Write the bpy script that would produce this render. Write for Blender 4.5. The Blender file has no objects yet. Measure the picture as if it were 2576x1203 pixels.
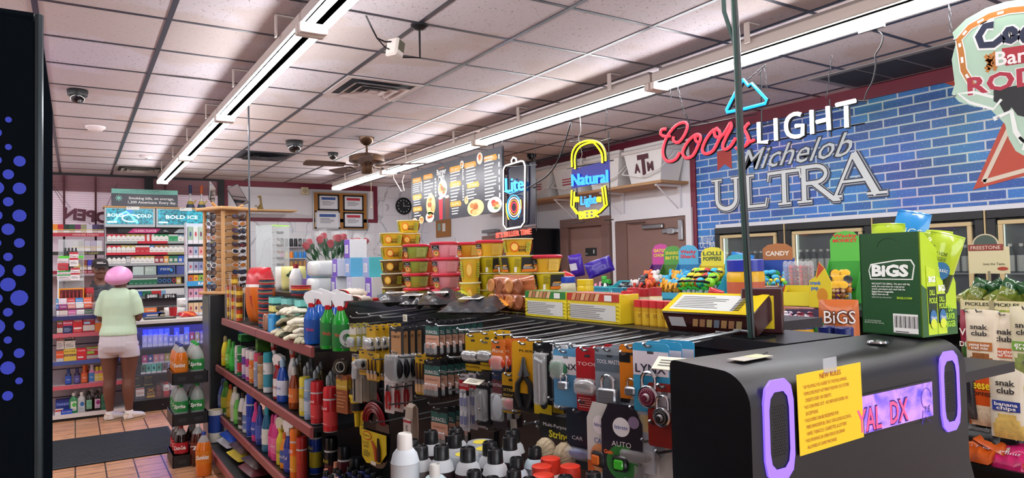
import bpy,math,random
from mathutils import Vector,Matrix
sc=bpy.context.scene
COL=sc.collection
# ---------------- camera, world, exposure
YAW,PITCH,ROLL,FPX=.5671,.0330,-.0214,1726.5
_c,_s=math.cos,math.sin
CF=Vector((_s(YAW)*_c(PITCH),_c(YAW)*_c(PITCH),_s(PITCH)))
_r=Vector((_c(YAW),-_s(YAW),0));_u=_r.cross(CF)
CR=_c(ROLL)*_r+_s(ROLL)*_u
CU=-_s(ROLL)*_r+_c(ROLL)*_u
CO=Vector((0,0,1.57))
cam=bpy.data.cameras.new('camera');camo=bpy.data.objects.new('camera',cam);COL.objects.link(camo)
cam.sensor_width=36;cam.lens=FPX*36/2576;cam.clip_start=.02;cam.clip_end=60
camo.matrix_world=Matrix(((CR.x,CU.x,-CF.x,CO.x),(CR.y,CU.y,-CF.y,CO.y),(CR.z,CU.z,-CF.z,CO.z),(0,0,0,1)))
sc.camera=camo
w=bpy.data.worlds.new('world');sc.world=w;w.use_nodes=True
w.node_tree.nodes['Background'].inputs[0].default_value=(.75,.8,.9,1)
w.node_tree.nodes['Background'].inputs[1].default_value=.35
sc.view_settings.view_transform='Standard';sc.view_settings.look='None'
sc.view_settings.gamma=1;sc.view_settings.use_curve_mapping=False
sc.view_settings.exposure=.36
sc.cycles.max_bounces=8;sc.cycles.diffuse_bounces=5;sc.cycles.glossy_bounces=3
sc.cycles.transmission_bounces=5;sc.cycles.transparent_max_bounces=12
sc.cycles.caustics_reflective=False;sc.cycles.caustics_refractive=False
sc.cycles.sample_clamp_indirect=4
TUBE_E=34.0
CEIL=2.94

def area(name,loc,rot,sx,sy,power,col=(1,1,1)):
    l=bpy.data.lights.new(name,'AREA');l.shape='RECTANGLE';l.size=sx;l.size_y=sy
    l.energy=power;l.color=col
    o=bpy.data.objects.new(name,l);COL.objects.link(o);o.location=loc;o.rotation_euler=rot
    return o
# added light: daylight as from an unseen shop front behind the camera
area('added_shopfront_daylight',(1.6,-2.9,1.6),(math.radians(90),0,0),5.5,2.2,95,(.96,.97,1))

# ---------------- helpers: pixel of the photo -> point on a known plane of the room
def ray(x,y):return CF+CR*((x-1288)/FPX)-CU*((y-601.5)/FPX)
def onX(x,y,X):d=ray(x,y);return CO+d*(X/d.x)
def onY(x,y,Y):d=ray(x,y);return CO+d*(Y/d.y)
def onZ(x,y,Z):d=ray(x,y);return CO+d*((Z-CO.z)/d.z)

# ---------------- materials
def lin(c):
    if isinstance(c,str):
        c=[int(c[i:i+2],16)/255 for i in (0,2,4)]
    return tuple((v/12.92 if v<=.04045 else ((v+.055)/1.055)**2.4) for v in c[:3])
_M={}
def M(c,rough=.5,metal=0.,emit=0.,trans=0.,alpha=1.,noise=0.,nscale=40.,bump=0.,ior=1.45,coat=0.,ecol=None):
    key=(c,rough,metal,emit,trans,alpha,noise,nscale,bump,coat,ecol)
    if key in _M:return _M[key]
    m=bpy.data.materials.new('mat_%s'%c);m.use_nodes=True
    nt=m.node_tree;b=nt.nodes['Principled BSDF']
    L=lin(c)
    b.inputs['Base Color'].default_value=(*L,1)
    b.inputs['Roughness'].default_value=rough;b.inputs['Metallic'].default_value=metal
    b.inputs['IOR'].default_value=ior
    if trans:b.inputs['Transmission Weight'].default_value=trans
    if alpha<1:b.inputs['Alpha'].default_value=alpha
    if coat:b.inputs['Coat Weight'].default_value=coat
    if emit:
        b.inputs['Emission Color'].default_value=(*lin(ecol or c),1);b.inputs['Emission Strength'].default_value=emit
    if noise or bump:
        tc=nt.nodes.new('ShaderNodeTexCoord');n=nt.nodes.new('ShaderNodeTexNoise')
        n.inputs['Scale'].default_value=nscale;n.inputs['Detail'].default_value=4
        nt.links.new(tc.outputs['Object'],n.inputs['Vector'])
        if noise:
            cr=nt.nodes.new('ShaderNodeMix');cr.data_type='RGBA'
            cr.inputs[6].default_value=(*[v*(1-noise) for v in L],1);cr.inputs[7].default_value=(*[min(1,v*(1+noise)) for v in L],1)
            nt.links.new(n.outputs['Fac'],cr.inputs[0]);nt.links.new(cr.outputs[2],b.inputs['Base Color'])
        if bump:
            bp=nt.nodes.new('ShaderNodeBump');bp.inputs['Strength'].default_value=bump;bp.inputs['Distance'].default_value=.01
            nt.links.new(n.outputs['Fac'],bp.inputs['Height']);nt.links.new(bp.outputs[0],b.inputs['Normal'])
    _M[key]=m
    return m
def G(c,e):return M('101010' if e>3 else c,.4,emit=e,ecol=c)          # things that give off light
GLOSS=.22
def ND(nt,t,**kw):
    n=nt.nodes.new('ShaderNode'+t)
    for k,v in kw.items():
        if k in n.inputs:n.inputs[k].default_value=v
        else:setattr(n,k,v)
    return n

# ---------------- text (built-in face, turned into faces of the mesh it is printed on)
_T={}
def textmesh(s,shear=0,bold=0):
    k=(s,shear,bold)
    if k in _T:return _T[k]
    cu=bpy.data.curves.new('t','FONT');cu.body=s;cu.shear=shear;cu.offset=bold;cu.resolution_u=2
    o=bpy.data.objects.new('t',cu);me=o.to_mesh()
    V=[v.co.copy() for v in me.vertices];F=[tuple(p.vertices) for p in me.polygons]
    o.to_mesh_clear();bpy.data.objects.remove(o);bpy.data.curves.remove(cu)
    x0=min((v.x for v in V),default=0);x1=max((v.x for v in V),default=1)
    y0=min((v.y for v in V),default=0);y1=max((v.y for v in V),default=1)
    _T[k]=(V,F,x0,x1,y0,y1)
    return _T[k]

# ---------------- mesh builder
class MB:
    def __init__(s):s.v=[];s.f=[];s.m=[];s.mats=[];s.M=None;s.sm=[]
    def mi(s,m):
        if isinstance(m,str):m=M(m)
        for i,x in enumerate(s.mats):
            if x is m:return i
        s.mats.append(m);return len(s.mats)-1
    def add(s,V,F,mat,smooth=True):
        b=len(s.v)
        for v in V:
            v=Vector(v);s.v.append(s.M@v if s.M else v)
        many=isinstance(mat,(list,tuple))
        for i,f in enumerate(F):
            s.f.append([b+k for k in f]);s.m.append(s.mi(mat[i] if many else mat));s.sm.append(smooth)
        return s
    def bx(s,x0,y0,z0,x1,y1,z1,mat,r=0):
        if r<=0:
            V=[(x,y,z) for x in (x0,x1) for y in (y0,y1) for z in (z0,z1)]
            F=[(0,1,3,2),(4,6,7,5),(0,4,5,1),(2,3,7,6),(0,2,6,4),(1,5,7,3)]
            return s.add(V,F,mat,False)
        V=[];I={}
        X=(x0,x1);Y=(y0,y1);Z=(z0,z1)
        for a in (0,1):
            for b in (0,1):
                for c in (0,1):
                    da,db,dc=(r if a==0 else -r),(r if b==0 else -r),(r if c==0 else -r)
                    for k,p in enumerate(((X[a],Y[b]+db,Z[c]+dc),(X[a]+da,Y[b],Z[c]+dc),(X[a]+da,Y[b]+db,Z[c]))):
                        I[a,b,c,k]=len(V);V.append(p)
        F=[[I[0,0,0,0],I[0,0,1,0],I[0,1,1,0],I[0,1,0,0]],[I[1,0,0,0],I[1,1,0,0],I[1,1,1,0],I[1,0,1,0]],
             [I[0,0,0,1],I[1,0,0,1],I[1,0,1,1],I[0,0,1,1]],[I[0,1,0,1],I[0,1,1,1],I[1,1,1,1],I[1,1,0,1]],
             [I[0,0,0,2],I[0,1,0,2],I[1,1,0,2],I[1,0,0,2]],[I[0,0,1,2],I[1,0,1,2],I[1,1,1,2],I[0,1,1,2]]]
        for a in (0,1):
            for b in (0,1):
                F.append([I[a,b,0,0],I[a,b,0,1],I[a,b,1,1],I[a,b,1,0]])
                F.append([I[a,0,b,0],I[a,0,b,2],I[a,1,b,2],I[a,1,b,0]])
                F.append([I[0,a,b,1],I[0,a,b,2],I[1,a,b,2],I[1,a,b,1]])
                for c in (0,1):F.append([I[a,b,c,0],I[a,b,c,1],I[a,b,c,2]])
        return s.add(V,F,mat,True)
    def box(s,c,d,mat,r=0):
        return s.bx(c[0]-d[0]/2,c[1]-d[1]/2,c[2]-d[2]/2,c[0]+d[0]/2,c[1]+d[1]/2,c[2]+d[2]/2,mat,r)
    def lathe(s,prof,mat,n=16,o=(0,0,0),sx=1,sy=1,sq=1.0,cap=True):
        """profile of (radius, z[, material]) swept round z; sq < 1 squares the section off"""
        V=[];F=[];ms=[]
        for p in prof:
            for k in range(n):
                a=2*math.pi*(k+.5)/n;ca,sa=math.cos(a),math.sin(a)
                if sq != 1:ca=math.copysign(abs(ca)**sq,ca);sa=math.copysign(abs(sa)**sq,sa)
                V.append((o[0]+p[0]*ca*sx,o[1]+p[0]*sa*sy,o[2]+p[1]))
        for i in range(len(prof)-1):
            mm=prof[i+1][2] if len(prof[i+1])>2 else mat
            for k in range(n):
                F.append((i*n+k,i*n+(k+1)%n,(i+1)*n+(k+1)%n,(i+1)*n+k));ms.append(mm)
        if cap:
            F.append(tuple(range(n-1,-1,-1)));ms.append(prof[0][2] if len(prof[0])>2 else mat)
            F.append(tuple((len(prof)-1)*n+k for k in range(n)));ms.append(prof[-1][2] if len(prof[-1])>2 else mat)
        return s.add(V,F,ms,True)
    def tube(s,pts,r,mat,n=6,closed=False):
        P=[Vector(p) for p in pts];N=len(P)
        R=r if isinstance(r,(list,tuple)) else [r]*N
        V=[];F=[];prev=None
        for i in range(N):
            a=P[(i-1)%N] if (closed or i>0) else P[i];b=P[(i+1)%N] if (closed or i<N-1) else P[i]
            t=(b-a)
            t=t.normalized() if t.length>1e-9 else Vector((0,0,1))
            if prev is None:
                u=t.cross(Vector((0,0,1)))
                if u.length<.1:u=t.cross(Vector((1,0,0)))
            else:u=prev-t*prev.dot(t)
            if u.length<1e-6:u=t.orthogonal()
            u.normalize();prev=u;w2=t.cross(u)
            for k in range(n):
                q=2*math.pi*k/n;V.append(P[i]+u*(R[i]*math.cos(q))+w2*(R[i]*math.sin(q)))
        for i in range(N if closed else N-1):
            j=(i+1)%N
            for k in range(n):F.append((i*n+k,i*n+(k+1)%n,j*n+(k+1)%n,j*n+k))
        if not closed:F.append(tuple(range(n-1,-1,-1)));F.append(tuple((N-1)*n+k for k in range(n)))
        return s.add(V,F,mat,True)
    def quad(s,a,b,c,d,mat):return s.add([a,b,c,d],[(0,1,2,3)],mat,False)
    def prism(s,pts,o,ux,uy,t,mat,edge=None):
        """outline in the (ux, uy) plane given a thickness t along ux x uy"""
        o,ux,uy=Vector(o),Vector(ux),Vector(uy);nn=ux.cross(uy).normalized()*t;n=len(pts)
        V=[o+ux*p[0]+uy*p[1] for p in pts];V+=[v-nn for v in V]
        F=[tuple(range(n)),tuple(range(2*n-1,n-1,-1))]+[(i,n+i,n+(i+1)%n,(i+1)%n) for i in range(n)]
        return s.add(V,F,[mat,mat]+[edge or mat]*n,False)
    def surf(s,fn,nu,nv,mat,closeu=False,smooth=True):
        """fn(u, v) -> point; mat a material or a function of (u, v)"""
        V=[fn(i/nu,j/nv) for i in range(nu+(0 if closeu else 1)) for j in range(nv+1)]
        F=[];ms=[];W=nv+1;U=nu if closeu else nu+1
        for i in range(nu):
            for j in range(nv):
                i2=(i+1)%U
                F.append((i*W+j,i2*W+j,i2*W+j+1,i*W+j+1));ms.append(mat((i+.5)/nu,(j+.5)/nv) if callable(mat) else mat)
        return s.add(V,F,ms,smooth)
    def ball(s,c,r,mat,n=10,m=7,sc_=(1,1,1)):
        rr=r
        prof=[(max(1e-4,rr*math.sin(math.pi*i/m)),-rr*math.cos(math.pi*i/m)) for i in range(m+1)]
        V0=len(s.v);MM=s.M
        T=Matrix.Translation(Vector(c))@Matrix.Diagonal((*sc_,1))
        s.M=(MM@T) if MM else T
        s.lathe(prof,mat,n);s.M=MM
        return s
    def text(s,txt,o,ux,uy,h,mat,w=None,al='C',shear=0,bold=0,lift=.0008):
        """o: the middle of the line; ux, uy: unit directions of the surface; h: height of the capitals; w: the line's full width"""
        V,F,x0,x1,y0,y1=textmesh(txt,shear,bold)
        if not V:return s
        ux,uy,o=Vector(ux).normalized(),Vector(uy).normalized(),Vector(o);nn=ux.cross(uy)*lift
        k=h/.7;kx=k if w is None else min(w/max(1e-6,x1-x0),k*1.6) if al != 'F' else w/max(1e-6,x1-x0)
        mx=(x0+x1)/2 if al in 'CF' else (x0 if al=='L' else x1);my=.35
        return s.add([o+ux*((v.x-mx)*kx)+uy*((v.y-my)*k)+nn for v in V],F,mat,False)
    def lines(s,o,ux,uy,w,h,n,mat,th=.4,lift=.0006,seed=1):
        """n lines of small print as thin bars, from the top down; o: the middle of the block"""
        R=random.Random(seed);ux,uy,o=Vector(ux).normalized(),Vector(uy).normalized(),Vector(o);nn=ux.cross(uy)*lift
        for i in range(n):
            y=h/2-(i+.5)*h/n;t=h/n*th/2;ww=w*(R.uniform(.6,1));a=-w/2
            p=o+uy*y+nn
            s.add([p+ux*a-uy*t,p+ux*(a+ww)-uy*t,p+ux*(a+ww)+uy*t,p+ux*a+uy*t],[(0,1,2,3)],mat,False)
        return s
    def patch(s,o,ux,uy,w,h,mat,lift=.0004):
        ux,uy,o=Vector(ux).normalized(),Vector(uy).normalized(),Vector(o)+Vector(ux).normalized().cross(Vector(uy).normalized())*lift
        return s.add([o-ux*w/2-uy*h/2,o+ux*w/2-uy*h/2,o+ux*w/2+uy*h/2,o-ux*w/2+uy*h/2],[(0,1,2,3)],mat,False)
    def disc(s,o,ux,uy,rx,ry,mat,n=20,lift=.0005,a0=0,a1=2*math.pi):
        ux,uy,o=Vector(ux).normalized(),Vector(uy).normalized(),Vector(o);nn=ux.cross(uy)*lift
        full=abs(a1-a0-2*math.pi)<1e-6;N=n if full else n+1
        return s.add([o+nn+ux*(rx*math.cos(a0+(a1-a0)*i/n))+uy*(ry*math.sin(a0+(a1-a0)*i/n)) for i in range(N)],[tuple(range(N))],mat,False)
    def mesh(s,name):
        me=bpy.data.meshes.new(name)
        me.from_pydata([tuple(v) for v in s.v],[],s.f)
        for m in s.mats:me.materials.append(m)
        if s.f:
            me.polygons.foreach_set('material_index',s.m);me.polygons.foreach_set('use_smooth',s.sm)
            me.set_sharp_from_angle(angle=math.radians(42))
        me.update()
        return me
X3,Y3,Z3=Vector((1,0,0)),Vector((0,1,0)),Vector((0,0,1))
def RZ(a):return Matrix.Rotation(a,4,'Z')
def TR(x,y,z):return Matrix.Translation((x,y,z))

# ---------------- objects
def tag(o,label=None,cat=None,group=None,kind=None):
    if label:o['label']=label
    if cat:o['category']=cat
    if group:o['group']=group
    if kind:o['kind']=kind
    return o
def link(name,me,parent=None,loc=None,rot=None):
    o=bpy.data.objects.new(name,me);COL.objects.link(o)
    if parent is not None:o.parent=parent
    if loc is not None:o.location=loc
    if rot is not None:o.rotation_euler=rot if not isinstance(rot,(int,float)) else (0,0,rot)
    return o
def struct(name,mb,parent=None):
    o=link(name,mb.mesh(name),parent)
    if parent is None:o['kind']='structure'
    return o
def thing(name,label,cat,loc=(0,0,0),rot=0,group=None,mb=None):
    """a top-level thing: its own mesh (mb, or a mesh that copies share), or an Empty that carries parts"""
    me=mb.mesh(name) if isinstance(mb,MB) else mb
    return tag(link(name,me,None,loc,rot),label,cat,group)
def part(name,mb,parent,label=None,loc=None,rot=None):
    o=link(name,mb.mesh(name) if isinstance(mb,MB) else mb,parent,loc,rot)
    if label:o['label']=label
    return o
_P={}
def proto(key,fn):
    """meshes of one kind, built once: [(part name, mesh or None, [sub-parts])]; the first is the thing's own mesh"""
    if key not in _P:
        def conv(l):return [(n,(b.mesh(n) if isinstance(b,MB) else b),conv(k)) for n,b,k in l]
        _P[key]=conv(fn())
    return _P[key]
def put(pr,name,label,cat,loc,rot=0,group=None,scale=None):
    o=thing(name,label,cat,loc,rot,group,pr[0][1])
    if scale:o.scale=scale if not isinstance(scale,(int,float)) else (scale,)*3
    for n,me,kids in pr[1:]:
        p=link(n,me,o)
        for n2,me2,_ in kids:link(n2,me2,p)
    return o
ORD=['first','second','third','fourth','fifth','sixth','seventh','eighth','ninth','tenth','eleventh','twelfth','thirteenth',
       'fourteenth','fifteenth','sixteenth','seventeenth','eighteenth','nineteenth','twentieth','twenty-first','twenty-second','twenty-third','twenty-fourth',
       'twenty-fifth','twenty-sixth','twenty-seventh','twenty-eighth','twenty-ninth','thirtieth']
# ================= the room
XR,YB,XL,YF=5.46,11.40,-2.6,-3.0
def nodes_mat(name,build,rough=.6):
    m=bpy.data.materials.new(name);m.use_nodes=True;nt=m.node_tree;b=nt.nodes['Principled BSDF']
    b.inputs['Roughness'].default_value=rough
    build(nt,b,nt.links.new);return m
def swz(nt,L,a,b_):
    tc=ND(nt,'TexCoord');sp=ND(nt,'SeparateXYZ');cb=ND(nt,'CombineXYZ')
    L(tc.outputs['Object'],sp.inputs[0]);L(sp.outputs[a],cb.inputs[0]);L(sp.outputs[b_],cb.inputs[1])
    return tc,cb
def bricks(nt,L,vec,c1,c2,mortar,bw,rh,ms,off=.5,bias=0):
    br=ND(nt,'TexBrick');br.offset=off
    br.inputs['Color1'].default_value=(*lin(c1),1);br.inputs['Color2'].default_value=(*lin(c2),1);br.inputs['Mortar'].default_value=(*lin(mortar),1)
    br.inputs['Scale'].default_value=1;br.inputs['Brick Width'].default_value=bw;br.inputs['Row Height'].default_value=rh
    br.inputs['Mortar Size'].default_value=ms;br.inputs['Mortar Smooth'].default_value=.1;br.inputs['Bias'].default_value=bias
    L(vec,br.inputs['Vector']);return br
def speckle(nt,L,vec,col_in,scale,thr,dark,mx):
    n=ND(nt,'TexNoise');n.inputs['Scale'].default_value=scale;n.inputs['Detail'].default_value=3
    L(vec,n.inputs['Vector'])
    r=ND(nt,'ValToRGB');r.color_ramp.elements[0].position=thr;r.color_ramp.elements[1].position=thr+.06
    L(n.outputs['Fac'],r.inputs[0])
    mix=ND(nt,'Mix',data_type='RGBA');mix.inputs[7].default_value=(*lin(dark),1)
    ml=ND(nt,'Math',operation='MULTIPLY');ml.inputs[1].default_value=mx
    L(r.outputs[0],ml.inputs[0]);L(ml.outputs[0],mix.inputs[0])
    if isinstance(col_in,str):mix.inputs[6].default_value=(*lin(col_in),1)
    else:L(col_in,mix.inputs[6])
    return mix.outputs[2]
def floor_nodes(nt,b,L):
    tc,cb=swz(nt,L,1,0)
    br=bricks(nt,L,cb.outputs[0],'cb9670','d6a27c','54443c',.203,.203,.006,0)
    br2=bricks(nt,L,cb.outputs[0],'ffffff','f4efea','97877c',.1015,.203,.0025,0)
    mu=ND(nt,'Mix',data_type='RGBA',blend_type='MULTIPLY');mu.inputs[0].default_value=1
    L(br.outputs[0],mu.inputs[6]);L(br2.outputs[0],mu.inputs[7])
    c=speckle(nt,L,tc.outputs['Object'],mu.outputs[2],9,.55,'8a5c42',.35)
    L(c,b.inputs['Base Color'])
def ceil_nodes(nt,b,L):
    tc=ND(nt,'TexCoord')
    c=speckle(nt,L,tc.outputs['Object'],'d3cbd0',75,.63,'6f6560',.75)
    c=speckle(nt,L,tc.outputs['Object'],c,1.1,.5,'c4b2a6',.5)
    L(c,b.inputs['Base Color'])
def marble_nodes(nt,b,L):
    tc,cb=swz(nt,L,0,2)
    br=bricks(nt,L,cb.outputs[0],'e4e5ea','dcdfe6','c0c2c8',.61,.305,.003,.5)
    wv=ND(nt,'TexWave');wv.inputs['Scale'].default_value=.9;wv.inputs['Distortion'].default_value=14;wv.inputs['Detail'].default_value=4;wv.inputs['Detail Scale'].default_value=1.4
    L(tc.outputs['Object'],wv.inputs['Vector'])
    r=ND(nt,'ValToRGB');r.color_ramp.elements[0].position=.97;r.color_ramp.elements[1].position=1
    L(wv.outputs[0],r.inputs[0])
    mx=ND(nt,'Mix',data_type='RGBA');mx.inputs[7].default_value=(*lin('b4b7c0'),1)
    L(r.outputs[0],mx.inputs[0]);L(br.outputs[0],mx.inputs[6]);L(mx.outputs[2],b.inputs['Base Color'])
def mural_nodes(nt,b,L):
    tc,cb=swz(nt,L,1,2)
    br=bricks(nt,L,cb.outputs[0],'17458c','2a72b8','b4c0c8',.24,.0715,.0065,.5)
    n=ND(nt,'TexNoise');n.inputs['Scale'].default_value=1.7;L(tc.outputs['Object'],n.inputs['Vector'])
    mx=ND(nt,'Mix',data_type='RGBA',blend_type='SOFT_LIGHT');mx.inputs[0].default_value=.8
    L(br.outputs[0],mx.inputs[6]);L(n.outputs['Color'],mx.inputs[7])
    c=speckle(nt,L,tc.outputs['Object'],mx.outputs[2],90,.62,'8fc2ea',.5)
    L(c,b.inputs['Base Color'])
WHITE=M('dcdbe0',.6,noise=.03,nscale=3)
MAROON=M('6e1f33',.45)
fl=MB();fl.bx(XL,YF,-.05,XR,YB,0,nodes_mat('quarry_tile',floor_nodes,.35));struct('floor',fl)
ce=MB();ct=nodes_mat('ceiling_tile',ceil_nodes,.9);bar=M('2b2e3a',.35)
ce.bx(XL,YF,CEIL,XR,YB,CEIL+.05,ct)
for i in range(-5,9):x=.435+.6096*i;ce.bx(x-.014,YF,CEIL-.004,x+.014,YB,CEIL+.001,bar)
for j in range(-12,13):y=4.1365+.6096*j;ce.bx(XL,y-.012,CEIL-.003,XR,y+.012,CEIL+.001,bar)
ys_=4.1365+.6096*2
ce.add([(.45,ys_-.012,CEIL-.004),(.62,ys_-.03,CEIL-.012),(.8,ys_-.034,CEIL-.014),(.96,ys_-.014,CEIL-.005),(.96,ys_-.006,CEIL-.0045),(.45,ys_-.006,CEIL-.0045)],[(0,1,2,3,4,5)],'8a6a44',False)
struct('ceiling',ce)
wb=MB();mar=nodes_mat('marble_tile',marble_nodes,.3)
wb.bx(1.93,YB,0,XR+.1,YB+.1,CEIL,WHITE)
wb.bx(1.93,YB-.006,0,4.42,YB,2.32,mar);wb.bx(4.46,YB-.006,0,XR,YB,CEIL,mar)
wb.bx(XL,YB,0,1.93,YB+.1,CEIL,M('b9a6ab',.7))
struct('wall_back',wb)
t=MB();t.bx(1.95,YB-.02,2.85,4.47,YB,CEIL,MAROON);t.bx(1.95,YB-.02,1.2,2.01,YB,2.85,MAROON);t.bx(4.40,YB-.02,2.30,4.47,YB,2.85,MAROON)
t.bx(2.01,YB-.02,2.30,4.40,YB,2.36,MAROON);struct('trim_1',t)
# storefront window with closed slats on the back wall
wn=MB();slat=M('d8c6cf',.45,emit=.22);slatd=M('a97f86',.5)  # slat emission imitates daylight glowing through the closed slats
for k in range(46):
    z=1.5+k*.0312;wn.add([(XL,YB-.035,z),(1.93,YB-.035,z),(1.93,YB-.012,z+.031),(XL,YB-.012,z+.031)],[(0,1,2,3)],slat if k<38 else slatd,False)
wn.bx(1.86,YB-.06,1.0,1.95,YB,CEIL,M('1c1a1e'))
wn.bx(.86,YB-.06,2.45,.97,YB-.03,CEIL,M('1c1a1e'));wn.bx(XL,YB-.05,CEIL-.03,1.93,YB,CEIL,M('1c1a1e'))
struct('window_1',wn)
upr=M('5a1727',.5)
for nme,x,lab in (('one',-.13,'slotted maroon shelf upright on the window slats, left of the mirrored sign'),('two',.245,'slotted maroon shelf upright running down behind the mirrored letters'),('three',1.13,'slotted maroon shelf upright above the grey smoking notice')):
    b=MB();b.bx(x-.013,YB-.062,1.3,x+.013,YB-.046,2.9,upr)
    for k in range(36):b.bx(x-.004,YB-.0635,1.35+k*.042,x+.004,YB-.062,1.37+k*.042,'1a0b10')
    thing('shelf_upright',lab,'shelf upright',mb=b,group='slotted uprights on the window')
wr=MB();wr.bx(XR,YF,0,XR+.1,YB,CEIL,WHITE);struct('wall_right',wr)
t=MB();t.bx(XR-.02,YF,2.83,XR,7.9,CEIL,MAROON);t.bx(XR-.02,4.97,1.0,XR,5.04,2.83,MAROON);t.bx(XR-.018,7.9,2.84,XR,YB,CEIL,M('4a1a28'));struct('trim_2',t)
wl=MB();wl.bx(XL-.1,YF,0,XL,YB,CEIL,M('cfc6c8',.7));struct('wall_left',wl)
wf=MB();W_=M('cfc9c8',.7)
wf.bx(XL,YF-.1,0,-1.3,YF,CEIL,W_);wf.bx(4.5,YF-.1,0,XR,YF,CEIL,W_);wf.bx(-1.3,YF-.1,0,4.5,YF,.35,W_);wf.bx(-1.3,YF-.1,2.75,4.5,YF,CEIL,W_);struct('wall_front',wf)
# beer mural over the cooler doors, with its lettering
mu=MB();mm=nodes_mat('blue_brick_print',mural_nodes,.45)
mu.bx(XR-.004,YF+.3,1.90,XR-.0005,4.97,2.83,mm);mu.bx(XR-.004,4.74,.2,XR-.0005,4.97,1.90,mm)
mural=thing('printed_mural','blue brick beer mural with big silver lettering above the cooler doors','mural',mb=mu)
UY,UZ=Vector((0,-1,0)),Z3          # across and up on a wall seen along +x
def stroke(mb,pts,w,o,ux,uy,mat,lift,seg=1):
    """a flat brush stroke of width w (or a list) along pts in the (ux, uy) plane"""
    o=Vector(o);ux,uy=Vector(ux),Vector(uy);nn=ux.cross(uy).normalized()*lift;n=len(pts);V=[]
    for i in range(n):
        a=Vector(pts[max(0,i-1)]);b=Vector(pts[min(n-1,i+1)]);d=(b-a).normalized();q=Vector((-d.y,d.x));ww=(w[i] if isinstance(w,(list,tuple)) else w)/2
        for s in (1,-1):
            p=Vector(pts[i])+q*ww*s;V.append(o+ux*p.x+uy*p.y+nn)
    mb.add(V,[(2*i,2*i+1,2*i+3,2*i+2) for i in range(n-1)],mat,False)
def arc(cx,cy,rx,ry,a0,a1,n=12):return [(cx+rx*math.cos(math.radians(a0+(a1-a0)*i/n)),cy+ry*math.sin(math.radians(a0+(a1-a0)*i/n))) for i in range(n+1)]
SERIF={  # strokes on a unit-high letter: (points, width)
 'U':(.92,[([(.16,1),(.16,.36)]+arc(.45,.34,.29,.3,180,360,10)[1:]+[(.74,1)],.13),([(0,.97),(.32,.97)],.06),([(.6,.97),(.9,.97)],.06)]),
 'L':(.72,[([(.16,0),(.16,1)],.14),([(0,.97),(.34,.97)],.06),([(0,.04),(.66,.04)],.08),([(.63,.0),(.68,.26)],.05)]),
 'T':(.86,[([(.42,0),(.42,1)],.14),([(0,.95),(.84,.95)],.09),([(.03,.95),(.0,.72)],.05),([(.81,.95),(.84,.72)],.05),([(.26,.03),(.58,.03)],.06)]),
 'R':(.92,[([(.16,0),(.16,1)],.14),([(0,.97),(.3,.97)],.06),([(0,.03),(.33,.03)],.06),([(.2,.95),(.4,.95)]+arc(.42,.73,.24,.22,80,-80,8)+[(.2,.51)],.1),([(.36,.52),(.82,.02),(.94,.0)],[.12,.12,.06])]),
 'A':(1.05,[([(.5,1.0),(.12,0)],.07),([(.5,1.0),(.9,0)],.16),([(.26,.36),(.72,.36)],.06),([(0,.03),(.26,.03)],.06),([(.72,.03),(1.08,.03)],.06)])}
def serif(mb,s,o,ux,uy,h,mat,shade,lift,kx=1.3):
    """a word of seriffed capitals with a dark drop edge; o: left end of the base line"""
    x=0;o=Vector(o)
    for ch in s:
        wd,st=SERIF[ch]
        for grow,m,l,dx,dy in ((.12,shade,lift*.4,.03,-.03),(.085,'a4a8ae',lift*.6,.015,-.01),(.055,'12162a',lift*.8,0,0),(0,mat,lift,0,0)):
            for pts,wdt in st:
                ww=[(q+grow)*h for q in wdt] if isinstance(wdt,list) else (wdt+grow)*h
                stroke(mb,[((x+p[0]+dx)*h*kx,(p[1]+dy)*h) for p in pts],ww,o,ux,uy,m,l)
                l+=lift*.003
        x+=wd
    return x*h
b=MB()
p0=onX(1785,532,XR-.006);p1=onX(2200,492,XR-.006)
serif(b,'ULT',onX(1792,532,XR-.006),UY,UZ,.315,'d5dadb','23304e',.004)
serif(b,'R',onX(2007,512,XR-.006),UY,UZ,.33,'d5dadb','23304e',.004)
serif(b,'A',onX(2085,500,XR-.006),UY,UZ,.36,'d5dadb','23304e',.004)
part('big_lettering',b,mural,'tall silver capitals')
b=MB();c0=onX(1992,384,XR-.006)
for m,l,bo in (('20242e',.002,.035),('c9d2d6',.003,.0)):
    b.text('Michelob',c0,UY,UZ,.2,m,w=1.15,al='F',shear=.45,bold=bo,lift=l)
part('script_lettering',b,mural,'slanted silver script')
b=MB();b.text('Michelob',onX(1778,600,XR-.006),UY,UZ,.05,'d5dde2',w=.17,al='F',shear=.4);b.text('ULTRA',onX(1780,615,XR-.006),UY,UZ,.07,'d5dde2',w=.2,al='F')
part('small_lettering',b,mural)
b=MB();q=onX(1822,398,XR-.006)
b.prism([(-.09,.08),(.09,.08),(.09,-.12),(0,-.06),(-.09,-.12)],q,UY,UZ,.001,'a8332c');part('ribbon',b,mural,'red printed ribbon')
b=MB();q=onX(2560,330,XR-.006);tri=onX(2455,470,XR-.008)
b.prism([(-.02,-.02),(1.2,.22),(1.2,.95),(.32,.82),(.2,.45)],tri,UY,UZ,.001,'b8452f')
stroke(b,[(.05,.03),(1.2,.26)],.03,tri,UY,UZ,'d9c9b4',.003);stroke(b,[(.05,.03),(.28,.5),(.36,.75)],.03,tri,UY,UZ,'d9c9b4',.003)
for wd,m,l in ((.15,'a8402c',.004),(.09,'cdbfa8',.005)):
    stroke(b,arc(.1,.98,.32,.19,250,20,14)+[(.55,.92),(.42,.62),(.36,.42),(.42,.33),(.55,.4),(.72,.8)],wd,tri,UY,UZ,m,l)
    stroke(b,[(.72,.8),(.66,.5),(.74,.4),(.9,.5),(1.0,.85)],wd,tri,UY,UZ,m,l)
part('red_emblem',b,mural,'red triangle with tan script')
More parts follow.
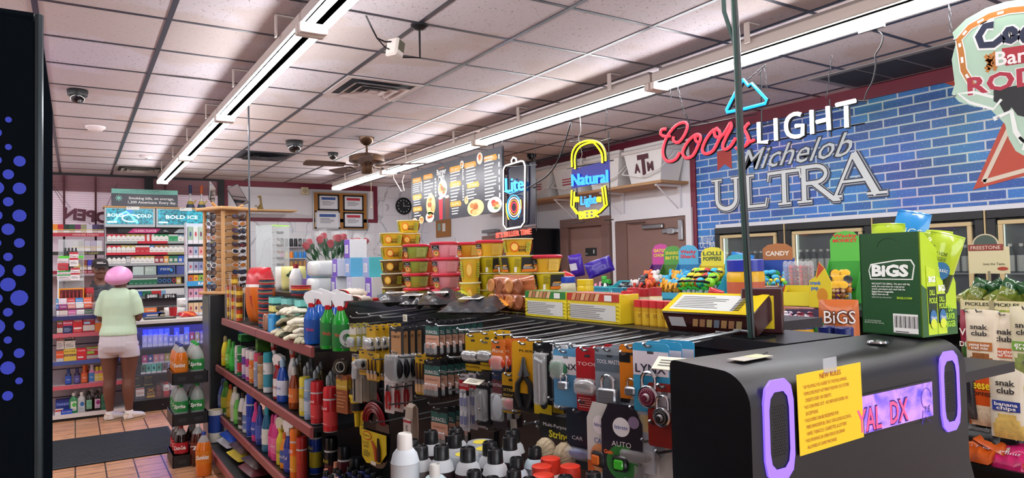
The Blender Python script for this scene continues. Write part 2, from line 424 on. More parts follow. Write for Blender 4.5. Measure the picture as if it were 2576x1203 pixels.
# the two brown doors on the right wall
BROWN=M('7d6058',.5,noise=.05,nscale=6);BROWN2=M('6d524b',.5)
STEEL=M('9a9b9e',.3,1)
d=MB();d.bx(XR-.05,5.1,0,XR-.01,6.2,2.0,BROWN,.004);dr=struct('door_1',d);dr['label']='wide brown walk-in door under the coolers shelf'
d=MB();d.bx(XR-.045,5.02,0,XR,5.10,2.02,WHITE);d.bx(XR-.045,6.22,0,XR,6.275,2.02,WHITE);d.bx(XR-.045,5.02,2.02,XR,6.28,2.10,WHITE)
d.bx(XR-.03,5.10,1.95,XR-.0005,6.22,2.02,BROWN2);d.bx(XR-.06,6.0,0,XR-.05,6.2,2.0,BROWN2);struct('trim_3',d)
d=MB();d.bx(XR-.09,5.4,1.90,XR-.05,5.72,1.95,STEEL,.008);d.bx(XR-.1,5.66,1.975,XR-.085,5.95,1.985,'1e1a1a');part('door_closer',d,dr,'steel door closer')
d=MB();d.bx(XR-.08,5.12,1.76,XR-.05,5.18,1.98,STEEL,.006);d.bx(XR-.075,5.18,1.84,XR-.05,5.42,1.89,STEEL,.006);d.bx(XR-.085,5.24,1.83,XR-.055,5.34,1.90,STEEL,.006);part('hinge',d,dr,'large strap hinge')
d=MB();d.bx(XR-.04,6.42,0,XR-.01,7.1,1.99,BROWN,.004);dr=struct('door_2',d);dr['label']='brown restroom door with black plate left of the walk-in door'
d=MB();c=onX(1487,634,XR-.042);d.bx(XR-.046,c.y-.11,c.z-.05,XR-.041,c.y+.11,c.z+.05,'15161a',.002);d.text('Men',(XR-.047,c.y+.08,c.z-.02),UY,UZ,.018,'d0d0d0');d.bx(XR-.048,c.y-.07,c.z-.02,XR-.046,c.y-.05,c.z+.025,'d0d0d0');part('name_plate',d,dr)
d=MB();d.bx(XR-.09,6.285,0,XR,6.42,1.99,BROWN2,.004);d.bx(XR-.09,7.1,0,XR,7.26,1.99,BROWN2,.004);d.bx(XR-.09,6.285,1.99,XR,7.26,2.10,BROWN2,.004);struct('trim_4',d)
b=MB();c=onX(1736,632,XR-.03);
b.M=Matrix.Translation(c)@Matrix.Rotation(-math.pi/2,4,'Y')
b.lathe([(.045,-.025),(.045,0),(.03,.012),(.012,.02)],STEEL,14);b.M=None
thing('door_bell','round chrome button on the white jamb beside the walk-in door','button',mb=b)
# glass-door coolers under the mural
BLK=M('101114',.35);TAN=M('bda77c',.35)
def cooler(y1,k,lab):
    y0=y1-.795;z0,z1=.22,1.86;x=XR-.06
    f=MB()
    for a,b_,c_,d_ in ((y0,z0+.06,y0+.06,z1-.06),(y1-.06,z0+.06,y1,z1-.06),(y0,z1-.06,y1,z1),(y0,z0,y1,z0+.06)):f.bx(x,a,b_,XR-.006,c_,d_,BLK,.004)
    f.bx(x-.004,y0-.012,z0,XR-.006,y0-.003,z1,TAN)
    root=thing('glass_door_cooler',lab,'cooler',mb=None,group='glass cooler doors under the mural')
    dm=MB();e=.075
    for a,b_,c_,d_ in ((y0+e,z0+e+.03,y0+e+.03,z1-e-.03),(y1-e-.03,z0+e+.03,y1-e,z1-e-.03),(y0+e,z1-e-.03,y1-e,z1-e),(y0+e,z0+e,y1-e,z0+e+.03)):dm.bx(x-.012,a,b_,x+.01,c_,d_,TAN,.003)
    part('outer_frame',f,root);dd=part('door',dm,root)
    g=MB();g.bx(x,y0+.105,z0+.105,x+.006,y1-.105,z1-.105,M('c6d2d6',.03,trans=.9,alpha=.32));part('pane',g,dd)
    i=MB();i.bx(XR-.012,y0+.06,z0+.06,XR-.006,y1-.06,z1-.06,'3b4144')
    i.bx(x+.014,y1-.1,z0+.1,x+.03,y1-.07,z1-.1,G('e8f6e2',1.6))
    part('interior',i,root)
    RR=random.Random(k)
    for s in range(3):
        zs=1.42-s*.38
        sh=MB();sh.bx(x+.012,y0+.07,zs-.012,XR-.012,y1-.07,zs,'8b9092');part('shelf',sh,root)
    return y0
labs=['glass cooler door nearest the walk-in door, behind the cartoon candy boxes','glass cooler door behind the clear candy tubes','glass cooler door mostly hidden by the green seed box','glass cooler door at far right behind the pickle display']
y=4.705
COOLY=[]
for k in range(4):COOLY.append(y);y=cooler(y,k,labs[k])-.015
# bottles and packs on the top shelf of each cooler
def chilled():
    b=MB();b.lathe([(.024,0),(.027,.01),(.027,.12,'b9bdb6'),(.024,.14,'30383a'),(.011,.18,'30383a'),(.012,.2,'d8d8d2'),(.001,.2,'d8d8d2')],'394247',8,cap=False)
    return [('drink_bottle',b,[])]
for k in range(4):
    for q in range(9):
        yy=COOLY[k]-.13-q*.066
        put(proto(('chill',k),(lambda:chilled())),'drink_bottle','%s dark bottle from the left behind the %s'%(ORD[q],['cooler door by the brown walk-in door','second glass cooler door','third glass cooler door','cooler door at far right']
            [k]),'bottle',(XR-.032,yy,1.421),group='bottles inside the coolers',scale=(.68,1,1))
# ================= hung from the ceiling
LW=M('cfc4bc',.45);TUBE=G('fdfdff',TUBE_E)
def light_unit(x,y0,y1,lab,zt=2.745,width=.115):
    L=y1-y0;root=thing('fluorescent_fixture',lab,'ceiling light',(x,y0,0),group='twin-tube strip lights')
    h=MB();h.bx(-width/2,.01,zt+.028,width/2,L-.01,zt+.098,LW,.01)
    h.add([(-width/2-.005,.01,zt+.028),(width/2+.005,.01,zt+.028),(width/2+.005,L-.01,zt+.028),(-width/2-.005,L-.01,zt+.028)],[(0,1,2,3)],M('e6e2de',.35),False)
    part('housing',h,root)
    for sx in (-.04,.04):
        t=MB();t.tube([(sx,.05,zt),(sx,L-.05,zt)],.0165,TUBE,10);part('tube',t,root)
    for yy in (.03,L-.03):
        s=MB();s.bx(-.07,yy-.02,zt-.02,.07,yy+.02,zt+.03,M('e8e0d6',.4),.004);part('socket',s,root)
    for yy in (L*.16,L*.66):
        s=MB();s.bx(-width/2-.028,yy-.018,zt+.07,-width/2-.02,yy+.018,CEIL-.005,LW);s.bx(-width/2-.03,yy-.016,CEIL-.012,-width/2+.07,yy+.016,CEIL-.005,LW);part('bracket',s,root)
    c=MB();c.bx(-.02,.05,zt+.098,.02,L-.05,zt+.125,M('8e8480',.5));part('channel',c,root)
def names(row,n):
    return ['%s strip light from the back end of the %s row'%(ORD[i],row) for i in range(n)]
ys=[10.42,8.06,5.78,3.40,1.02,-1.36,-2.9]
for i in range(5):light_unit(1.0,ys[i+1],ys[i],names('left-hand',6)[i])
ys=[10.35,8.32,5.88,3.42,.98,-1.46,-2.9]
for i in range(5):light_unit(3.385,ys[i+1],ys[i],names('right-hand',6)[i])
for i in range(4):light_unit(-1.385,ys[i+1],ys[i],'%s added strip light from the back in the unseen row beyond the dark cabinets'%ORD[i])  # row added out of sight to light the left-facing goods
def dome(x,y,lab,s=1.):
    b=MB();b.lathe([(.06*s,0),(.062*s,-.012),(.056*s,-.04*s),(.05*s,-.042*s)],BLK,18,(0,0,0))
    r=thing('dome_camera',lab,'camera',(x,y,CEIL-.001),group='black dome cameras on the ceiling',mb=b)
    b=MB();b.lathe([(.046*s,-.04*s),(.044*s,-.06*s),(.03*s,-.08*s),(.012*s,-.088*s),(.001,-.089*s)],M('0c0d10',.08,coat=1),18,cap=False);part('dome_glass',b,r)
    b=MB();b.lathe([(.016*s,-.07*s),(.014*s,-.085*s),(.001,-.0865*s)],M('3a3d44',.15),10,(.012*s,-.02*s,0),cap=False);part('lens',b,r)
dome(.015,6.1,'black dome camera above the dark cabinets, leftmost of the ceiling cameras',1.15)
dome(2.02,7.55,'large black dome camera left of the ceiling fan',1.5);dome(2.64,8.15,'small black dome camera close beside the ceiling fan');p=onZ(1337,388,CEIL);dome(p.x,p.y,'black dome camera beyond the round-cornered can-shaped neon sign',1.)
p=onZ(240,318,CEIL);b=MB();b.lathe([(.085,0),(.085,-.012),(.06,-.038),(.03,-.048),(.001,-.05)],M('e9dfe2',.4),20);thing('smoke_detector','white round smoke detector on the ceiling left of the strip light','smoke detector',(p.x,p.y,CEIL-.001),mb=b)
p=onZ(368,392,CEIL);b=MB();b.lathe([(.07,0),(.07,-.02),(.05,-.03),(.001,-.03)],M('e3d7d8',.4),16);b.bx(-.015,-.01,-.034,.015,.01,-.03,'6a5c5c');thing('ceiling_sensor','low white sensor beside the far end of the left strip light','sensor',(p.x,p.y,CEIL-.001),mb=b)
def diffuser(x,y,lab,col,dark):
    r=thing('ceiling_vent',lab,'vent',(x,y,CEIL-.002),group='square ceiling vents')
    m=M(col,.5);d=M(dark,.6)
    b=MB();e=.3
    for (a,c,aa,cc) in ((-e,-e,e,-e+.045),(-e,e-.045,e,e),(-e,-e+.045,-e+.045,e-.045),(e-.045,-e+.045,e,e-.045)):b.bx(a,c,-.006,aa,cc,0,m)
    b.bx(-.255,-.255,-.0005,.255,.255,.0005,d);part('frame',b,r)
    for k,q in enumerate((.225,.155,.085)):
        b=MB();w_=.05
        o=[(-q,-q),(q,-q),(q,q),(-q,q)];i=[(-q+w_,-q+w_),(q-w_,-q+w_),(q-w_,q-w_),(-q+w_,q-w_)]
        for n in range(4):
            n2=(n+1)%4
            b.add([(*o[n],-.03),(*o[n2],-.03),(*i[n2],-.005),(*i[n],-.005)],[(0,1,2,3)],m,False)
        part('louver',b,r)
    b=MB();b.bx(-.035,-.035,-.022,.035,.035,-.018,m);part('centre_plate',b,r)
gx=lambda i:.435+.6096*(i+.5);gy=lambda j:4.1365+.6096*(j+.5)
diffuser(gx(2),gy(1),'square white ceiling vent in front of the ceiling fan','cfc3c2','1a1c24');diffuser(gx(0),gy(10),'dusty square vent near the slatted window, under the left strip light','a99f98','201d1c')
diffuser(gx(2),gy(7),'dark dust-stained ceiling vent between the two strip light rows','3a3a42','15161a')
r=thing('return_grille','wide dark return air grille beside the mural trim','vent',(5.1,2.55,CEIL-.002));b=MB()
b.bx(-.3,-.66,-.008,.3,.66,0,M('8d8a8a',.5));part('frame',b,r)
for k in range(4):
    b=MB();b.bx(-.25,-.60+k*.305,-.012,.25,-.60+k*.305+.28,-.008,M('24242a',.6))
    for q in range(16):b.bx(-.245,-.595+k*.305+q*.0172,-.0135,.245,-.595+k*.305+q*.0172+.005,-.012,'3d3c40')
    part('louver_panel',b,r)
# ceiling fan
p=onZ(922,346,CEIL);BRZ=M('5d4534',.3,.7);WOOD=M('5b4740',.5,noise=.2,nscale=12)
fan=thing('ceiling_fan','bronze ceiling fan with brown wooden blades','ceiling fan',(p.x,p.y,CEIL))
b=MB();b.lathe([(.082,0),(.08,-.02),(.06,-.06),(.03,-.085),(.018,-.09)],BRZ,24);part('canopy',b,fan)
b=MB();b.lathe([(.012,-.085),(.012,-.16),(.03,-.165),(.03,-.18)],BRZ,12);part('downrod',b,fan)
b=MB();b.lathe([(.05,-.17),(.13,-.185),(.185,-.205),(.188,-.265),(.14,-.285),(.075,-.29),(.06,-.33),(.058,-.385),(.05,-.395),(.001,-.4)],BRZ,28,cap=False);part('motor',b,fan)
for k in range(5):
    a=math.radians(12+72*k+20);bl=MB();bl.M=RZ(a)@TR(0,0,-.30)@Matrix.Rotation(math.radians(13),4,'X')
    pts=[(.24,-.05),(.3,-.062),(.62,-.075),(.66,-.06),(.67,0),(.66,.06),(.62,.075),(.3,.062),(.24,.05)]
    bl.prism(pts,(0,0,0),X3,Y3,.008,WOOD);pb=part('blade',bl,fan)
    ar=MB();ar.M=RZ(a)@TR(0,0,-.30);ar.bx(.1,-.015,-.012,.27,.015,0,BRZ,.003);ar.bx(.24,-.04,-.012,.32,.04,-.006,BRZ);part('blade_arm',ar,pb)
b=MB();b.tube([(.02,-.06,-.39),(.02,-.06,-.75)],.0025,'b8a98a',4);b.ball((.02,-.06,-.76),.012,'b8a98a',6,5);part('pull_chain',b,fan)
# projector on its arm, with its lead
p=onZ(1055,62,CEIL);pj=thing('projector','small white projector on a black ceiling arm','projector',(p.x,p.y,CEIL-.002))
b=MB();b.lathe([(.05,0),(.05,-.012),(.02,-.03)],BLK,16);b.tube([(0,0,-.02),(0,0,-.19),(-.1,.04,-.19)],.006,BLK,6);part('ceiling_arm',b,pj)
b=MB();b.M=TR(-.13,.05,-.145)@RZ(.5)@Matrix.Rotation(.25,4,'Y');b.box((0,0,0),(.075,.085,.11),M('d9d0c8',.4),.012);b.box((0,-.043,.01),(.05,.004,.06),'55503f');part('case',b,pj)
b=MB();b.tube([(-.32,0,-.002),(-.29,0,-.06),(-.25,.02,-.11),(-.2,.03,-.12),(-.14,.045,-.105)],.005,BLK,5);b.tube([(-.25,.02,-.11),(-.2,.03,-.15),(-.15,.045,-.16)],.004,BLK,5);part('lead',b,pj)
# twin lamp emergency light and a bent wire hanger at the far end of the right row
q=onX(985,432,3.55);r=thing('emergency_light','white twin-lamp emergency light at the end of the right strip row','emergency light',(q.x,q.y,q.z))
b=MB();b.box((0,0,0),(.1,.12,.09),M('e8e2dc',.4),.012);b.bx(-.01,-.01,.04,.01,.01,CEIL-q.z-.001,'d8d2cc');part('body',b,r)
for s in (-1,1):b=MB();b.lathe([(.02,0),(.045,-.05),(.001,-.055)],M('f0f0ee',.2),14,(0,s*.09,0));part('lamp_head',b,r)
b=MB();q=onX(1010,470,3.55);b.tube([(q.x,q.y+.25,q.z+.14),(q.x,q.y,q.z-.06),(q.x,q.y-.09,q.z-.06),(q.x,q.y-.03,q.z+.07),(q.x,q.y-.1,q.z+.14)],.006,M('c9a9a0',.4),6)
b.tube([(q.x,q.y+.25,q.z+.14),(q.x,q.y+.26,CEIL-.002)],.004,M('c9a9a0',.4),4)
thing('wire_hook','bent pink wire hook hanging below the emergency light','hook',mb=b)
# rod and string that hang down to the goods below
q0=onZ(606,288,2.82);b=MB();b.tube([(q0.x+.06,q0.y,2.94),(q0.x+.06,q0.y+.01,1.36)],.007,M('3c4048',.35),8);thing('hanging_rod','thin grey rod hanging from the left strip light in front of the sunglasses rack','rod',mb=b)
# ================= generic goods
def carton(w,d,h,base,bands=(),txt=(),ln=None,mat=None,side=None,rough=.45):
    """a printed box standing on its base, its printed face towards -y; bands: (z0, z1, colour) in parts of h; txt: (words, z, size, colour) in parts of h"""
    b=MB();b.bx(-w/2,-d/2,0,w/2,d/2,h,M(base,rough),min(.002,w*.04))
    f=-d/2-.0003;U,V=X3,Z3
    for i,q in enumerate(bands):
        x0,x1=(q[3]*w-w/2,q[4]*w-w/2) if len(q)>4 else (-w*.49,w*.49)
        b.add([(x0,f-.0001*i,q[0]*h+.0005),(x1,f-.0001*i,q[0]*h+.0005),(x1,f-.0001*i,q[1]*h-.0005),(x0,f-.0001*i,q[1]*h-.0005)],[(0,1,2,3)],M(q[2],rough),False)
    for t in txt:
        b.text(t[0],((t[4] if len(t)>4 else 0)*w,f-.0008,t[1]*h),U,V,t[2]*h,t[3],w=(t[5] if len(t)>5 else .86)*w,al='F',lift=.0004)
    if ln:b.lines((0,f-.0006,ln[0]*h),U,V,w*.8,ln[1]*h,ln[2],ln[3])
    if side:b.bx(w/2,-d/2+.001,.001,w/2+.0004,d/2-.001,h-.001,M(side,rough))
    return b
def jar(prof,cap,n=14,sx=1,sy=1,sq=1.,capr=.3,label=None,txt=None):
    """a bottle: its own mesh is the body, its cap a part; txt: (words, z, size, colour, radius)"""
    b=MB();b.lathe(prof,prof[0][2] if len(prof[0])>2 else 'dddddd',n,sx=sx,sy=sy,sq=sq)
    if txt:
        for t in (txt if isinstance(txt,list) else [txt]):b.text(t[0],(0,-t[4]*sy-.0012,t[1]),X3,Z3,t[2],t[3],w=t[4]*1.0*sx,al='F')
    c=MB()
    if callable(cap):cap(c)
    else:c.lathe(cap,cap[0][2],n,sx=sx if sq != 1 else 1,sy=sy if sq != 1 else 1)
    return [('body',b,[]),('cap',c,[])]
def PM(c,r=.3):return M(c,r)           # shiny plastic
GL=lambda c,a=.5:M(c,.08,alpha=a,coat=.6)       # clear plastic, glass

# ================= shop counter with medicine shelves, glass case and cigarette wall
CY=8.62
cab=thing('medicine_shelf_unit','white medicine shelves with pink and blue price rails beside the dark cabinets','shelf unit')
x0,x1=-.62,.50
b=MB();b.bx(x0,8.98,.05,x1,9.02,1.09,M('c9bfc6',.6));b.bx(x0,8.66,0,x1,9.0,.055,BLK)
for z in (.2,.5,.76):b.bx(x0,8.975,z,x1,8.981,z+.012,'4f4550')
b.bx(x0,8.62,1.075,x1,9.3,1.09,'3b3650');part('back_panel',b,cab)
for z,c,nm in ((1.09,'2e2f66',0),(.91,'c4606f',0),(.62,'4a5a9a',0),(.367,'c9606e',0),(.067,'e6e2e2',0)):
    b=MB();b.bx(x0,8.63,z-.012,x1,8.98,z,'d8d2d6');b.bx(x0,8.618,z-.036,x1,8.63,z+.006,M(c,.4));part('shelf',b,cab)
KM=236.
def medbox(z,y,items,row,grp):
    """a row of boxes: (pixel x left, pixel x right, height, spec, words for the label)"""
    for px0,px1,h,spec,lab in items:
        a=onY(px0,850,y).x;c=onY(px1,850,y).x;w_=abs(c-a)*.97
        cb=carton(w_,.09,h,**spec)
        thing('medicine_box',lab+' '+row,'medicine box',((a+c)/2,y+.045,z),0,grp,cb)
RED,NAVY,OR,YEL,GRN='b3202c','1f2450','d9642c','e0b93a','3f8a3c'
medbox(.911,8.64,[
 (143,158,.155,dict(base='8e1a24',bands=[(.84,1,'7aa83a'),(.1,.42,'c0bcb4')],txt=[('TYLENOL',.74,.1,'ffffff')]),'red and green pain relief box at the left end of'),
 (158,183,.15,dict(base='c23a5e',bands=[(0,.56,NAVY)],txt=[('Benadryl',.77,.1,'ffffff')],ln=(.28,.3,4,'9fb4d8')),'pink and navy medicine box on'),
 (183,208,.155,dict(base='c4232c',bands=[(.28,.4,'e8dede',.1,.9)],txt=[('TYLENOL',.84,.1,'ffffff')],ln=(.2,.2,3,'e08a8a')),'plain red medicine box on'),
 (208,239,.165,dict(base='9e1f2a',bands=[(.12,.48,'d4d0c8'),(.55,.7,'9fc4e4',.1,.6)],txt=[('TYLENOL',.84,.12,'ffffff')]),'wide red box with grey lower half on'),
 (239,266,.16,dict(base='d67a3a',bands=[(.62,1,'a7b4d8')],txt=[('Aleve',.8,.1,'c0392b')]),'orange and blue medicine box beside the woman on')],'the upper medicine shelf','boxes on the upper medicine shelf')
medbox(.621,8.64,[
 (141,160,.11,dict(base='dd5a2c',bands=[(0,.35,'c9ccd2')],txt=[('Motrin',.72,.12,'ffffff')]),'orange and white box at the left end of'),
 (160,193,.125,dict(base='e3c24e',bands=[(.42,.6,'5d2b24')],txt=[('BAYER',.83,.14,'22201c'),('aspirin',.52,.1,'f0e0c0')]),'yellow aspirin box on'),
 (193,217,.125,dict(base='cf2430',bands=[(.2,.34,'e9e2e2',.1,.7)],txt=[('TYLENOL',.82,.11,'ffffff')]),'small red pain relief box on'),
 (217,248,.135,dict(base='a82430',bands=[(.88,1,'6fa040'),(.08,.34,'b4b0ac'),(.45,.66,'8fbc4a',.05,.65)],txt=[('TYLENOL',.76,.13,'ffffff')]),'red box with green stripe on'),
 (248,266,.12,dict(base='4c6a54',bands=[(.6,.8,'8ea48e')]),'dull green box next to the woman on')],'the middle medicine shelf','boxes on the middle medicine shelf')
medbox(.747,8.70,[(142,161,.13,dict(base='e2dedc',bands=[(.7,1,'a8222c')],txt=[('Advil',.84,.14,'ffffff')],ln=(.3,.4,4,'8a8a8a')),'white box with red top stacked at the left of'),(162,190,.14,dict(base='e8e6e2',bands=[(.6,1,'17181c')],txt=[('Goody',.8,.14,'ffffff')],ln=(.25,.3,3,'777777')),'black and white box stacked above the yellow aspirin on')],'the middle medicine shelf','boxes on the middle medicine shelf')
sm=[('d84a58','e9e4e4'),('b83040','6e1a24'),('4a90c8','e6eef4'),('e0603a','2a2a3a')]
for r_ in range(3):
    cols=[['4aa0d0','e9e4ea','c22f3c','2f80c0','e2623c'],['3c6cb0','8f2f74','c98a80','d8dcd8','dd5a34'],['e8e8ec','d8c8c0','d46aa8','efeef0','4a6a58']][r_]
    for k in range(5):
        a=onY([139,146,168,189,210][k]+r_*1.5,780,8.66).x;c=onY([146,168,189,210,232][k]+r_*1.5,780,8.66).x
        cb=carton(abs(c-a)*.95,.07,.06,cols[k],[(.0,.3,['e8e0e4','6a2a4a','b8a8b8'][r_])],[(['Alka','Excedrin','TYLENOL','Aleve','Midol'][(k+r_)%5],.65,.26,'f4f0f0')])
        thing('medicine_box','%s small pill box from the left in the %s row topping the medicine shelves'%(ORD[k],['back','middle','front'][r_]),'medicine box',((a+c)/2,8.86-r_*.08,1.091+.125-r_*.062),0,'pill boxes on the counter top',cb)
for r_ in range(2):      # stepped riser under the back rows
    b=MB();b.bx(-.6,8.745-.0+(.04*0)+(1-r_)*.08,1.0905,.47,8.90 if r_==0 else 8.825,1.0905+.062*(2-r_)-.0005,M('b8b0b8',.5))
    if r_==0:thing('display_step','grey stepped riser behind the rows of pill boxes','riser',mb=b)
# small bottles on the fourth shelf and big bottles on the base shelf
def syrup(c,cap,lab,lt,h=.14,r=.026):
    return jar([(r*.9,0,c),(r,.004,c),(r,.012,c),(r,h*.55,lab),(r*.9,h*.62,c),(r*.55,h*.72,c)],[(r*.62,h*.7,cap),(r*.62,h*.94,cap),(r*.5,h,cap)],14,1.15,.8,txt=(lt,h*.32,h*.07,'ffffff',r))
for k,(px,c,cp,lb,lt,h,lab) in enumerate([(172,'1f2b5c','2c3f86','3458b8','NyQuil',.17,'dark blue cough syrup bottle'),(194,'241c40','3a2a66','5a5296','DayQuil',.165,'dark purple cough syrup bottle'),
    (212,'b8421f','d8682c','e87040','DayQuil',.19,'orange cough syrup bottle'),(218,'a83a1c','cf5a28','d8603a','DayQuil',.185,'orange cough syrup bottle standing behind'),(231,'d98ab8','e8dce4','4a86c8','Pepto',.19,'pink stomach medicine bottle with white cap'),
    (244,'d87aa4','e6d23c','d8c46c','Pepto',.165,'pink bottle with yellow cap'),(254,'d46a9c','e6d23c','e0c040','Pepto',.17,'second pink bottle with yellow cap'),(263,'d8582c','b03060','e8a08a','Imodium',.13,'small orange bottle by the woman\'s leg')]):
    q=onY(px,960,8.72);put(proto(('syr',k),lambda:syrup(M(c,.2),PM(cp),lb,lt,h)),'medicine_bottle',lab+' on the fourth medicine shelf','medicine bottle',(q.x,8.72+(k==3)*.06,.368),0,'bottles on the fourth medicine shelf')
def flask(c,cap,lab,blob,h=.21):
    def cp(m):m.lathe([(.016,h*.86,cap),(.016,h,cap)],cap,12)
    b=MB();b.lathe([(.036,0),(.038,.006),(.038,h*.6),(.034,h*.7),(.014,h*.82),(.014,h*.87)],c,16,sx=1.05,sy=.8,sq=.75)
    b.patch((0,-.0312,h*.36),X3,Z3,.05,h*.46,lab);b.disc((.006,-.0312,h*.42),X3,Z3,.019,.024,blob,16,.0012);b.lines((0,-.0312,h*.2),X3,Z3,.04,.02,3,'777777',lift=.0012)
    m=MB();cp(m);return [('body',b,[]),('cap',m,[])]
for k,(px,c,cp,lb,bl,lab) in enumerate([(185,GL('2f9a5a',.85),'e8e8e8','e8f0e8','5cc860','green mouthwash bottle'),(205,GL('d8dcdc',.8),'f4f4f4','c8d4dc','3a70b0','clear rubbing alcohol bottle'),(224,M('241812',.2),'1c1410','7cb89a','6aa688','dark brown peroxide bottle with green label'),(245,M('241812',.2),'241812','d8b8d0','8a2a6c','dark brown peroxide bottle with purple label'),(262,GL('2a6a4a',.9),'2a3a34','3c7a5c','2a5a44','dark green bottle beside the woman\'s calf')]):
    q=onY(px,1030,8.70);put(proto(('fl',k),lambda:flask(c,cp,lb,bl)),'first_aid_bottle',lab+' on the bottom medicine shelf','bottle',(q.x,8.7,.068),0,'bottles on the bottom medicine shelf')
    if k<4:put(proto(('flb',k),lambda:flask(GL('c8c4c8',.6),'e0e0e0','d0d0d4','8a8a98')),'first_aid_bottle','clear bottle standing behind the '+lab,'bottle',(q.x+.02,8.83,.068),0,'bottles on the bottom medicine shelf')
thing('tissue_carton','blue printed carton at the left end of the bottom medicine shelf','box',(onY(159,1020,8.7).x,8.76,.068),0,None,carton(.135,.1,.15,'1f2f80',[(.55,.8,'3c58b0'),(.2,.4,'2a3c90')],[('Tampax',.68,.12,'c8d4f0')]))
thing('soap_box','small bright blue box in front of the clear bottles','box',(onY(167,1030,8.66).x,8.67,.068),.1,None,carton(.1,.05,.05,'1a3fb0',[(.0,.4,'2a60d0')],[('Crest',.6,.3,'ffffff')]))
thing('soap_box','small white box with red print beside the bright blue box','box',(onY(149,1030,8.66).x,8.68,.068),-.1,None,carton(.07,.05,.06,'e8e4e4',[(.6,.9,'c03a3a')]))

# glass case, lit blue inside
CX0,CX1=.52,1.50
case=thing('glass_showcase','black framed glass counter case lit blue inside','showcase')
b=MB();b.bx(CX0,CY,0,CX1,9.2,.13,BLK,.004);b.bx(CX0+.3,CY-.002,.055,CX0+.31,CY,.065,STEEL);part('plinth',b,case)
b=MB();b.bx(CX0-.015,CY-.03,.965,CX1+.02,9.25,1.005,M('d9d6d0',.4),.004);b.bx(CX0,CY,.93,CX1,CY+.02,.965,BLK);part('counter_top',b,case)
b=MB();b.bx(CX0,CY+.1,.945,CX1,CY+.115,.958,G('1028ff',70));part('light_strip',b,case)
b=MB();b.bx(CX0,9.0,.13,CX1,9.02,.965,'23243a');b.bx(CX0,CY,.13,CX0+.015,9.2,.965,BLK);b.bx(CX1-.015,CY,.13,CX1,9.2,.965,BLK);part('back_panel',b,case)
for z in (.41,.70):b=MB();b.bx(CX0+.015,CY+.02,z-.012,CX1-.015,9.0,z,'2b2e44');part('shelf',b,case)
b=MB();b.bx(CX0,CY,.13,CX1,CY+.005,.93,M('e8f0ff',.02,alpha=.05));part('pane',b,case)
RN=random.Random(4)
def vape(cx,y,z,w_,h,c,c2,lab,grp):
    cb=carton(w_,.04,h,c,[(0,.22,'d8dce4')],(),None);cb.disc((0,-.0206,h*.6),X3,Z3,w_*.22,h*.18,c2,10,.0004)
    thing('vape_box',lab,'vape box',(cx,y,z),0,grp,cb)
tops=['c8d0e8','b8c4e4','d0d8f0','c0cce8','a8b8e0','8898c8','a0b0d8','b8c8f0','88a8e8','b02858','b0a878','a898c8']
for k,c in enumerate(tops):vape(onY(364+k*13.2,850,8.7).x,8.72,.701,.048,.135-.02*(k in (5,6,7)),c,'e0e8ff','%s box from the left on the blue-lit top shelf of the glass case'%ORD[k],'boxes on the top case shelf')
for k in range(7):vape(onY(366+k*13.2*(1.0 if k<4 else 1.9)-(k>=4)*46,825,8.8).x,8.84,.701,.05,.185,['7080c0','98a8d8','8898d0','a8b8e8','88a8e8','6c90d8','90b0f0'][k],'d0e0ff','%s tall box from the left at the back of the blue-lit top shelf'%ORD[k],'boxes at the back of the top case shelf')
mid1=['3a6a5c','48a8a0','58c0b8','48a090','6a5a68','8890c0','5a3a44','4a3440','7a3a44'];mid2=['c83a88','4050a8','d890a0','c890b8','b8b060','88a890','6a5868','4a4c58']
for k,c in enumerate(mid1):vape(onY(360+k*13.4,930,8.68).x,8.68,.411,.048,.1,c,'1a2a3a','%s box from the left in the front row of the middle case shelf'%ORD[k],'boxes on the middle case shelf')
b=MB();b.bx(CX0+.02,8.71,.411,CX1-.02,8.79,.505,'2a2c3c');thing('display_step','dark step inside the glass case under the back row of boxes','riser',mb=b)
for k,c in enumerate(mid2):vape(onY(364+k*14.2,905,8.74).x,8.75,.506,.054,.105,c,'e8d8e0','%s box from the left in the raised back row of the middle case shelf'%ORD[k],'boxes on the middle case shelf')
for k,(px,w_,h,sp,lab) in enumerate([(352,.085,.125,dict(base='dcd8d4',bands=[(0,.3,'3a3f50'),(.9,1,'b03038')],txt=[('Uptic',.6,.22,'a82030')]),'white pouch lettered in red'),(379,.085,.125,dict(base='2a2014',bands=[(.1,.3,'b89030')],txt=[('X',.75,.3,'e0a030'),('KRATOM',.45,.16,'e8c060')]),'black and gold pouch'),
    (343,.09,.16,dict(base='15180f',bands=[(.86,.9,'c8c060'),(.06,.1,'c8c060')],txt=[('Queen',.62,.14,'e8e0a0')]),'black box edged in gold, left of its twin'),(365+10,.09,.16,dict(base='15180f',bands=[(.86,.9,'d8d060'),(.06,.1,'d8d060')],txt=[('Queen',.62,.14,'e8e060')]),'black box edged in bright yellow')]):
    q=onY(px,1000,8.7);thing('herbal_pack',lab+' on the floor of the glass case','pack',(q.x,8.70 if k<2 else 8.8,.131+(.0 if k<2 else .13)),0,'packs on the floor of the glass case',carton(w_,.05,h,**sp))
b=MB();b.bx(CX0+.02,8.77,.131,.86,8.86,.26,'202028');thing('display_step','low dark step under the two black boxes edged in gold and yellow','riser',mb=b)
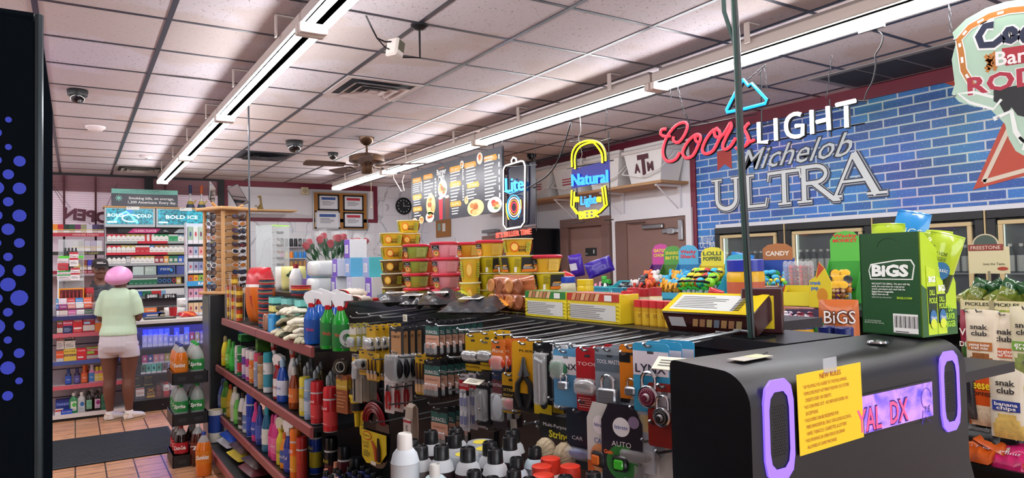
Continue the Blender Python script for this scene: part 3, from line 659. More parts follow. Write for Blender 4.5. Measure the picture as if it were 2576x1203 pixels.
for k,(px,c,cp,lb,lab) in enumerate([(398,M('5a2c2c',.2),'2a1a1a','6a3838','brown glass tincture bottle'),(418,M('d8d8dc',.4),'a02834','b02838','white tub with red lower half'),(436,M('d8d8e0',.4),'503070','5a3080','white tub with purple lower half'),(410,M('b8bcc8',.4),'802838','a8a8b8','pale tub behind the red and white one'),(430,M('b0b4c4',.4),'30407a','a0a8c0','pale tub behind the purple and white one')]):
    q=onY(px,1000,8.7);put(proto(('tub',k),lambda:jar([(.034,0,lb),(.036,.005,lb),(.036,.07,lb),(.036,.125,c),(.024,.14,c)],[(.026,.14,cp),(.026,.165,cp)],14,txt=('KARBE' if k else 'MIT',.095,.02,'902030',.036))),'supplement_tub',lab+' on the floor of the glass case','tub',(q.x,8.7+(k>2)*.1,.131),0,'tubs on the floor of the glass case')
# on the counter: red cup, snack bag, papers
q=onY(434,790,8.9)
put(proto('cup',lambda:[('cup',MB().lathe([(.034,0),(.045,.118),(.047,.12),(.044,.12),(.033,.004)],M('b81e28',.35),20,cap=True),[]),('liquid',MB().lathe([(.040,.1),(.001,.1)],'3a1010',16,cap=False),[])]),'drinking_cup','red plastic cup standing on the glass counter','cup',(q.x,8.85,1.006))
def pillow(w_,h,d,mat,crimp=None,n=10,wr=.12,seed=0,fins=.06):
    """a filled bag lying in the xz plane, front towards -y, origin at its middle; mat: function of (u, v)"""
    R=random.Random(seed);ph=[R.uniform(0,6.28) for _ in range(6)]
    def shape(u,v,s):
        a,c=2*u-1,2*v-1
        th=max(0,(1-a**4))**.6*max(0,1-(c/(1-fins))**4 if abs(c)<1-fins else 0)**.6
        wv=1+wr*math.sin(9*v+ph[0]+2*a)*math.cos(5*u+ph[1])+wr*.7*math.sin(17*u+6*v+ph[2])
        pin=1-.05*(1-abs(a))*0-.03*(c**4)
        return Vector((a*w_/2*(1-.04*th)*pin,s*d/2*th*wv,c*h/2*(1-.02*a*a)))
    b=MB()
    b.surf(lambda u,v:shape(u,v,-1),n,int(n*1.3),mat);b.surf(lambda u,v:shape(1-u,v,1),n,int(n*1.3),mat)
    return b
q=onY(470,787,8.9)
cm=lambda u,v:M('b8202c',.3) if (u+v*.6)%.9<.6 else M('e07a3a',.3)
bg=pillow(.2,.13,.05,cm,seed=3);thing('snack_bag','red and orange snack bag lying on the glass counter','snack bag',(q.x,8.87,1.035),(math.radians(-75),0,.2),None,bg)
q=onY(400,800,8.85);b=MB();b.bx(-.16,-.1,0,.16,.1,.02,'3a3c3c',.003);b.patch((0,0,.0201),X3,Y3,.28,.16,'a8a89c');b.lines((0,0,.0206),X3,Y3,.24,.1,5,'444444');thing('counter_mat','grey printed counter mat beside the woman\'s elbow','mat',(q.x,8.78,1.0055),0,None,b)
q=onY(452,800,9.0)
for k,(px,w_,h,c,lab) in enumerate([(383,.2,.06,'22408c','long blue carton on the counter behind the woman'),(378,.13,.05,'d8743c','small orange carton stacked on the long blue carton'),(410,.12,.05,'1c1a18','black and gold box behind the red cup'),(410,.1,.12,'3a2218','dark brown pouch box behind the counter')]):
    q=onY(px,780,9.12);thing('counter_carton',lab,'carton',(q.x,9.12 if k<3 else 9.2,1.006+(.061 if k==1 else .0)),0,None,carton(w_,.08 if k<3 else .06,h,c,[(.3,.6,'c8b8a0',.2,.8)]))
for k,(px,y,z,lab) in enumerate([(430,9.1,1.006,'white plastic-wrapped bundle behind the red cup'),(452,9.1,1.006,'crumpled clear bag bundle right of the red cup'),(462,9.12,1.11,'white pack of tissue on top of the clear bag bundle')]):
    q=onY(px,770,y);b=pillow(.15,.11,.12,lambda u,v:M('dcdad6',.3),seed=k+5);thing('tissue_pack',lab,'tissue pack',(q.x,y,z+.055),0,None,b)

# cigarette wall
SY=11.0
unit=thing('cigarette_rack','tall cigarette rack with two lit blue headers on the back wall','shelf rack')
SX0,SX1=.345,1.90
b=MB();b.bx(SX0,11.22,.9,SX1,11.26,2.45,M('8a7a80',.6));b.bx(SX0,SY,.9,SX0+.015,11.25,2.45,'a8a4a8');b.bx(SX1-.015,SY,.9,SX1,11.25,2.45,'a8a4a8')
for k in range(14):b.bx(SX0,11.215,2.0+k*.03,SX1,11.219,2.003+k*.03,'3a3438')
part('back_panel',b,unit)
b=MB();b.bx(SX0-.02,10.9,2.435,2.95,11.25,2.455,M('c49a5c',.5));part('wooden_top',b,unit)
for px0,px1,t1,t2 in ((263,391,'BOLD','COLD'),(393,528,'BOLD ICE',None)):
    a=onY(px0,550,10.9).x;c=onY(px1,550,10.9).x
    b=MB();b.bx(a,10.91,2.165,c,11.2,2.434,M('b8c4c8',.4),.004);hb=part('header_box',b,unit)
    p=MB()
    def tealnodes(nt,bb,L):
        tc=ND(nt,'TexCoord');v=ND(nt,'TexVoronoi');v.inputs['Scale'].default_value=26;L(tc.outputs['Object'],v.inputs['Vector'])
        n=ND(nt,'TexNoise');n.inputs['Scale'].default_value=3;L(tc.outputs['Object'],n.inputs['Vector'])
        mu_=ND(nt,'Math',operation='MULTIPLY');L(v.outputs['Distance'],mu_.inputs[0]);L(n.outputs['Fac'],mu_.inputs[1])
        r=ND(nt,'ValToRGB');e=r.color_ramp.elements;e[0].color=(*lin('0c2430'),1);e[1].color=(*lin('30b8d0'),1);e[1].position=.42
        L(mu_.outputs[0],r.inputs[0]);L(r.outputs[0],bb.inputs['Base Color']);L(r.outputs[0],bb.inputs['Emission Color']);bb.inputs['Emission Strength'].default_value=.22
    p.bx(a+.025,10.905,2.205,c-.03,10.91,2.42,nodes_mat('lit_teal_print',tealnodes,.3))
    m_=(a+c)/2;f=10.9035;wh=G('dff4f4',.75)
    if t2:p.text(t1,(a+.13,f,2.33),X3,Z3,.042,wh,w=.19,al='F',bold=.02);p.text(t2,(c-.14,f,2.325),X3,Z3,.042,wh,w=.18,al='F',bold=.02)
    else:p.text(t1,(m_-.02,f,2.315),X3,Z3,.05,wh,w=.42,al='F',bold=.02)
    if t2:
        stroke(p,[(.06,.05),(.1,.12),(.2,.18),(.26,.12),(.34,.02)],.03,(a+.06,10.905,2.2),X3,Z3,G('70d8e8',.8),.002);stroke(p,arc(.25,.09,.1,.05,0,330,14),.018,(a+.06,10.905,2.2),X3,Z3,G('b8f0f0',.8),.002)
        p.prism([(0,0),(.15,.08),(.1,.12),(-.04,.05)],(a+.2,10.904,2.3),X3,Z3,.001,G('3a78b8',.7))
    p.patch((a+.09,f,2.235),X3,Z3,.12,.022,G('c8e8e8',.7));part('lit_panel',p,hb)
    g=MB();g.bx(m_-.05,10.893,2.405,m_+.11,10.899,2.45,'eef4f0');g.lines((m_,10.893,2.435),X3,Z3,.08,.012,1,'444444');part('price_card',g,hb)
rails={}
for k,(py,cs) in enumerate([(609,['9aa09c','c01c34','9aa6a4','8a8454']),(637,['c01c34','c01c34','9a9a6a','a0a4a4']),(664,['a0a4a8','a0a4a8','a8acae','8a8a92']),(694,['70747c']*4),(718,['9a9ca0']*4),(747,['6a6e74']*4),(772,['6a6e74']*4)]):
    z=onY(390,py-2,SY).z;rails[k]=z
    b=MB();b.bx(SX0+.015,SY+.012,z-.012,SX1-.015,11.22,z,'55565c')
    L=(SX1-SX0-.03)/4
    for q in range(4):b.bx(SX0+.015+q*L,SY,z-.034,SX0+.015+(q+1)*L-.003,SY+.012,z+.002,M(cs[q],.4))
    part('shelf',b,unit)
z=onY(390,581,10.98).z
b=MB();b.bx(.5,10.97,z-.03,1.65,10.975,z+.03,'1a1a20');b.prism([(0,0),(.35,0),(.42,.065),(.07,.065)],(.62,10.9695,z-.032),X3,Z3,.002,'c8337c');b.text('CLASSIC FLAVOR',(.84,10.968,z),X3,Z3,.03,'f0d8e4',w=.28,al='F',bold=.02);b.prism([(0,0),(.3,0),(.3,.06),(.07,.06)],(1.2,10.9695,z-.03),X3,Z3,.002,'a8b0b4');b.lines((1.1,10.968,z),X3,Z3,.06,.03,2,'d8d8d8');part('banner',b,unit,'pink and black banner strip')
def pack(c,style):
    b=MB();w_,d,h=.064,.022,.1
    base={'roof':'ecebe6','side':'ecebe6','full':c,'cap':c,'ring':'1c2430'}[style]
    b.bx(-w_/2,-d/2,0,w_/2,d/2,h,M(base,.35),.0015);f=-d/2-.0004
    if style=='roof':b.add([(-w_*.48,f,h*.99),(-w_*.48,f,h*.62),(0,f,h*.86),(w_*.48,f,h*.62),(w_*.48,f,h*.99)],[(0,1,2,4),(2,3,4)],M(c,.35),False);b.patch((0,f,h*.25),X3,Z3,w_*.6,h*.06,'8a8a88')
    elif style=='side':b.add([(-w_*.48,f,h*.98),(-w_*.48,f,.001),(0,f,.001),(-w_*.1,f,h*.5),(0,f,h*.98)],[(0,1,2,3,4)],M(c,.35),False)
    elif style=='full':b.patch((0,f,h*.4),X3,Z3,w_*.6,h*.4,'e8e4e0');b.text('L&M',(0,f-.0005,h*.4),X3,Z3,h*.18,c,w=w_*.5,al='F')
    elif style=='cap':b.patch((0,f,h*.86),X3,Z3,w_*.96,h*.24,'dfe6e2');b.patch((0,f,h*.2),X3,Z3,w_*.5,h*.05,'a8c8b8')
    else:b.disc((0,f,h*.5),X3,Z3,w_*.38,h*.3,c,14);b.disc((0,f-.0003,h*.5),X3,Z3,w_*.24,h*.2,'1c2430',14)
    return b
CN={'c0222e':'red','b8a24e':'gold','1f9a5c':'green','3a7ac0':'blue','9a6a3a':'brown','a8acac':'silver','26282c':'black','8a1c28':'dark red','d8963c':'orange','1c6a4a':'dark green','2a5ab0':'deep blue','d8b848':'yellow','7aa8cc':'pale blue','e0e0e2':'white'}
R_,Gd,Gn,Bl,Br,Sv,Bk,DR,Og,DG,DB,Yw,PB,Wh=list(CN)
rows={0:[(R_,'roof')]*4+[(Gd,'roof')]*4+[(R_,'side')]*2+[(Gn,'roof')]*3+[(Gn,'cap')]*2+[(PB,'roof')]*3,1:[(R_,'roof')]*3+[(Gd,'roof')]*3+[(R_,'cap')]*3+[(Bl,'roof')]+[(Br,'roof')]*3+[(Sv,'roof')]*4,
        2:[(Bk,'roof')]*4+[(Sv,'full')]+[(Br,'roof')]+[(Gd,'roof')]*4+[(DR,'full')]*2+[(Og,'full')]+[(DG,'full')]*2+[(DB,'full')]*3}
for k,lst in rows.items():
    for i,(c,st) in enumerate(lst):
        x=onY(273+i*11.95,600,SY).x+.01
        put(proto(('pk',c,st),lambda:[('p',pack(c,st),[])]),'cigarette_pack','%s pack from the left on the %s cigarette shelf, %s and white'%(ORD[i],['top','second','third'][k],CN[c]),'cigarette pack',(x,SY+.03,rails[k]+.001),0,'cigarette packs on the rack')
for k,lst in {4:[(DG,'cap')]*6+[(Bl,'ring')]*3+[(R_,'ring')]+[(Yw,'full')],5:[(DB,'cap')]*2+[(DG,'cap')]*2+[(R_,'cap')]*2+[(PB,'cap')]+[(Wh,'cap')]*4}.items():
    for i,(c,st) in enumerate(lst):
        x=onY((331 if k==4 else 340)+i*11.9,720,SY).x
        put(proto(('pk',c,st),lambda:[('p',pack(c,st),[])]),'cigarette_pack','%s small box from the left on the %s shelf of the rack, %s'%(ORD[i],{4:'fifth',5:'sixth'}[k],CN[c]),'tobacco box',(x,SY+.03,rails[k]+.001),0,'tobacco boxes on the rack')
for i,t in enumerate(('$880','$916')):
    q=onY((383,427)[i],745,SY-.02);b=MB();b.bx(-.09,0,-.032,.09,.004,.03,'14161a');b.text(t,(0,-.0005,0),X3,Z3,.042,'f0f0f0',w=.13,al='F',bold=.03);thing('price_sign',['black price sign on the cigarette rack, left of two','black price sign on the cigarette rack, right of two'][i],'price sign',(q.x,SY-.006,q.z),0,None,b)
for i,(a,c,col,tx) in enumerate([(334,362,'b8ccc8',''),(364,393,'a8bcb4','$7.62'),(396,441,'1c3f88','UP YOUR CRUSH'),(444,476,'20308c','')]):
    x0_,x1_=onY(a,685,SY).x,onY(c,685,SY).x;z=rails[3]
    b=MB();b.bx(x0_,SY+.005,z+.004,x1_,SY+.012,z+.125,M(col,.15));
    if tx:b.text(tx,((x0_+x1_)/2-.01,SY+.0045,z+.08),X3,Z3,.035,'e8f0f0',w=(x1_-x0_)*.6,al='F')
    if i==2:b.disc((x1_-.05,SY+.0045,z+.065),X3,Z3,.035,.045,'0c1c30',16);b.disc((x1_-.05,SY+.004,z+.065),X3,Z3,.02,.027,'3a90d8',16)
    thing('advert_card',['shiny grey advert card beside the pink bonnet','shiny advert card with a price on the fourth shelf','blue advert card with white lettering on the fourth shelf','dark blue advert card at the right of the fourth shelf'][i],'card',mb=b)
# notice above the rack
b=MB();a,c=onY(280,475,10.94),onY(447,525,10.94);zt,zb=2.70,2.46
b.bx(a.x,10.93,zb,c.x,10.945,zt,M('4a4e56',.4),.003);b.bx(a.x,10.929,zt-.065,c.x,10.93,zt-.001,'86d0c0');m_=(a.x+c.x)/2
b.text('Smoking kills, on average,',(m_+.08,10.9285,zb+.115),X3,Z3,.036,'ffffff',w=.57,al='F',bold=.015);b.text('1,200 Americans. Every day.',(m_+.09,10.9285,zb+.058),X3,Z3,.036,'ffffff',w=.61,al='F',bold=.015)
b.text('A FEDERAL COURT HAS ORDERED',(m_,10.9285,zt-.02),X3,Z3,.012,'2a4a48',w=.36,al='F');b.text('R.J. REYNOLDS TOBACCO & PHILIP MORRIS USA TO STATE:',(m_,10.9285,zt-.043),X3,Z3,.012,'2a4a48',w=.6,al='F')
for k in range(4):an=k*math.pi/4;stroke(b,[(-.045*math.cos(an),-.045*math.sin(an)),(.045*math.cos(an),.045*math.sin(an))],.009,(a.x+.09,10.93,zb+.11),X3,Z3,'8fd8c8',.0014+.0001*k)
thing('smoking_notice','grey and mint court notice reading Smoking kills above the cigarette rack','sign',mb=b)
# mirrored sign in the window with its strings
b=MB();c0=onY(219,543,11.3);MR=M('5c2338',.5)
V,F,x0_,x1_,y0_,y1_=textmesh('OPEN',0,.05)
kx,ky=.56/(x1_-x0_),.17/(y1_-y0_)
Vf=[(-(v.x-(x0_+x1_)/2)*kx,-.0,(v.y-.35)*ky-(v.x-.9)*(-.01)) for v in V];n_=len(Vf)
b.add(Vf,[tuple(reversed(f)) for f in F],MR,False);b.add([(p[0],p[1]+.02,p[2]) for p in Vf],F,MR,False)
sg=thing('window_sign','mirrored maroon OPEN letters hanging in the slatted window','sign',(c0.x,11.30,c0.z),(0,math.radians(4),0),None,b)
b=MB()
for p,q in (((-.26,0,.09),(-.55,0,.55)),((-.2,0,.09),(-.42,0,.38)),((.2,0,.08),(.34,0,.5)),((.02,.01,-.09),(.1,.01,-.16)),((.1,.01,-.16),(.18,.01,-.06))):b.tube([p,q],.003,'5a4a50',4)
part('hanging_wire',b,sg)
# cigar shelves to the left of the rack
sh=thing('cigar_shelf','three maroon-railed cigar shelves under the mirrored window sign','shelf unit')
CZ={}
for k,(py,c,tx) in enumerate([(592,'a8283c','SWISHER SWEETS'),(638,'2c2a26','GOOD LEAF'),(685,'8a2436','WHITE OWL')]):
    z=onY(230,py-5,11.0).z;CZ[k]=z;b=MB();b.bx(-.4,11.01,z-.012,.34,11.3,z,'6a5a5c');b.bx(-.4,11.0,z-.045,.34,11.01,z+.002,M(c,.4));b.text(tx,(.12,10.9995,z-.022),X3,Z3,.022,'e8c8c0' if k != 1 else 'c8b860',w=.3,al='F');part('shelf',b,sh)
for k,cols in {0:[('e08a2a','orange'),('b8202c','red'),('1c2a26','black'),('1f4a30','dark green'),('6a1f58','purple'),('8a8a6c','olive'),('b8b4c0','pale grey'),('3a2a5a','violet'),('3a2a48','deep violet')],1:[('a8a09c','grey'),('8a7a70','taupe'),('b8b4c4','silver'),('a8a0b4','lilac'),('c8c8d0','white')],2:[('5a2434','maroon'),('7a3a2a','rust'),('3430a8','bright blue'),('6a2a2c','wine')]}.items():
    for i,(c,cn) in enumerate(cols):
        x=onY({0:138,1:190,2:200}[k]+i*{0:14.5,1:15,2:13}[k],590,11.0).x;h=[.12,.15,.14][k]
        b=carton(.068,.05,h,c,[(.05,.32,'c8b8a8' if i%2 else 'e0dcd8'),(.38,.44,'e8d060')],());thing('cigar_pouch','%s cigar box from the left on the %s cigar shelf, %s'%(ORD[i],['upper','middle','lower'][k],cn),'cigar box',(x,11.05,CZ[k]+.001),0,'cigar boxes left of the rack',b)
# clear rack of lottery and lighter goods on the counter, left of the shopkeeper
rk=thing('acrylic_rack','clear counter rack with green edge and red tags beside the shopkeeper','display rack')
ax0,ax1=onY(146,650,8.95).x,onY(212,650,8.95).x
b=MB();AC=M('dfe8ea',.05,alpha=.22)
for x in (ax0,ax1-.006):b.bx(x,9.07,1.2155,x+.006,9.27,1.93,AC)
b.bx(ax0,9.26,1.2155,ax1,9.27,1.93,AC);b.bx(ax0-.004,9.06,1.2155,ax0,9.07,1.7,G('d8f0ff',2.2));part('frame',b,rk)
for z,c in ((1.73,'58c83a'),(1.48,'c8d0d4'),(1.36,'2f9a3c')):b=MB();b.bx(ax0+.006,9.07,z-.008,ax1-.006,9.26,z,M('cfd6d8',.2,alpha=.6));b.bx(ax0+.006,9.065,z-.02,ax1-.006,9.07,z+.01,c);part('shelf',b,rk)
for k,(px,py,w_,h,c,c2,lab) in enumerate([(158,665,.1,.13,'d8d4d8','b82838','white and red hang tag at the left of the clear rack'),(186,652,.085,.16,'e8e4e4','b82838','white price tag with red band high on the clear rack'),(189,690,.085,.14,'e8e4e6','b02838','white price tag with red band low on the clear rack'),(161,693,.13,.1,'e0d8e0','2f9a40','green and white card box on the clear rack')]):
    q=onY(px,py,8.93);thing('lighter_card',lab,'card',(q.x,9.058-.007*(k==2),q.z-h/2),0,None,carton(w_,.006,h,c,[(.45,.6,c2),(.85,1,c2) if k else (.0,.45,c2)],[('Zippo',.72,.12,'903040')],(.25,.2,3,'777777')))
for k in range(4):b=MB();b.lathe([(.016,0),(.016,.06),(.01,.075),(.01,.1)],M(['15151a','1a1814','22201a','15151a'][k],.3),10);q=onY(164+k*9,605,9.05);thing('lighter_stand','%s black lighter figure from the left on top of the clear rack'%ORD[k],'lighter',(q.x,9.14,1.731),0,'lighters on the clear rack',b)
q0,q1=onY(147,750,8.9),onY(212,750,8.9)
b=MB();W2=q1.x-q0.x;b.bx(0,0,0,W2,.08,.165,M('d88a24',.4),.003);b.bx(.014,-.001,.014,W2-.014,.0,.15,'5a1620')
for k in range(6):b.lathe([(.011,.06),(.012,.1),(.006,.12),(.007,.14)],M('8a2a2c',.25),8,(.03+k*(W2-.06)/5,-.008,0))
b.prism([(0,0),(W2*.62,0),(W2*.58,.05),(.03,.05)],(.035,-.002,.012),X3,Z3,.002,'c08a30');b.text('FIREBALL',(W2*.42,-.0045,.034),X3,Z3,.016,'3a1010',w=.13,al='F')
thing('miniature_display','orange framed display of miniature bottles on the counter by the shopkeeper','display box',(q0.x,8.98,1.216),0,None,b)
b=MB();b.bx(q0.x-.02,8.975,1.0905,.49,9.28,1.215,M('a89888',.5));thing('counter_riser','low riser behind the pill boxes under the orange display','riser',mb=b)
b=MB();b.lathe([(.05,0),(.05,.09),(.045,.1)],GL('7a3020',.9),14);r=thing('candy_jar','brown candy jar with red lid beside the shopkeeper','jar',(onY(224,740,9.05).x,9.03,1.216),0,None,b);b=MB();b.lathe([(.047,.1),(.05,.13),(.04,.165)],'a82430',14);part('lid',b,r)
b=pillow(.2,.16,.08,lambda u,v:M('3c3a34' if .3<u<.7 and v>.3 else 'b8a050',.3),seed=9);thing('jerky_bag','clear bag of dark jerky on the acrylic rack shelf','bag',(onY(175,710,9.06).x,9.16,1.575),0,None,b)
# ================= the two people
def rings(b,R,mat,n=20):
    V=[];F=[]
    for (x,y,z,rx,ry) in R:
        for k in range(n):a=2*math.pi*k/n;V.append((x+rx*math.cos(a),y+ry*math.sin(a),z))
    for i in range(len(R)-1):
        for k in range(n):F.append((i*n+k,i*n+(k+1)%n,(i+1)*n+(k+1)%n,(i+1)*n+k))
    F.append(tuple(range(n-1,-1,-1)));F.append(tuple((len(R)-1)*n+k for k in range(n)))
    b.add(V,F,mat)
def limb(b,pts,rad,mat):
    b.tube(pts,rad,mat,14)
    for p,r in zip(pts,rad):b.ball(p,r*.99,mat,14,9)
def fuse(o,vox,it=6):
    m=o.modifiers.new('fuse','REMESH');m.mode='VOXEL';m.voxel_size=vox;m.use_smooth_shade=True
    if it:s=o.modifiers.new('smooth','SMOOTH');s.iterations=it;s.factor=.5
def hand(b,p,d,side,mat,s=1.):
    """palm, four unequal bent fingers and a thumb; d: direction of the fingers, side: direction of the thumb"""
    p,d,t=Vector(p),Vector(d).normalized(),Vector(side).normalized();n=d.cross(t).normalized()
    for k in range(4):
        r0=p+t*((1.5-k)*.019*s);b.tube([p,r0+d*.085*s],[.017*s,.012*s],mat,8)
        L=(.07,.08,.075,.058)[k]*s;a=r0+d*.085*s;c=a+d*L*.5+n*.012*s;e=a+d*L*.85+n*.036*s
        limb(b,[a,c,e],[.0095*s,.0088*s,.0075*s],mat)
    a=p+t*.02*s+d*.02*s;limb(b,[a,a+t*.035*s+d*.025*s,a+t*.045*s+d*.058*s+n*.012*s],[.013*s,.0105*s,.0085*s],mat)
def face(b,z,y,mat,w=.07):
    """head with brow, nose, lips, chin and ears; z: middle of the eyes, face towards -y"""
    b.ball((0,y,z+.012),.1,mat,22,16,(.78,.95,1.16));b.ball((0,y-.022,z-.058),.068,mat,18,12,(.86,.92,.95));b.ball((0,y-.062,z-.098),.027,mat,12,8,(1.1,.9,.8))
    b.tube([(0,y-.088,z+.008),(0,y-.105,z-.03)],[.008,.014],mat,10);b.ball((0,y-.103,z-.034),.016,mat,10,8);
    for s in (-1,1):
        b.ball((s*.013,y-.096,z-.038),.009,mat,8,6);b.ball((s*.03,y-.083,z+.018),.016,mat,8,6,(1.5,.6,.5));b.ball((s*.042,y-.07,z-.032),.024,mat,10,8);b.ball((s*.081,y+.004,z-.01),.03,mat,10,8,(.35,.6,1.05))
    b.ball((0,y-.088,z-.068),.02,mat,10,6,(1.3,.55,.32));b.ball((0,y-.087,z-.078),.018,mat,10,6,(1.2,.55,.36))

# woman at the counter, seen from behind
SK=M('6a4436',.5,noise=.08,nscale=9)
q=onY(309,1040,8.30)
wm=thing('person','person in pink bonnet, mint T-shirt and pale shorts at the counter, seen from behind','person',(q.x-.03,8.28,0),math.radians(158));wm.scale=(.79,.86,1)
b=MB()
for s,fx in ((-1,-.115),(1,.125)):
    rings(b,[(s*.118,.012,.80,.118,.135),(s*.122,.0,.70,.112,.122),(s*.12,-.004,.60,.097,.105),(s*.115,-.004,.50,.08,.085),(s*.113,.002,.44,.073,.078),(s*.115,.02,.36,.077,.082),(s*.116,.02,.28,.07,.076),(s*.116,.01,.18,.05,.056),(s*.116,.005,.1,.04,.046),(s*.116,0,.05,.042,.055)],SK)
rings(b,[(0,.02,.70,.2,.12),(0,.035,.78,.215,.16),(0,.03,.87,.21,.15),(0,.0,1.0,.178,.125),(0,-.01,1.14,.178,.13),(0,.01,1.25,.18,.115),(0,.015,1.32,.16,.09),(0,.01,1.36,.1,.07),(0,.005,1.39,.056,.058),(0,-.005,1.45,.052,.056)],SK)
hd=MB();face(hd,1.485,-.01,SK);T=TR(0,0,0)@TR(0,-.01,1.42)@RZ(-.75)@TR(0,.01,-1.42)
b.v+=[T@v for v in hd.v];o_=len(b.v)-len(hd.v);b.f+=[[k+o_ for k in f] for f in hd.f];b.m+=[0]*len(hd.f);b.sm+=[True]*len(hd.f)
limb(b,[(-.175,.01,1.30),(-.215,.0,1.19),(-.225,-.02,1.08),(-.17,-.17,1.06),(-.09,-.25,1.1)],[.062,.058,.05,.044,.031],SK)
limb(b,[(.175,.01,1.30),(.215,.01,1.19),(.228,-.01,1.08),(.16,-.16,1.05),(.07,-.235,1.09)],[.062,.058,.05,.044,.031],SK)
hand(b,(-.085,-.255,1.1),(.6,-.6,.35),(0,.3,1),SK);hand(b,(.065,-.24,1.09),(-.6,-.6,.35),(0,.3,1),SK)
bo=part('body',b,wm);fuse(bo,.0085,5)
b=MB();SH=M('c0d8bb',.8,noise=.06,nscale=7,bump=.25)
rings(b,[(0,.035,.895,.226,.172),(0,.035,.93,.222,.168),(0,.015,1.0,.203,.15),(0,.0,1.1,.2,.15),(0,.01,1.2,.2,.145),(0,.016,1.28,.2,.125),(0,.018,1.33,.175,.1),(0,.015,1.365,.115,.082),(0,.012,1.385,.082,.075)],SH,24)
for s in (-1,1):b.tube([(s*.15,.012,1.31),(s*.205,.008,1.22),(s*.23,.0,1.1)],[.075,.078,.076],SH,14);b.ball((s*.168,.012,1.29),.078,SH,14,9)
bo=part('tee_shirt',b,wm,'mint green T-shirt');fuse(bo,.009,4)
b=MB();ST=M('cdc6cd',.8,noise=.04,nscale=9,bump=.15)
rings(b,[(0,.03,.915,.215,.158),(0,.036,.86,.222,.168),(0,.038,.79,.229,.178),(0,.03,.73,.228,.16),(0,.02,.70,.21,.13)],ST,24)
for s in (-1,1):rings(b,[(s*.118,.022,.82,.113,.158),(s*.122,.02,.76,.116,.155),(s*.124,.008,.70,.12,.14),(s*.124,.004,.665,.121,.133)],ST,20)
bo=part('shorts',b,wm,'pale grey shorts');fuse(bo,.008,3)
b=MB();PK=M('dd97c8',.35,noise=.06,nscale=6,bump=.2)
def bon(u,v):
    a=2*math.pi*u;e=math.pi*(.02+.64*v);r=math.sin(e);ruf=1+.035*math.sin(22*a)*max(0,v-.55)*2+.02*math.sin(7*a+3*v)
    rr=(0.16 if v<.8 else .16-.045*(v-.8)/.2)*ruf
    return Vector((rr*r*math.cos(a)*1.0,.02+rr*r*math.sin(a)*1.08,1.488+.123*math.cos(e)*(1 if e<1.57 else .95)+.02*r*math.sin(a)*-1))
b.surf(bon,48,16,PK,True);part('bonnet',b,wm,'pink satin bonnet')
SHO=[(.068,.012,.014),(.06,.032,.03),(.035,.041,.04),(-.02,.044,.043),(-.08,.044,.036),(-.13,.05,.031),(-.17,.047,.027),(-.2,.034,.02),(-.212,.012,.01)]
for s in (-1,1):
    T=TR(s*.116,.01,0)@RZ(-.75 if s<0 else -.85)
    sh=MB();sh.M=T;CL=M('dcd6cc',.5);n_=16;V=[(rx*math.cos(2*math.pi*k/n_),y,.016+rz+rz*math.sin(2*math.pi*k/n_)) for y,rx,rz in SHO for k in range(n_)]
    sh.add(V,[(i*n_+k,i*n_+(k+1)%n_,(i+1)*n_+(k+1)%n_,(i+1)*n_+k) for i in range(len(SHO)-1) for k in range(n_)],CL);so=part('clog',sh,wm)
    sl=MB();sl.M=T;sl.prism([(x,y) for y,x,_ in SHO]+[(-x,y) for y,x,_ in reversed(SHO)],(0,0,.02),X3,Y3,.019,M('b49a7c',.6));part('sole',sl,so)
    st=MB();st.M=T;st.tube([(-.045,-.03,.06),(-.042,.03,.075),(0,.066,.08),(.042,.03,.075),(.045,-.03,.06)],.005,M('c8b090',.5),6);part('heel_strap',st,so)
    k=MB();k.lathe([(.052,.03),(.054,.07),(.05,.1),(.047,.112),(.043,.113)],M('e8e6e6',.8),16,(s*.116,.006,0),cap=False);part('sock',k,wm)

# shopkeeper
SK2=M('80584a',.5,noise=.08,nscale=9)
q=onY(258,690,9.75)
mn=thing('person','person in dark cap, glasses and grey striped polo standing behind the counter','person',(q.x-.03,9.75,-.045),.12)
b=MB();face(b,1.63,-.03,SK2)
rings(b,[(0,.02,.9,.17,.12),(0,.0,1.05,.18,.13),(0,0,1.2,.19,.125),(0,.01,1.34,.2,.11),(0,.012,1.42,.14,.085),(0,.005,1.47,.07,.065),(0,-.01,1.54,.058,.06)],SK2)
for s in (-1,1):
    limb(b,[(s*.2,.01,1.36),(s*.255,.02,1.22),(s*.265,.0,1.08),(s*.2,-.18,1.02)],[.06,.052,.044,.03],SK2)
    hand(b,(s*.195,-.19,1.02),(-s*.3,-.9,-.1),(-s*.8,.2,.3),SK2)
    rings(b,[(s*.09,.01,.92,.1,.11),(s*.1,0,.7,.085,.09),(s*.1,0,.45,.06,.065),(s*.1,.02,.3,.06,.065),(s*.1,.0,.06,.04,.05),(s*.1,-.04,.02,.042,.1)],SK2)
bo=part('body',b,mn);fuse(bo,.0075,3)
def polo(nt,bb,L):
    tc=ND(nt,'TexCoord');sp=ND(nt,'SeparateXYZ');L(tc.outputs['Object'],sp.inputs[0])
    m1=ND(nt,'Math',operation='MODULO');m1.inputs[1].default_value=.052;L(sp.outputs[2],m1.inputs[0])
    m2=ND(nt,'Math',operation='LESS_THAN');m2.inputs[1].default_value=.005;L(m1.outputs[0],m2.inputs[0])
    mx=ND(nt,'Mix',data_type='RGBA');mx.inputs[6].default_value=(*lin('454850'),1);mx.inputs[7].default_value=(*lin('15161c'),1);L(m2.outputs[0],mx.inputs[0]);L(mx.outputs[2],bb.inputs['Base Color'])
pn=nodes_mat('striped_polo',polo,.8)
b=MB();rings(b,[(0,.02,.92,.195,.145),(0,.0,1.05,.205,.15),(0,0,1.2,.213,.145),(0,.01,1.34,.215,.125),(0,.012,1.41,.16,.1),(0,.01,1.44,.1,.08)],pn,24)
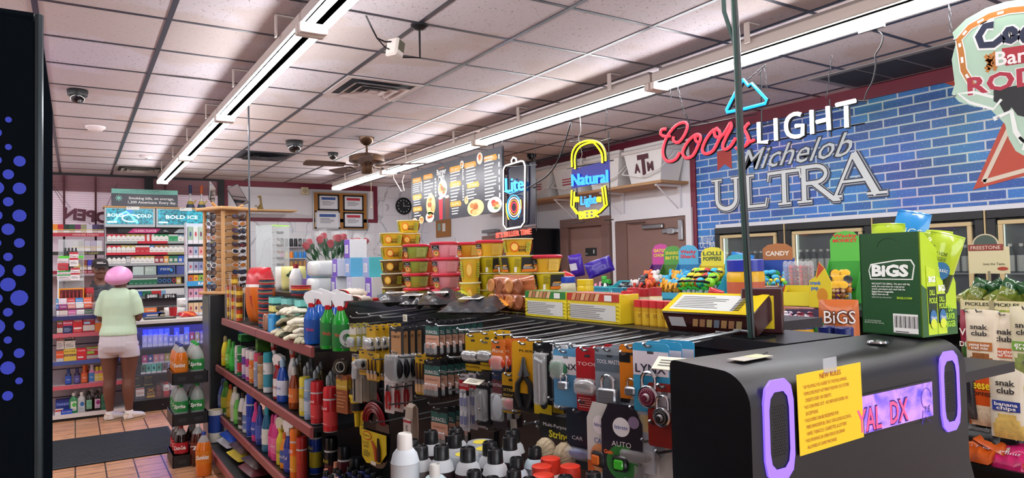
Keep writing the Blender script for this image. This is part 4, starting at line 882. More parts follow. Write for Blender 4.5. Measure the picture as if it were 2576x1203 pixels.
for s in (-1,1):b.tube([(s*.16,.01,1.35),(s*.24,.015,1.25),(s*.268,.015,1.14)],[.075,.07,.066],pn,14);b.ball((s*.18,.01,1.35),.072,pn,12,8)
bo=part('polo_shirt',b,mn,'grey polo shirt with thin dark stripes');fuse(bo,.009,3)
b=MB();b.add([(-.075,-.07,1.475),(-.02,-.1,1.40),(-.07,-.1,1.385),(-.115,-.05,1.44)],[(0,1,2,3)],M('3a3c44',.8),False);b.add([(.075,-.07,1.475),(.02,-.1,1.40),(.07,-.1,1.385),(.115,-.05,1.44)],[(3,2,1,0)],M('3a3c44',.8),False)
b.tube([(-.08,-.06,1.475),(-.07,.06,1.485),(.07,.06,1.485),(.08,-.06,1.475)],.014,M('3a3c44',.8),8);part('collar',b,mn)
b=MB();TRS=M('26262c',.8)
for s in (-1,1):rings(b,[(s*.09,.01,.95,.12,.135),(s*.1,0,.7,.105,.11),(s*.1,0,.45,.08,.085),(s*.1,.01,.1,.07,.075)],TRS)
part('trousers',b,mn)
b=MB();CP=M('241c20',.7)
b.surf(lambda u,v:Vector((.089*math.sin(math.pi*.5*v**.7)*math.cos(2*math.pi*u),-.025+.107*math.sin(math.pi*.5*v**.7)*math.sin(2*math.pi*u),1.665+.098*math.cos(math.pi*.5*v)**.8)),26,9,CP,True)
b.surf(lambda u,v:Vector(((u-.5)*.16*(1-.25*v*v),-.115-.075*v*(1-(2*u-1)**2*.5),1.668-.018*v-.014*(2*u-1)**2)),10,4,CP)
b.lines((0,-.134,1.705),X3,Vector((0,.3,1)),.1,.03,2,'c8c0c0',.6,.004);part('cap',b,mn,'dark cap with pale lettering')
b=MB();wire=M('4a4248',.3,.6)
for s in (-1,1):b.tube([(s*.034+.026*math.cos(a*math.pi/8),-.118,1.628+.018*math.sin(a*math.pi/8)) for a in range(16)],.0022,wire,5,True);b.tube([(s*.06,-.116,1.634),(s*.085,-.02,1.636)],.002,wire,4)
b.tube([(-.008,-.119,1.632),(.008,-.119,1.632)],.002,wire,4);part('glasses',b,mn)
b=MB()
for s in (-1,1):b.ball((s*.033,-.108,1.63),.0115,'e8e0da',10,7,(1.25,.6,.7));b.ball((s*.033,-.1145,1.63),.0055,'140c0a',8,6);b.box((s*.033,-.114,1.652),(.034,.008,.006),'181214',.002)
part('eyes',b,mn)
b=MB();b.surf(lambda u,v:Vector(((u-.5)*.05,-.1185-.003*math.sin(math.pi*v)+abs(u-.5)*.014,1.568+.004*v-.006*(2*u-1)**2)),8,2,M('2a1a18',.8));part('lips',b,mn)
b=MB();b.surf(lambda u,v:Vector((.087*math.cos(math.pi*u),-.02+.1*math.sin(math.pi*u)*.98,1.60+.07*v)),14,3,M('1a1616',.9));part('hair',b,mn)
# ================= first gondola: shelves of cleaning goods, then a peg wall, goods on top
RAIL=M('8a4646',.4);SHB=M('17181b',.4)
GX,GT=1.38,1.37                       # face of the spine, height of the top deck
g=thing('gondola_shelf','black double gondola with dusty red price rails and a peg wall','shelf unit')
b=MB();b.bx(GX+.01,.99,0,GX+.05,6.22,GT-.0305,SHB);b.bx(1.0,3.56,0,GX+.01,6.22,.12,SHB);b.bx(GX,.99,GT-.14,GX+.01,3.5,GT-.031,M('1b1c20',.25,bump=.2,nscale=14));part('spine',b,g)
b=MB();b.bx(GX-.02,1.33,GT-.03,2.02,6.22,GT,M('1a1b1f',.3));b.bx(GX-.02,.99,GT-.03,1.62,1.33,GT,M('1a1b1f',.3));part('top_deck',b,g)
for k,(z,xf,ya,yb) in enumerate([(1.15,1.05,3.58,6.17),(.735,1.04,3.58,6.42),(.345,1.03,3.58,6.42),(.13,.92,3.58,6.3)]):
    b=MB();b.bx(xf,ya,z-.03,GX+.01,min(yb,6.2),z-.004,SHB,.002);part('shelf',b,g)
    for q in range(2):
        y0_,y1_=ya+q*(yb-ya)/2,ya+(q+1)*(yb-ya)/2
        b=MB();b.prism([(0,0),(0,-.052),(-.012,-.058),(-.02,-.05),(-.018,-.004),(-.008,.002)],(xf,y1_-.004,z),X3,Z3,-(y1_-y0_-.008),RAIL);part('price_rail',b,g)
b=MB();b.bx(.95,2.08,.38,GX+.01,3.5,.40,SHB);part('base_deck',b,g)
b=MB();b.bx(2.025,.99,1.19,2.5,3.0,1.22,SHB);part('shelf',b,g)
for y in (3.54,2.34,1.14):b=MB();b.bx(GX-.005,y-.02,0,GX+.012,y+.02,GT-.14,'0e0f11');part('upright',b,g)
# ---- bottle shapes; body colours carry the printed sleeve
def squeeze(c,lab,cap,h,r=.034,txt='',tc='ffffff',c2=None):
    c=M(c,.2) if isinstance(c,str) else c
    return jar([(r*.92,0,c),(r,.008,c),(r,h*.16,c),(r*.98,h*.5,lab),(r*.9,h*.58,c2 or c),(r*.6,h*.74,c),(r*.36,h*.82,c)],[(r*.44,h*.8,PM(cap)),(r*.42,h*.95,PM(cap)),(r*.3,h*.97,PM(cap)),(r*.26,h,PM(cap))],16,1.2,.85,txt=(txt,h*.33,h*.07,tc,r) if txt else None)
def aero(c,lab,cap,h,r=.032,txt='',tc='ffffff',dome=True):
    c=M(c,.25);cap=PM(cap)
    return jar([(r*.94,0,'b8babd'),(r,.005,'b8babd'),(r,.012,c),(r,h*.14,c),(r,h*.46,lab),(r,h*.72,c),(r*.9,h*.78,'c0c2c4')],[(r*.96,h*.755,cap),(r*.96,h*.94,cap),(r*.86,h,cap)] if dome else [(r*.6,h*.77,cap),(r*.62,h,cap)],18,txt=[(txt,h*.55,h*.075,tc,r),('kills on contact',h*.2,h*.03,tc,r)] if txt else None)
def spray(c,lab,cap,neck,h,r=.036,txt='',tc='ffffff'):
    c=M(c,.15) if isinstance(c,str) else c
    def head(m):
        m.lathe([(.017,h*.69,PM(neck)),(.02,h*.77,PM(neck))],PM(neck),12)
        m.prism([(.06,h*.86),(.02,h*.85),(.018,h*.75),(-.024,h*.75),(-.04,h*.88),(-.03,h*.97),(.0,h*1.01),(.055,h*.95)],(0,-.015,0),X3,Z3,.03,PM(cap));m.prism([(.04,h*.84),(.028,h*.73),(.022,h*.74),(.03,h*.84)],(0,-.006,0),X3,Z3,.012,PM(neck))
    return jar([(r*.95,0,c),(r,.008,c),(r,h*.06,c),(r*.98,h*.46,lab),(r*.86,h*.54,c),(r*.55,h*.63,c),(r*.42,h*.7,c)],head,16,1.1,.8,txt=(txt,h*.28,h*.07,tc,r) if txt else None)
def jug(c,lab,cap,h,r=.045,txt='',tc='202020'):
    c=M(c,.3)
    return jar([(r*.95,0,c),(r,.01,c),(r,h*.1,c),(r,h*.48,lab),(r*.98,h*.56,c),(r*.6,h*.8,c),(r*.36,h*.86,c)],[(r*.42,h*.85,PM(cap)),(r*.4,h,PM(cap))],16,1.15,.72,sq=.8,txt=(txt,h*.3,h*.08,tc,r) if txt else None)
KND=dict(q=squeeze,a=aero,s=spray,j=jug)
SHN={1.15:'top',.735:'middle',.345:'lower'}
def shelfrow(z,X,items,grp):
    for px,py,kind,args,lab in items:
        q=onX(px,py,X)
        pr=proto((kind,str(args)),lambda:KND[kind](*args))
        put(pr,{'q':'squeeze_bottle','a':'spray_can','s':'spray_bottle','j':'cleaner_jug'}[kind],lab,'spray can' if kind=='a' else 'bottle',(X,q.y,z+.0005),-math.pi/2+.4,grp)
GB=GL('1d4f9c',.93)
shelfrow(.735,1.085,[(567,905,'q',('e8d428','e6cf3a','9a8a5a',.25,.034,'ajax','c03028'),'yellow dish soap bottle at the far end of the middle shelf'),(578,912,'q',('58b03c','8fd060','6fc84a',.24,.034,'palm','ffffff'),'green dish soap bottle next to the yellow one'),
 (588,918,'q',('2fa83a','3cc048','2f9a38',.235,.034),'bright green ridged bottle on the middle shelf'),(600,926,'a',('d8dad8','b8c8d8','e8e8e4',.22,.028,'soft','3050a0'),'white starch can behind the green bottle'),(608,935,'a',('1f7a3c','b82c34','2f9a48',.225,.033,'Comet','ffffff',True),'green cleanser canister with red oval'),
 (618,938,'a',('6a3a9a','d8d0e0','ece8ea',.225,.028,'air','5a2a8a'),'purple and white air freshener can'),(628,944,'a',('b83a8a','e0c8d8','ece8ea',.225,.028,'febreze','8a2a6a'),'pink and white air freshener can'),(638,951,'a',('e0782c','e8a860','f0ece8',.23,.03,'febreze','ffffff'),'orange and white air freshener can'),
 (650,958,'a',('9aa8c0','8a98b8','d04a6a',.23,.03,'Glade','ffffff'),'grey blue air freshener can with pink cap'),(660,966,'a',('b89a6a','c8a878','8a5a3a',.225,.03,'Lysol','5a2a1a'),'tan air freshener can with brown cap'),(675,978,'a',('e4e8ea','3f9ab0','2f9fb0',.265,.032,'febreze','1f6a8a'),'white air freshener can with turquoise cap'),
 (700,985,'s',('8a2232','e4e0de','e8e4e2','b82c30',.28,.036,'Shout','9a2030'),'red carpet cleaner spray behind the blue dish soap'),(712,1012,'q',(GL('2454b8',.92),'d4dcec','9cc0d8',.265,.038,'Dawn','2a4aa8'),'blue dish soap bottle on the middle shelf'),(741,1026,'q',(GL('8a3c14',.92),'d07030','c8c4bc',.245,.034,'dial','f0e0c0'),'amber hand soap bottle on the middle shelf'),
 (768,1036,'a',('d8c83a','e0d8a0','e0d44a',.215,.033,'Pledge','6a5a1a'),'yellow furniture polish can'),(781,1042,'a',('8aa8c8','b8cce0','9ab8d4',.215,.033,'Resolve','2a4a8a'),'pale blue spray can beside the red cans'),(799,1046,'a',('b8262e','c83a40','c02a30',.222,.036,'Lysol','f0d8d8'),'red air freshener can at the front of the middle shelf'),(831,1042,'a',('b8262e','c83a40','c02a30',.222,.036,'Lysol','f0d8d8'),'second red air freshener can, at the shelf end')],'cleaners on the middle shelf')
for (px,py,X,w_,h_,d_,sp,lab) in [(612,860,1.25,.13,.05,.12,dict(base='2a4a9a',bands=[(.3,.7,'3a5ab0')]),'flat blue box stacked above the green box at the back'),(612,875,1.22,.13,.06,.12,dict(base='2f7a3a',bands=[(.2,.5,'48a050')]),'flat green box at the back of the middle shelf'),(652,870,1.24,.08,.1,.1,dict(base='4a7a2a',bands=[(.3,.6,'6a9a3c')]),'olive green carton at the back of the middle shelf')]:
    q=onX(px,py,X);thing('cleaner_box',lab,'box',(X+.03,q.y,{.05:.735+.2+.061,.06:.735+.2,.1:.735+.16}[h_]),-math.pi/2,None,carton(w_,d_,h_,**sp))
q=onX(625,880,1.26);b=MB();b.bx(1.19,q.y-.25,.7355,1.37,min(q.y+.27,6.2),.893,M('2c2c30',.5));b.bx(1.19,q.y-.02,.893,1.37,min(q.y+.27,6.2),.9335,M('2c2c30',.5));thing('stock_carton','dark stock carton under the flat boxes on the middle shelf','carton',mb=b)
for k in range(2):q=onX([707,756][k],905,1.27);put(proto(('tallspray',k),lambda:spray('e4e2e0',['d8d0ce','e0d8d8'][k],'e4e2e0',['b82c30','d04a3a'][k],.33,.04,'Clorox' if k else 'Spray','b82c30')),'spray_bottle',['big white spray bottle with red collar','white spray bottle with red spot behind the amber soap'][k],'bottle',(1.22,q.y,.735),-math.pi/2)
for i in range(3):
    for k in range(4):
        q=onX([738,765,790,822][k]+i*9,950,1.16+.07*i)
        put(proto(('clearcap',k%2),lambda:squeeze(GL(['6a5a3a','8a8a8a'][k%2],.75),['8a7a5a','6a707a'][k%2],'9aa0a4',.235,.03)),'squeeze_bottle','grey capped soap bottle, %s from the left in the %s row behind the red cans'%(ORD[k],['front','second','third'][i]),'bottle',(1.165+.066*i,q.y-.01,.735),-math.pi/2,'clear soap bottles behind the red cans')
shelfrow(.345,1.08,[(563,1015,'q',('2a4a90','6a7ab0','3a4a80',.27,.05),'blue detergent pouch at the far end of the lower shelf'),(568,1028,'q',('58a038','d8d040','4a8a34',.26,.042,'Gain','f0f080'),'green detergent bottle on the lower shelf'),(580,1034,'j',('e0b83a','e8cc60','c04a2a',.26,.036,'oil','8a3a1a'),'yellow oil soap bottle with red cap'),
 (592,1044,'j',('d8d8d0','c8c4b8','c8c0b0',.27,.042),'off-white cleaner jug with beige cap'),(599,1056,'q',('5cb04a','7ac860','c8d0c0',.235,.036),'green squeeze bottle with pale cap'),(612,1060,'j',('d4d4d4','2a2a2c','1a1a1c',.27,.04,'DRANO','e8e8e8'),'white drain opener jug with black cap'),(622,1066,'j',('c8ccd0','5a7ab0','d8d8d4',.27,.036,'Liquid','ffffff'),'white and blue drain cleaner jug'),
 (633,1094,'a',('1c3fa8','2448b0','1c3fb8',.31,.036),'tall plain blue bottle on the lower shelf'),(645,1100,'q',('c83a86','3048a8','c83a80',.27,.033,'Suavitel','ffffff'),'pink fabric softener bottle'),(655,1106,'q',('2c3c8c','4a5ab0','2a3a8a',.27,.034),'dark blue softener bottle with flowers'),(673,1134,'q',('2a6a8c','d8e0d8','2f98a8',.3,.038,'OXI','ffffff'),'teal softener bottle with white flower'),
 (688,1142,'q',('c83078','d85a98','b82a6a',.27,.034),'magenta bottle behind the pink one'),(697,1152,'q',('cf3f86','d86a9c','d24a90',.285,.038,'Downy','f8e0ec'),'large pink softener bottle'),(708,1165,'s',('d8cc3a','c8b83a','d8d4c0','d8c83a',.29,.034,'Fab','3a6a2a'),'yellow spray cleaner on the lower shelf'),(718,1176,'q',('e08a2c','3a5a9c','d86a2c',.22,.034,'OxiClean','ffffff'),'orange and blue stain remover bottle'),
 (728,1188,'s',('2c3a8c','3a4aa0','e8e8e8','e0e0e0',.31,.036,'Tuf','ffffff'),'blue cleaner with white spray head'),(745,1200,'a',('e06a1f','e8a02c','e87a28',.285,.034,'OFF!','ffffff'),'orange insect repellent can at the front of the lower shelf'),(760,1196,'a',('b83a2a','a83028','b02a28',.26,.03),'dark red can behind the orange repellent')],'cleaners on the lower shelf')
shelfrow(.345,1.2,[(795,1190,'a',('1f3f9c','c8b830','15161a',.285,.036,'Raid','e8d830'),'blue insect killer can with black cap'),(833,1120,'a',('1c1c20','5a2028','15161a',.27,.038,'Raid','d8c830'),'black insect killer can behind the orange bottles'),(866,1125,'a',('4a1a22','6a2430','15161a',.27,.036,'Raid','d8c830'),'maroon insect killer can with black cap'),(895,1130,'a',('6a1c26','8a2430','141418',.25,.034,'Raid','d8d030'),'maroon insect killer can nearest the jumper cables')],'insect sprays at the shelf end')
for k,(px,py,lab) in enumerate([(812,1195,'orange and white remover bottle, left of three'),(827,1165,'orange and white remover bottle standing behind its pair'),(838,1195,'orange and white remover bottle, right of three')]):
    q=onX(px,py,1.05+.06*(k==1));put(proto('goo',lambda:jar([(.03,0,'e4e2de'),(.031,.01,'d8641f'),(.031,.1,'d8641f'),(.03,.125,'e8e6e2'),(.016,.15,'e8e6e2'),(.014,.16,'1a1a1c')],[(.015,.155,'1a1a1c'),(.013,.178,'1a1a1c'),(.011,.18,'e8a080'),(.01,.205,'e8a080')],14,.8,1.1,txt=('GOO',.06,.03,'2a2a2a',.031))),'remover_bottle',lab,'bottle',(1.06+.08*(k==1),q.y-.02,.345),-math.pi/2,'orange remover bottles')
# bagged goods on the base deck
for k,(px,py,X,w_,h_,d_,c1,c2,rot,lab) in enumerate([(580,1095,1.08,.34,.26,.1,'2a5cb8','1c3f98',(.95,.1,-1.5),'blue wrapped paper pack on the base shelf'),(575,1120,1.02,.3,.2,.09,'2c60c0','d8d8e0',(.6,.2,-1.3),'second blue and white paper pack tucked under the first'),(640,1130,1.08,.36,.26,.1,'d8b848','3a2018',(1.05,0,-1.45),'gold and brown firelog bag on the base shelf'),(625,1165,1.0,.34,.22,.1,'3a1c18','d8c040',(.5,.1,-1.4),'dark brown firelog bag with yellow end'),(660,1175,1.08,.36,.26,.12,'5a2226','2a1214',(1.0,0,-1.5),'dark maroon log bag at the bottom of the shelves'),(640,1203,.98,.34,.24,.12,'4a1c20','6a3038',(.6,.05,-1.5),'maroon log bag lying nearest the floor')]):
    q=onX(px,py,X);mt=lambda u,v,c1=c1,c2=c2:M(c1,.3) if (.2<u<.8 and v>.35) else M(c2,.3)
    thing('log_bag' if k>1 else 'paper_pack',lab,'bag',(1.15,[5.8,5.95,5.4,5.5,4.95,5.05][k],.172+.08*(k in (0,2,4))),(-1.5,0,-1.5),None,pillow(.36,.34,.078,mt,seed=20+k))
for k,(px,py,lab,h) in enumerate([(535,1060,'blue and white paper towel roll beside the soda crates',.26),(560,1095,'plain white paper towel roll behind the blue pack',.22)]):
    q=onX(px,py,.985+.12*k);b=MB();b.lathe([(.055,0,'e4e2da'),(.058,.01,'e4e2da'),(.058,h*.3,'dcd8c8'),(.058,h*.85,'1f3f90' if k==0 else 'dad8d0'),(.056,h,'e8e6e0'),(.02,h,'a89878')],'e8e6e0',20,cap=True);thing('paper_roll',lab,'paper roll',(.985+.12*k,min(6.2,q.y),.131),0,None,b)
# ---- top shelf of the cleaning side
TOPZ=1.151
for k,(px,n,h) in enumerate([(579,3,.09),(590,4,.09),(602,3,.09)]):
    q=onX(px,800,1.09)
    for i in range(n):
        b=MB();b.lathe([(.026,0),(.026,h*.95)],M(['8a5a14','c8981c','b8401c','6a3a10'][(i+k)%4],.3),12);b.lathe([(.027,h*.25),(.027,h*.6)],'d8b43a',12,cap=False);r=thing('drink_tin','%s tin from the bottom of the %s clear column on the top shelf'%(ORD[i],['left','middle','right'][k]),'tin',(1.09,q.y,TOPZ+i*h),0,'tins in clear columns',b)
        b=MB();b.lathe([(.0275,h*.93),(.0275,h*.985)],'8a2a20',12);part('lid',b,r)
    b=MB()
    for s in (-1,1):
        for s2 in (-1,1):b.bx(s*.032-.002,s2*.032-.002,0,s*.032+.002,s2*.032+.002,n*h+.01,M('e0dcd4',.1,alpha=.7))
    b.bx(-.034,-.034,-.0,.034,.034,.0008,AC);thing('clear_column','clear plastic column holding the %s stack of tins'%['left','middle','right'][k],'holder',(1.09,q.y,TOPZ),0,None,b)
q=onX(640,812,1.13);cf=lambda u,v:M('b81c28',.3) if v>.68 else (M('e8e4e0',.3) if v>.65 else (M('c8641c',.3) if (u-.5)**2*1.5+(v-.42)**2>.012 or u<.4 else M('a01c1c',.3)))
bg=pillow(.28,.42,.14,cf,n=16,seed=31,fins=.02);thing('pet_food_bag','tall orange bag with red top on the far end of the top shelf','bag',(1.17,q.y-.02,TOPZ+.208),(0,0,-1.2),None,bg)
def pad(cols,w_=.11,d=.07,t=.011,n=6):
    b=MB()
    for i in range(n):b.bx(-w_/2,-d/2,i*t,w_/2,d/2,i*t+t*.86,M(cols[i%len(cols)],.8),.002)
    return [('pad',b,[])]
for k in range(5):
    q=onX(668,812,1.13);put(proto('scour',lambda:pad(['1f3a52','24485c','b83a34','8a8068','1f3a52','b83a34'])),'scouring_pad_stack','%s pack from the bottom of the dark striped scouring pads'%ORD[k],'scouring pads',(1.13+.01*(k==4),q.y,TOPZ+k*.068),-1.5+.1*(k==4),'striped scouring pad packs')
q=onX(757,715,1.4);put(proto('scour2',lambda:pad(['8a1c28','1f3a52','2a5068','d8862c','c83a34'],.14,.08)),'scouring_pad_stack','red and navy pad stack on top of the pastel sponges','scouring pads',(1.22,onX(757,720,1.22).y,TOPZ+.232),-1.45)
for k in range(4):
    q=onX([688,712,737,760][k],790,1.16)
    cs=[['e8a8a8','7ad0c0','e8e088','7ad0c8'],['e8e088','7ac8a8','e8a8a8','88d0c8'],['7ad0b0','e8e088','88d8d0','7ac8c0'],['7ac8a8','e8e088','7ad0c8','88d8d0']][k]
    b=MB()
    for i in range(4):b.bx(-.05,-.035,i*.055+.001,.05,.035,i*.055+.053,M(cs[i],.9,noise=.1,nscale=90),.004);b.bx(-.0505,-.0355,i*.055+.045,.0505,.0355,i*.055+.053,'2f5a58')
    thing('sponge_stack','%s pastel sponge stack from the left on the top shelf'%ORD[k],'sponges',(1.16+.02*k,q.y-.07,TOPZ),-1.5,'pastel sponge stacks',b)
q=onX(696,835,1.09);thing('sponge_box','bright blue box beside the pile of gloves','box',(1.075,q.y,TOPZ),-1.35,None,carton(.075,.05,.115,'2f8fd0',[(.1,.8,'5ab4e8',.2,.8)]))
q=onX(683,830,1.09);b=MB();b.lathe([(.034,0),(.04,.03),(.036,.1),(.03,.11)],GL('a87860',.8),14);thing('scrubber_tub','clear tub of brown scrubbers beside the bright blue box','tub',(1.085,q.y+.05,TOPZ),0,None,b)
# work gloves in a heap: each a palm, four fingers and a thumb
GR=random.Random(11)
def glove(c,c2):
    b=MB();b.surf(lambda u,v:Vector((.045*math.cos(2*math.pi*u)*(1-.15*v),-.06+.13*v,.016+.015*math.sin(2*math.pi*u))),12,6,lambda u,v:M(c2 if v<.25 else c,.9,noise=.1,nscale=60),True)
    for i in range(4):x=-.033+.022*i;L=(.06,.075,.08,.065)[i];limb(b,[(x,.06,.016),(x*1.15,.06+L*.6,.02),(x*1.2,.06+L,.008)],[.0125,.012,.01],M(c,.9,noise=.1,nscale=60))
    limb(b,[(.035,-.01,.016),(.07,.03,.018),(.078,.06,.01)],[.014,.013,.011],M(c,.9,noise=.1,nscale=60));return [('glove',b,[])]
for k in range(20):
    px=722+(k%6)*14+GR.uniform(-3,3);lv=k//6;q=onX(px,840,1.13);kind=k%4
    put(proto(('glove',kind),lambda:glove(['d8d0b8','b8b498','4a4838','ddd6c4'][kind],['c8c0a8','3a382c','2a2a24','8a2a2c'][kind])),'work_glove','%s work glove from the left in the %s layer of the heap, %s'%(ORD[k%6],['bottom','second','third','top'][lv],['cream','olive','dark','red cuffed'][kind]),'glove',(1.12+GR.uniform(-.0,.09)+.02*lv,q.y-.04,TOPZ+.002+lv*.042),(GR.uniform(-.1,.1)*lv,GR.uniform(-.1,.1)*lv,GR.uniform(.6,2.6)),'work gloves heaped on the top shelf')
for k,(px,py,X,lab) in enumerate([(890,755,1.3,'red and white work glove lying on top'),(868,760,1.28,'second red and white work glove under the top one')]):
    q=onX(px,py,X);put(proto(('rglove',),lambda:glove('e0d8cc','b8282c')),'work_glove',lab+' of the heap end','glove',(1.27,3.72-.12*k,GT+.004+.03*(k==0)),(0,.1,-.9+.4*k),None,1.05)
q=onX(900,770,1.3);b=MB();b.bx(-.05,-.03,0,.05,.03,.012,'c0262e');b.text('BOSS',(0,0,.013),X3,Y3,.02,'f0e8e8',w=.07,al='F');thing('glove_tag','red cardboard glove tag at the end of the glove heap','tag',(1.41,3.66,GT+.001),.4,None,b)
for k,(px,X,c,c2,lab) in enumerate([(785,1.075,'1c64c8','1a4a98','blue glass cleaner spray bottle at the front of the top shelf'),(827,1.08,'1f9a30','1a6a2c','green glass cleaner spray bottle, middle of the three'),(858,1.1,'22a034','1c702e','green glass cleaner spray bottle at the shelf end'),(806,1.2,'1c5cc0','1a4a98','blue glass cleaner bottle half hidden behind the green one'),(846,1.2,'1c5cc0','1a4a98','blue glass cleaner bottle half hidden at the shelf end')]):
    q=onX(px,855,X);put(proto(('windex',c),lambda:spray(GL(c,.88),c2,'dfdfe2','b8242c',.285,.04,'Windex','d83a44')),'glass_cleaner',lab,'spray bottle',(X,q.y,TOPZ+.0005),-.6,'glass cleaner sprays')
# ---- on the deck: tissue boxes, wrapped bundles, roses
def tissue(front,plain):
    b=MB();b.bx(-.058,-.055,0,.058,.055,.122,M(plain,.5,noise=.06,nscale=60),.002);f=-.0582
    b.bx(-.0585,-.053,.001,-.058,.053,.121,M(front,.4,noise=.25,nscale=70));U=Vector((0,-1,0));b.patch((-.0588,.005,.058),U,Z3,.062,.055,'d8d8e2');b.lines((-.0592,.005,.058),U,Z3,.05,.045,6,'8a88a0');b.disc((0,0,.1222),X3,Y3,.03,.018,'e4e4e8',14);return [('box',b,[])]
PU,TE='6a46b0','4fb8c4'
TB={}
for k,(px,lv,fr,pl,dx,lab) in enumerate([(860,0,PU,'d4d4da',0,'purple tissue box at the left of the bottom row'),(901,0,'b8b4cc','d8d6dc',0,'pale tissue box in the middle of the bottom row'),(950,0,PU,'dcdcdf',0,'purple and white tissue box at the right of the bottom row'),(864,1,PU,'c8cce0',0,'purple tissue box at the left of the second row'),(897,1,'7a9cd0','5aa8d0',0,'blue tissue box in the middle of the second row'),(944,1,'8a9cc8',TE,0,'turquoise tissue box at the right of the second row'),(896,2,PU,'dcdce0',0,'purple and white tissue box alone on the top')]):
    q=onX(px,750,1.56);put(proto(('tis',fr,pl),lambda:tissue(fr,pl)),'tissue_box',lab,'tissue box',(1.56,q.y,GT+.0008+lv*.1228),0,'tissue boxes on the gondola top')
q=onX(760,700,1.62);put(proto(('tis','b',TE),lambda:tissue('3a5ab0',TE)),'tissue_box','turquoise tissue box by itself left of the roses','tissue box',(1.62,5.45,GT+.1),0,None,(1,1.5,1));b=MB();b.bx(1.53,5.34,GT+.0005,1.71,5.57,GT+.0995,M('6a4a9c',.5));thing('tissue_multipack','purple multipack under the single turquoise tissue box','pack',mb=b)
for k,(px,lv,lab) in enumerate([(806,0,'lower white plastic-wrapped bundle beside the tissue boxes'),(812,1,'upper white plastic-wrapped bundle under the roses')]):
    q=onX(px,740,1.48);bb_=MB();WP=M('d8dcda',.25,bump=.4,nscale=18,coat=.5)
    bb_.surf(lambda u,v:Vector((.11*math.copysign(abs(math.cos(2*math.pi*u))**.45,math.cos(2*math.pi*u))*math.sin(math.pi*v)**.28,.1*math.copysign(abs(math.sin(2*math.pi*u))**.45,math.sin(2*math.pi*u))*math.sin(math.pi*v)**.28,.06-.058*math.copysign(abs(math.cos(math.pi*v))**.5,math.cos(math.pi*v)))),28,12,WP,True)
    thing('wrapped_bundle',lab,'bundle',(1.5,4.87-.02*lv,GT+.001+lv*.119),.05,'white wrapped bundles',bb_)
RC=(1.62,4.98,GT)
b=MB();b.lathe([(.05,0),(.055,.01),(.07,.2),(.072,.2),(.053,.012),(.001,.012)],AC,18,cap=False);thing('flower_bucket','clear bucket holding the wrapped roses','bucket',(1.66,5.08,GT+.0005),0,None,b)
RR=random.Random(8)
def rose():
    b=MB();b.tube([(0,0,0),(0,0,.3)],.003,'3a6a34',5)
    bl=MB();RM=M('b01c34',.7)
    for s_,r_,h_ in ((0,.016,.05),(1,.021,.045),(2,.024,.038)):bl.surf(lambda u,v:Vector((r_*(.55+.5*v-.15*v*v)*math.cos(2*math.pi*u+s_)*(1+.08*math.sin(3*2*math.pi*u)),r_*(.55+.5*v-.15*v*v)*math.sin(2*math.pi*u+s_)*(1+.08*math.sin(3*2*math.pi*u)),.295+h_*v)),12,4,RM,True)
    lf=MB()
    for a in (.5,2.6,4.6):lf.add([(0,0,.2),(.03*math.cos(a)-.012*math.sin(a),.03*math.sin(a)+.012*math.cos(a),.24),(.035*math.cos(a),.035*math.sin(a),.285),(.03*math.cos(a)+.012*math.sin(a),.03*math.sin(a)-.012*math.cos(a),.24)],[(0,1,2,3)],'23502f',False)
    lf.lathe([(.012,.275),(.02,.29),(.022,.305)],'23502f',8,cap=False)
    sl=MB();sl.lathe([(.005,.06),(.022,.31),(.03,.37)],M('f0f4f4',.05,alpha=.1),10,cap=False)
    return [('stem',b,[]),('bloom',bl,[]),('leaf',lf,[]),('sleeve',sl,[])]
for k in range(17):
    a=k*2.4;rr=.019*math.sqrt(k);tx,ty=.62*rr/.08*math.sin(a),.62*rr/.08*math.cos(a)
    put(proto('rose',rose),'wrapped_rose','%s red rose in clear wrap, counted outwards from the bunch middle'%ORD[k],'rose',(1.66+rr*.45*math.sin(a),5.08+rr*.45*math.cos(a),GT+.03+.012*(k%3)),(-ty,tx,0),'wrapped roses',1.16)
# pale bags behind the pet food
for k,(px,py,y,w_,h_,c,lab) in enumerate([(690,660,5.75,.2,.2,'d8d48a','pale yellow bag with green logo behind the orange bag'),(712,700,5.62,.16,.2,'e6e4e2','white bleach jug with red top behind the sponges'),(655,690,5.95,.2,.2,'e4e0dc','white bag with red flash at the far end of the deck')]):
    q=onY(px,py,y)
    if k==1:put(proto('bleach',lambda:jug('e4e2e0','d8d8d8','8a1c28',.27,.06)),'bleach_jug',lab,'jug',(1.45,5.42,GT+.0005),.4,None,.8)
    else:
        bg=pillow(w_,h_,.07,lambda u,v,c=c:M(c,.4),seed=40+k,fins=.03)
        if k==0:bg.disc((0,-.037,.03),X3,Z3,.05,.02,'2a4a2c',16,.003);bg.disc((0,-.037,.045),X3,Z3,.03,.025,'5a6a50',12,.002)
        thing('snack_bag',lab,'bag',(1.52,y,GT+h_/2+.002),(.1,0,-.5),None,bg)

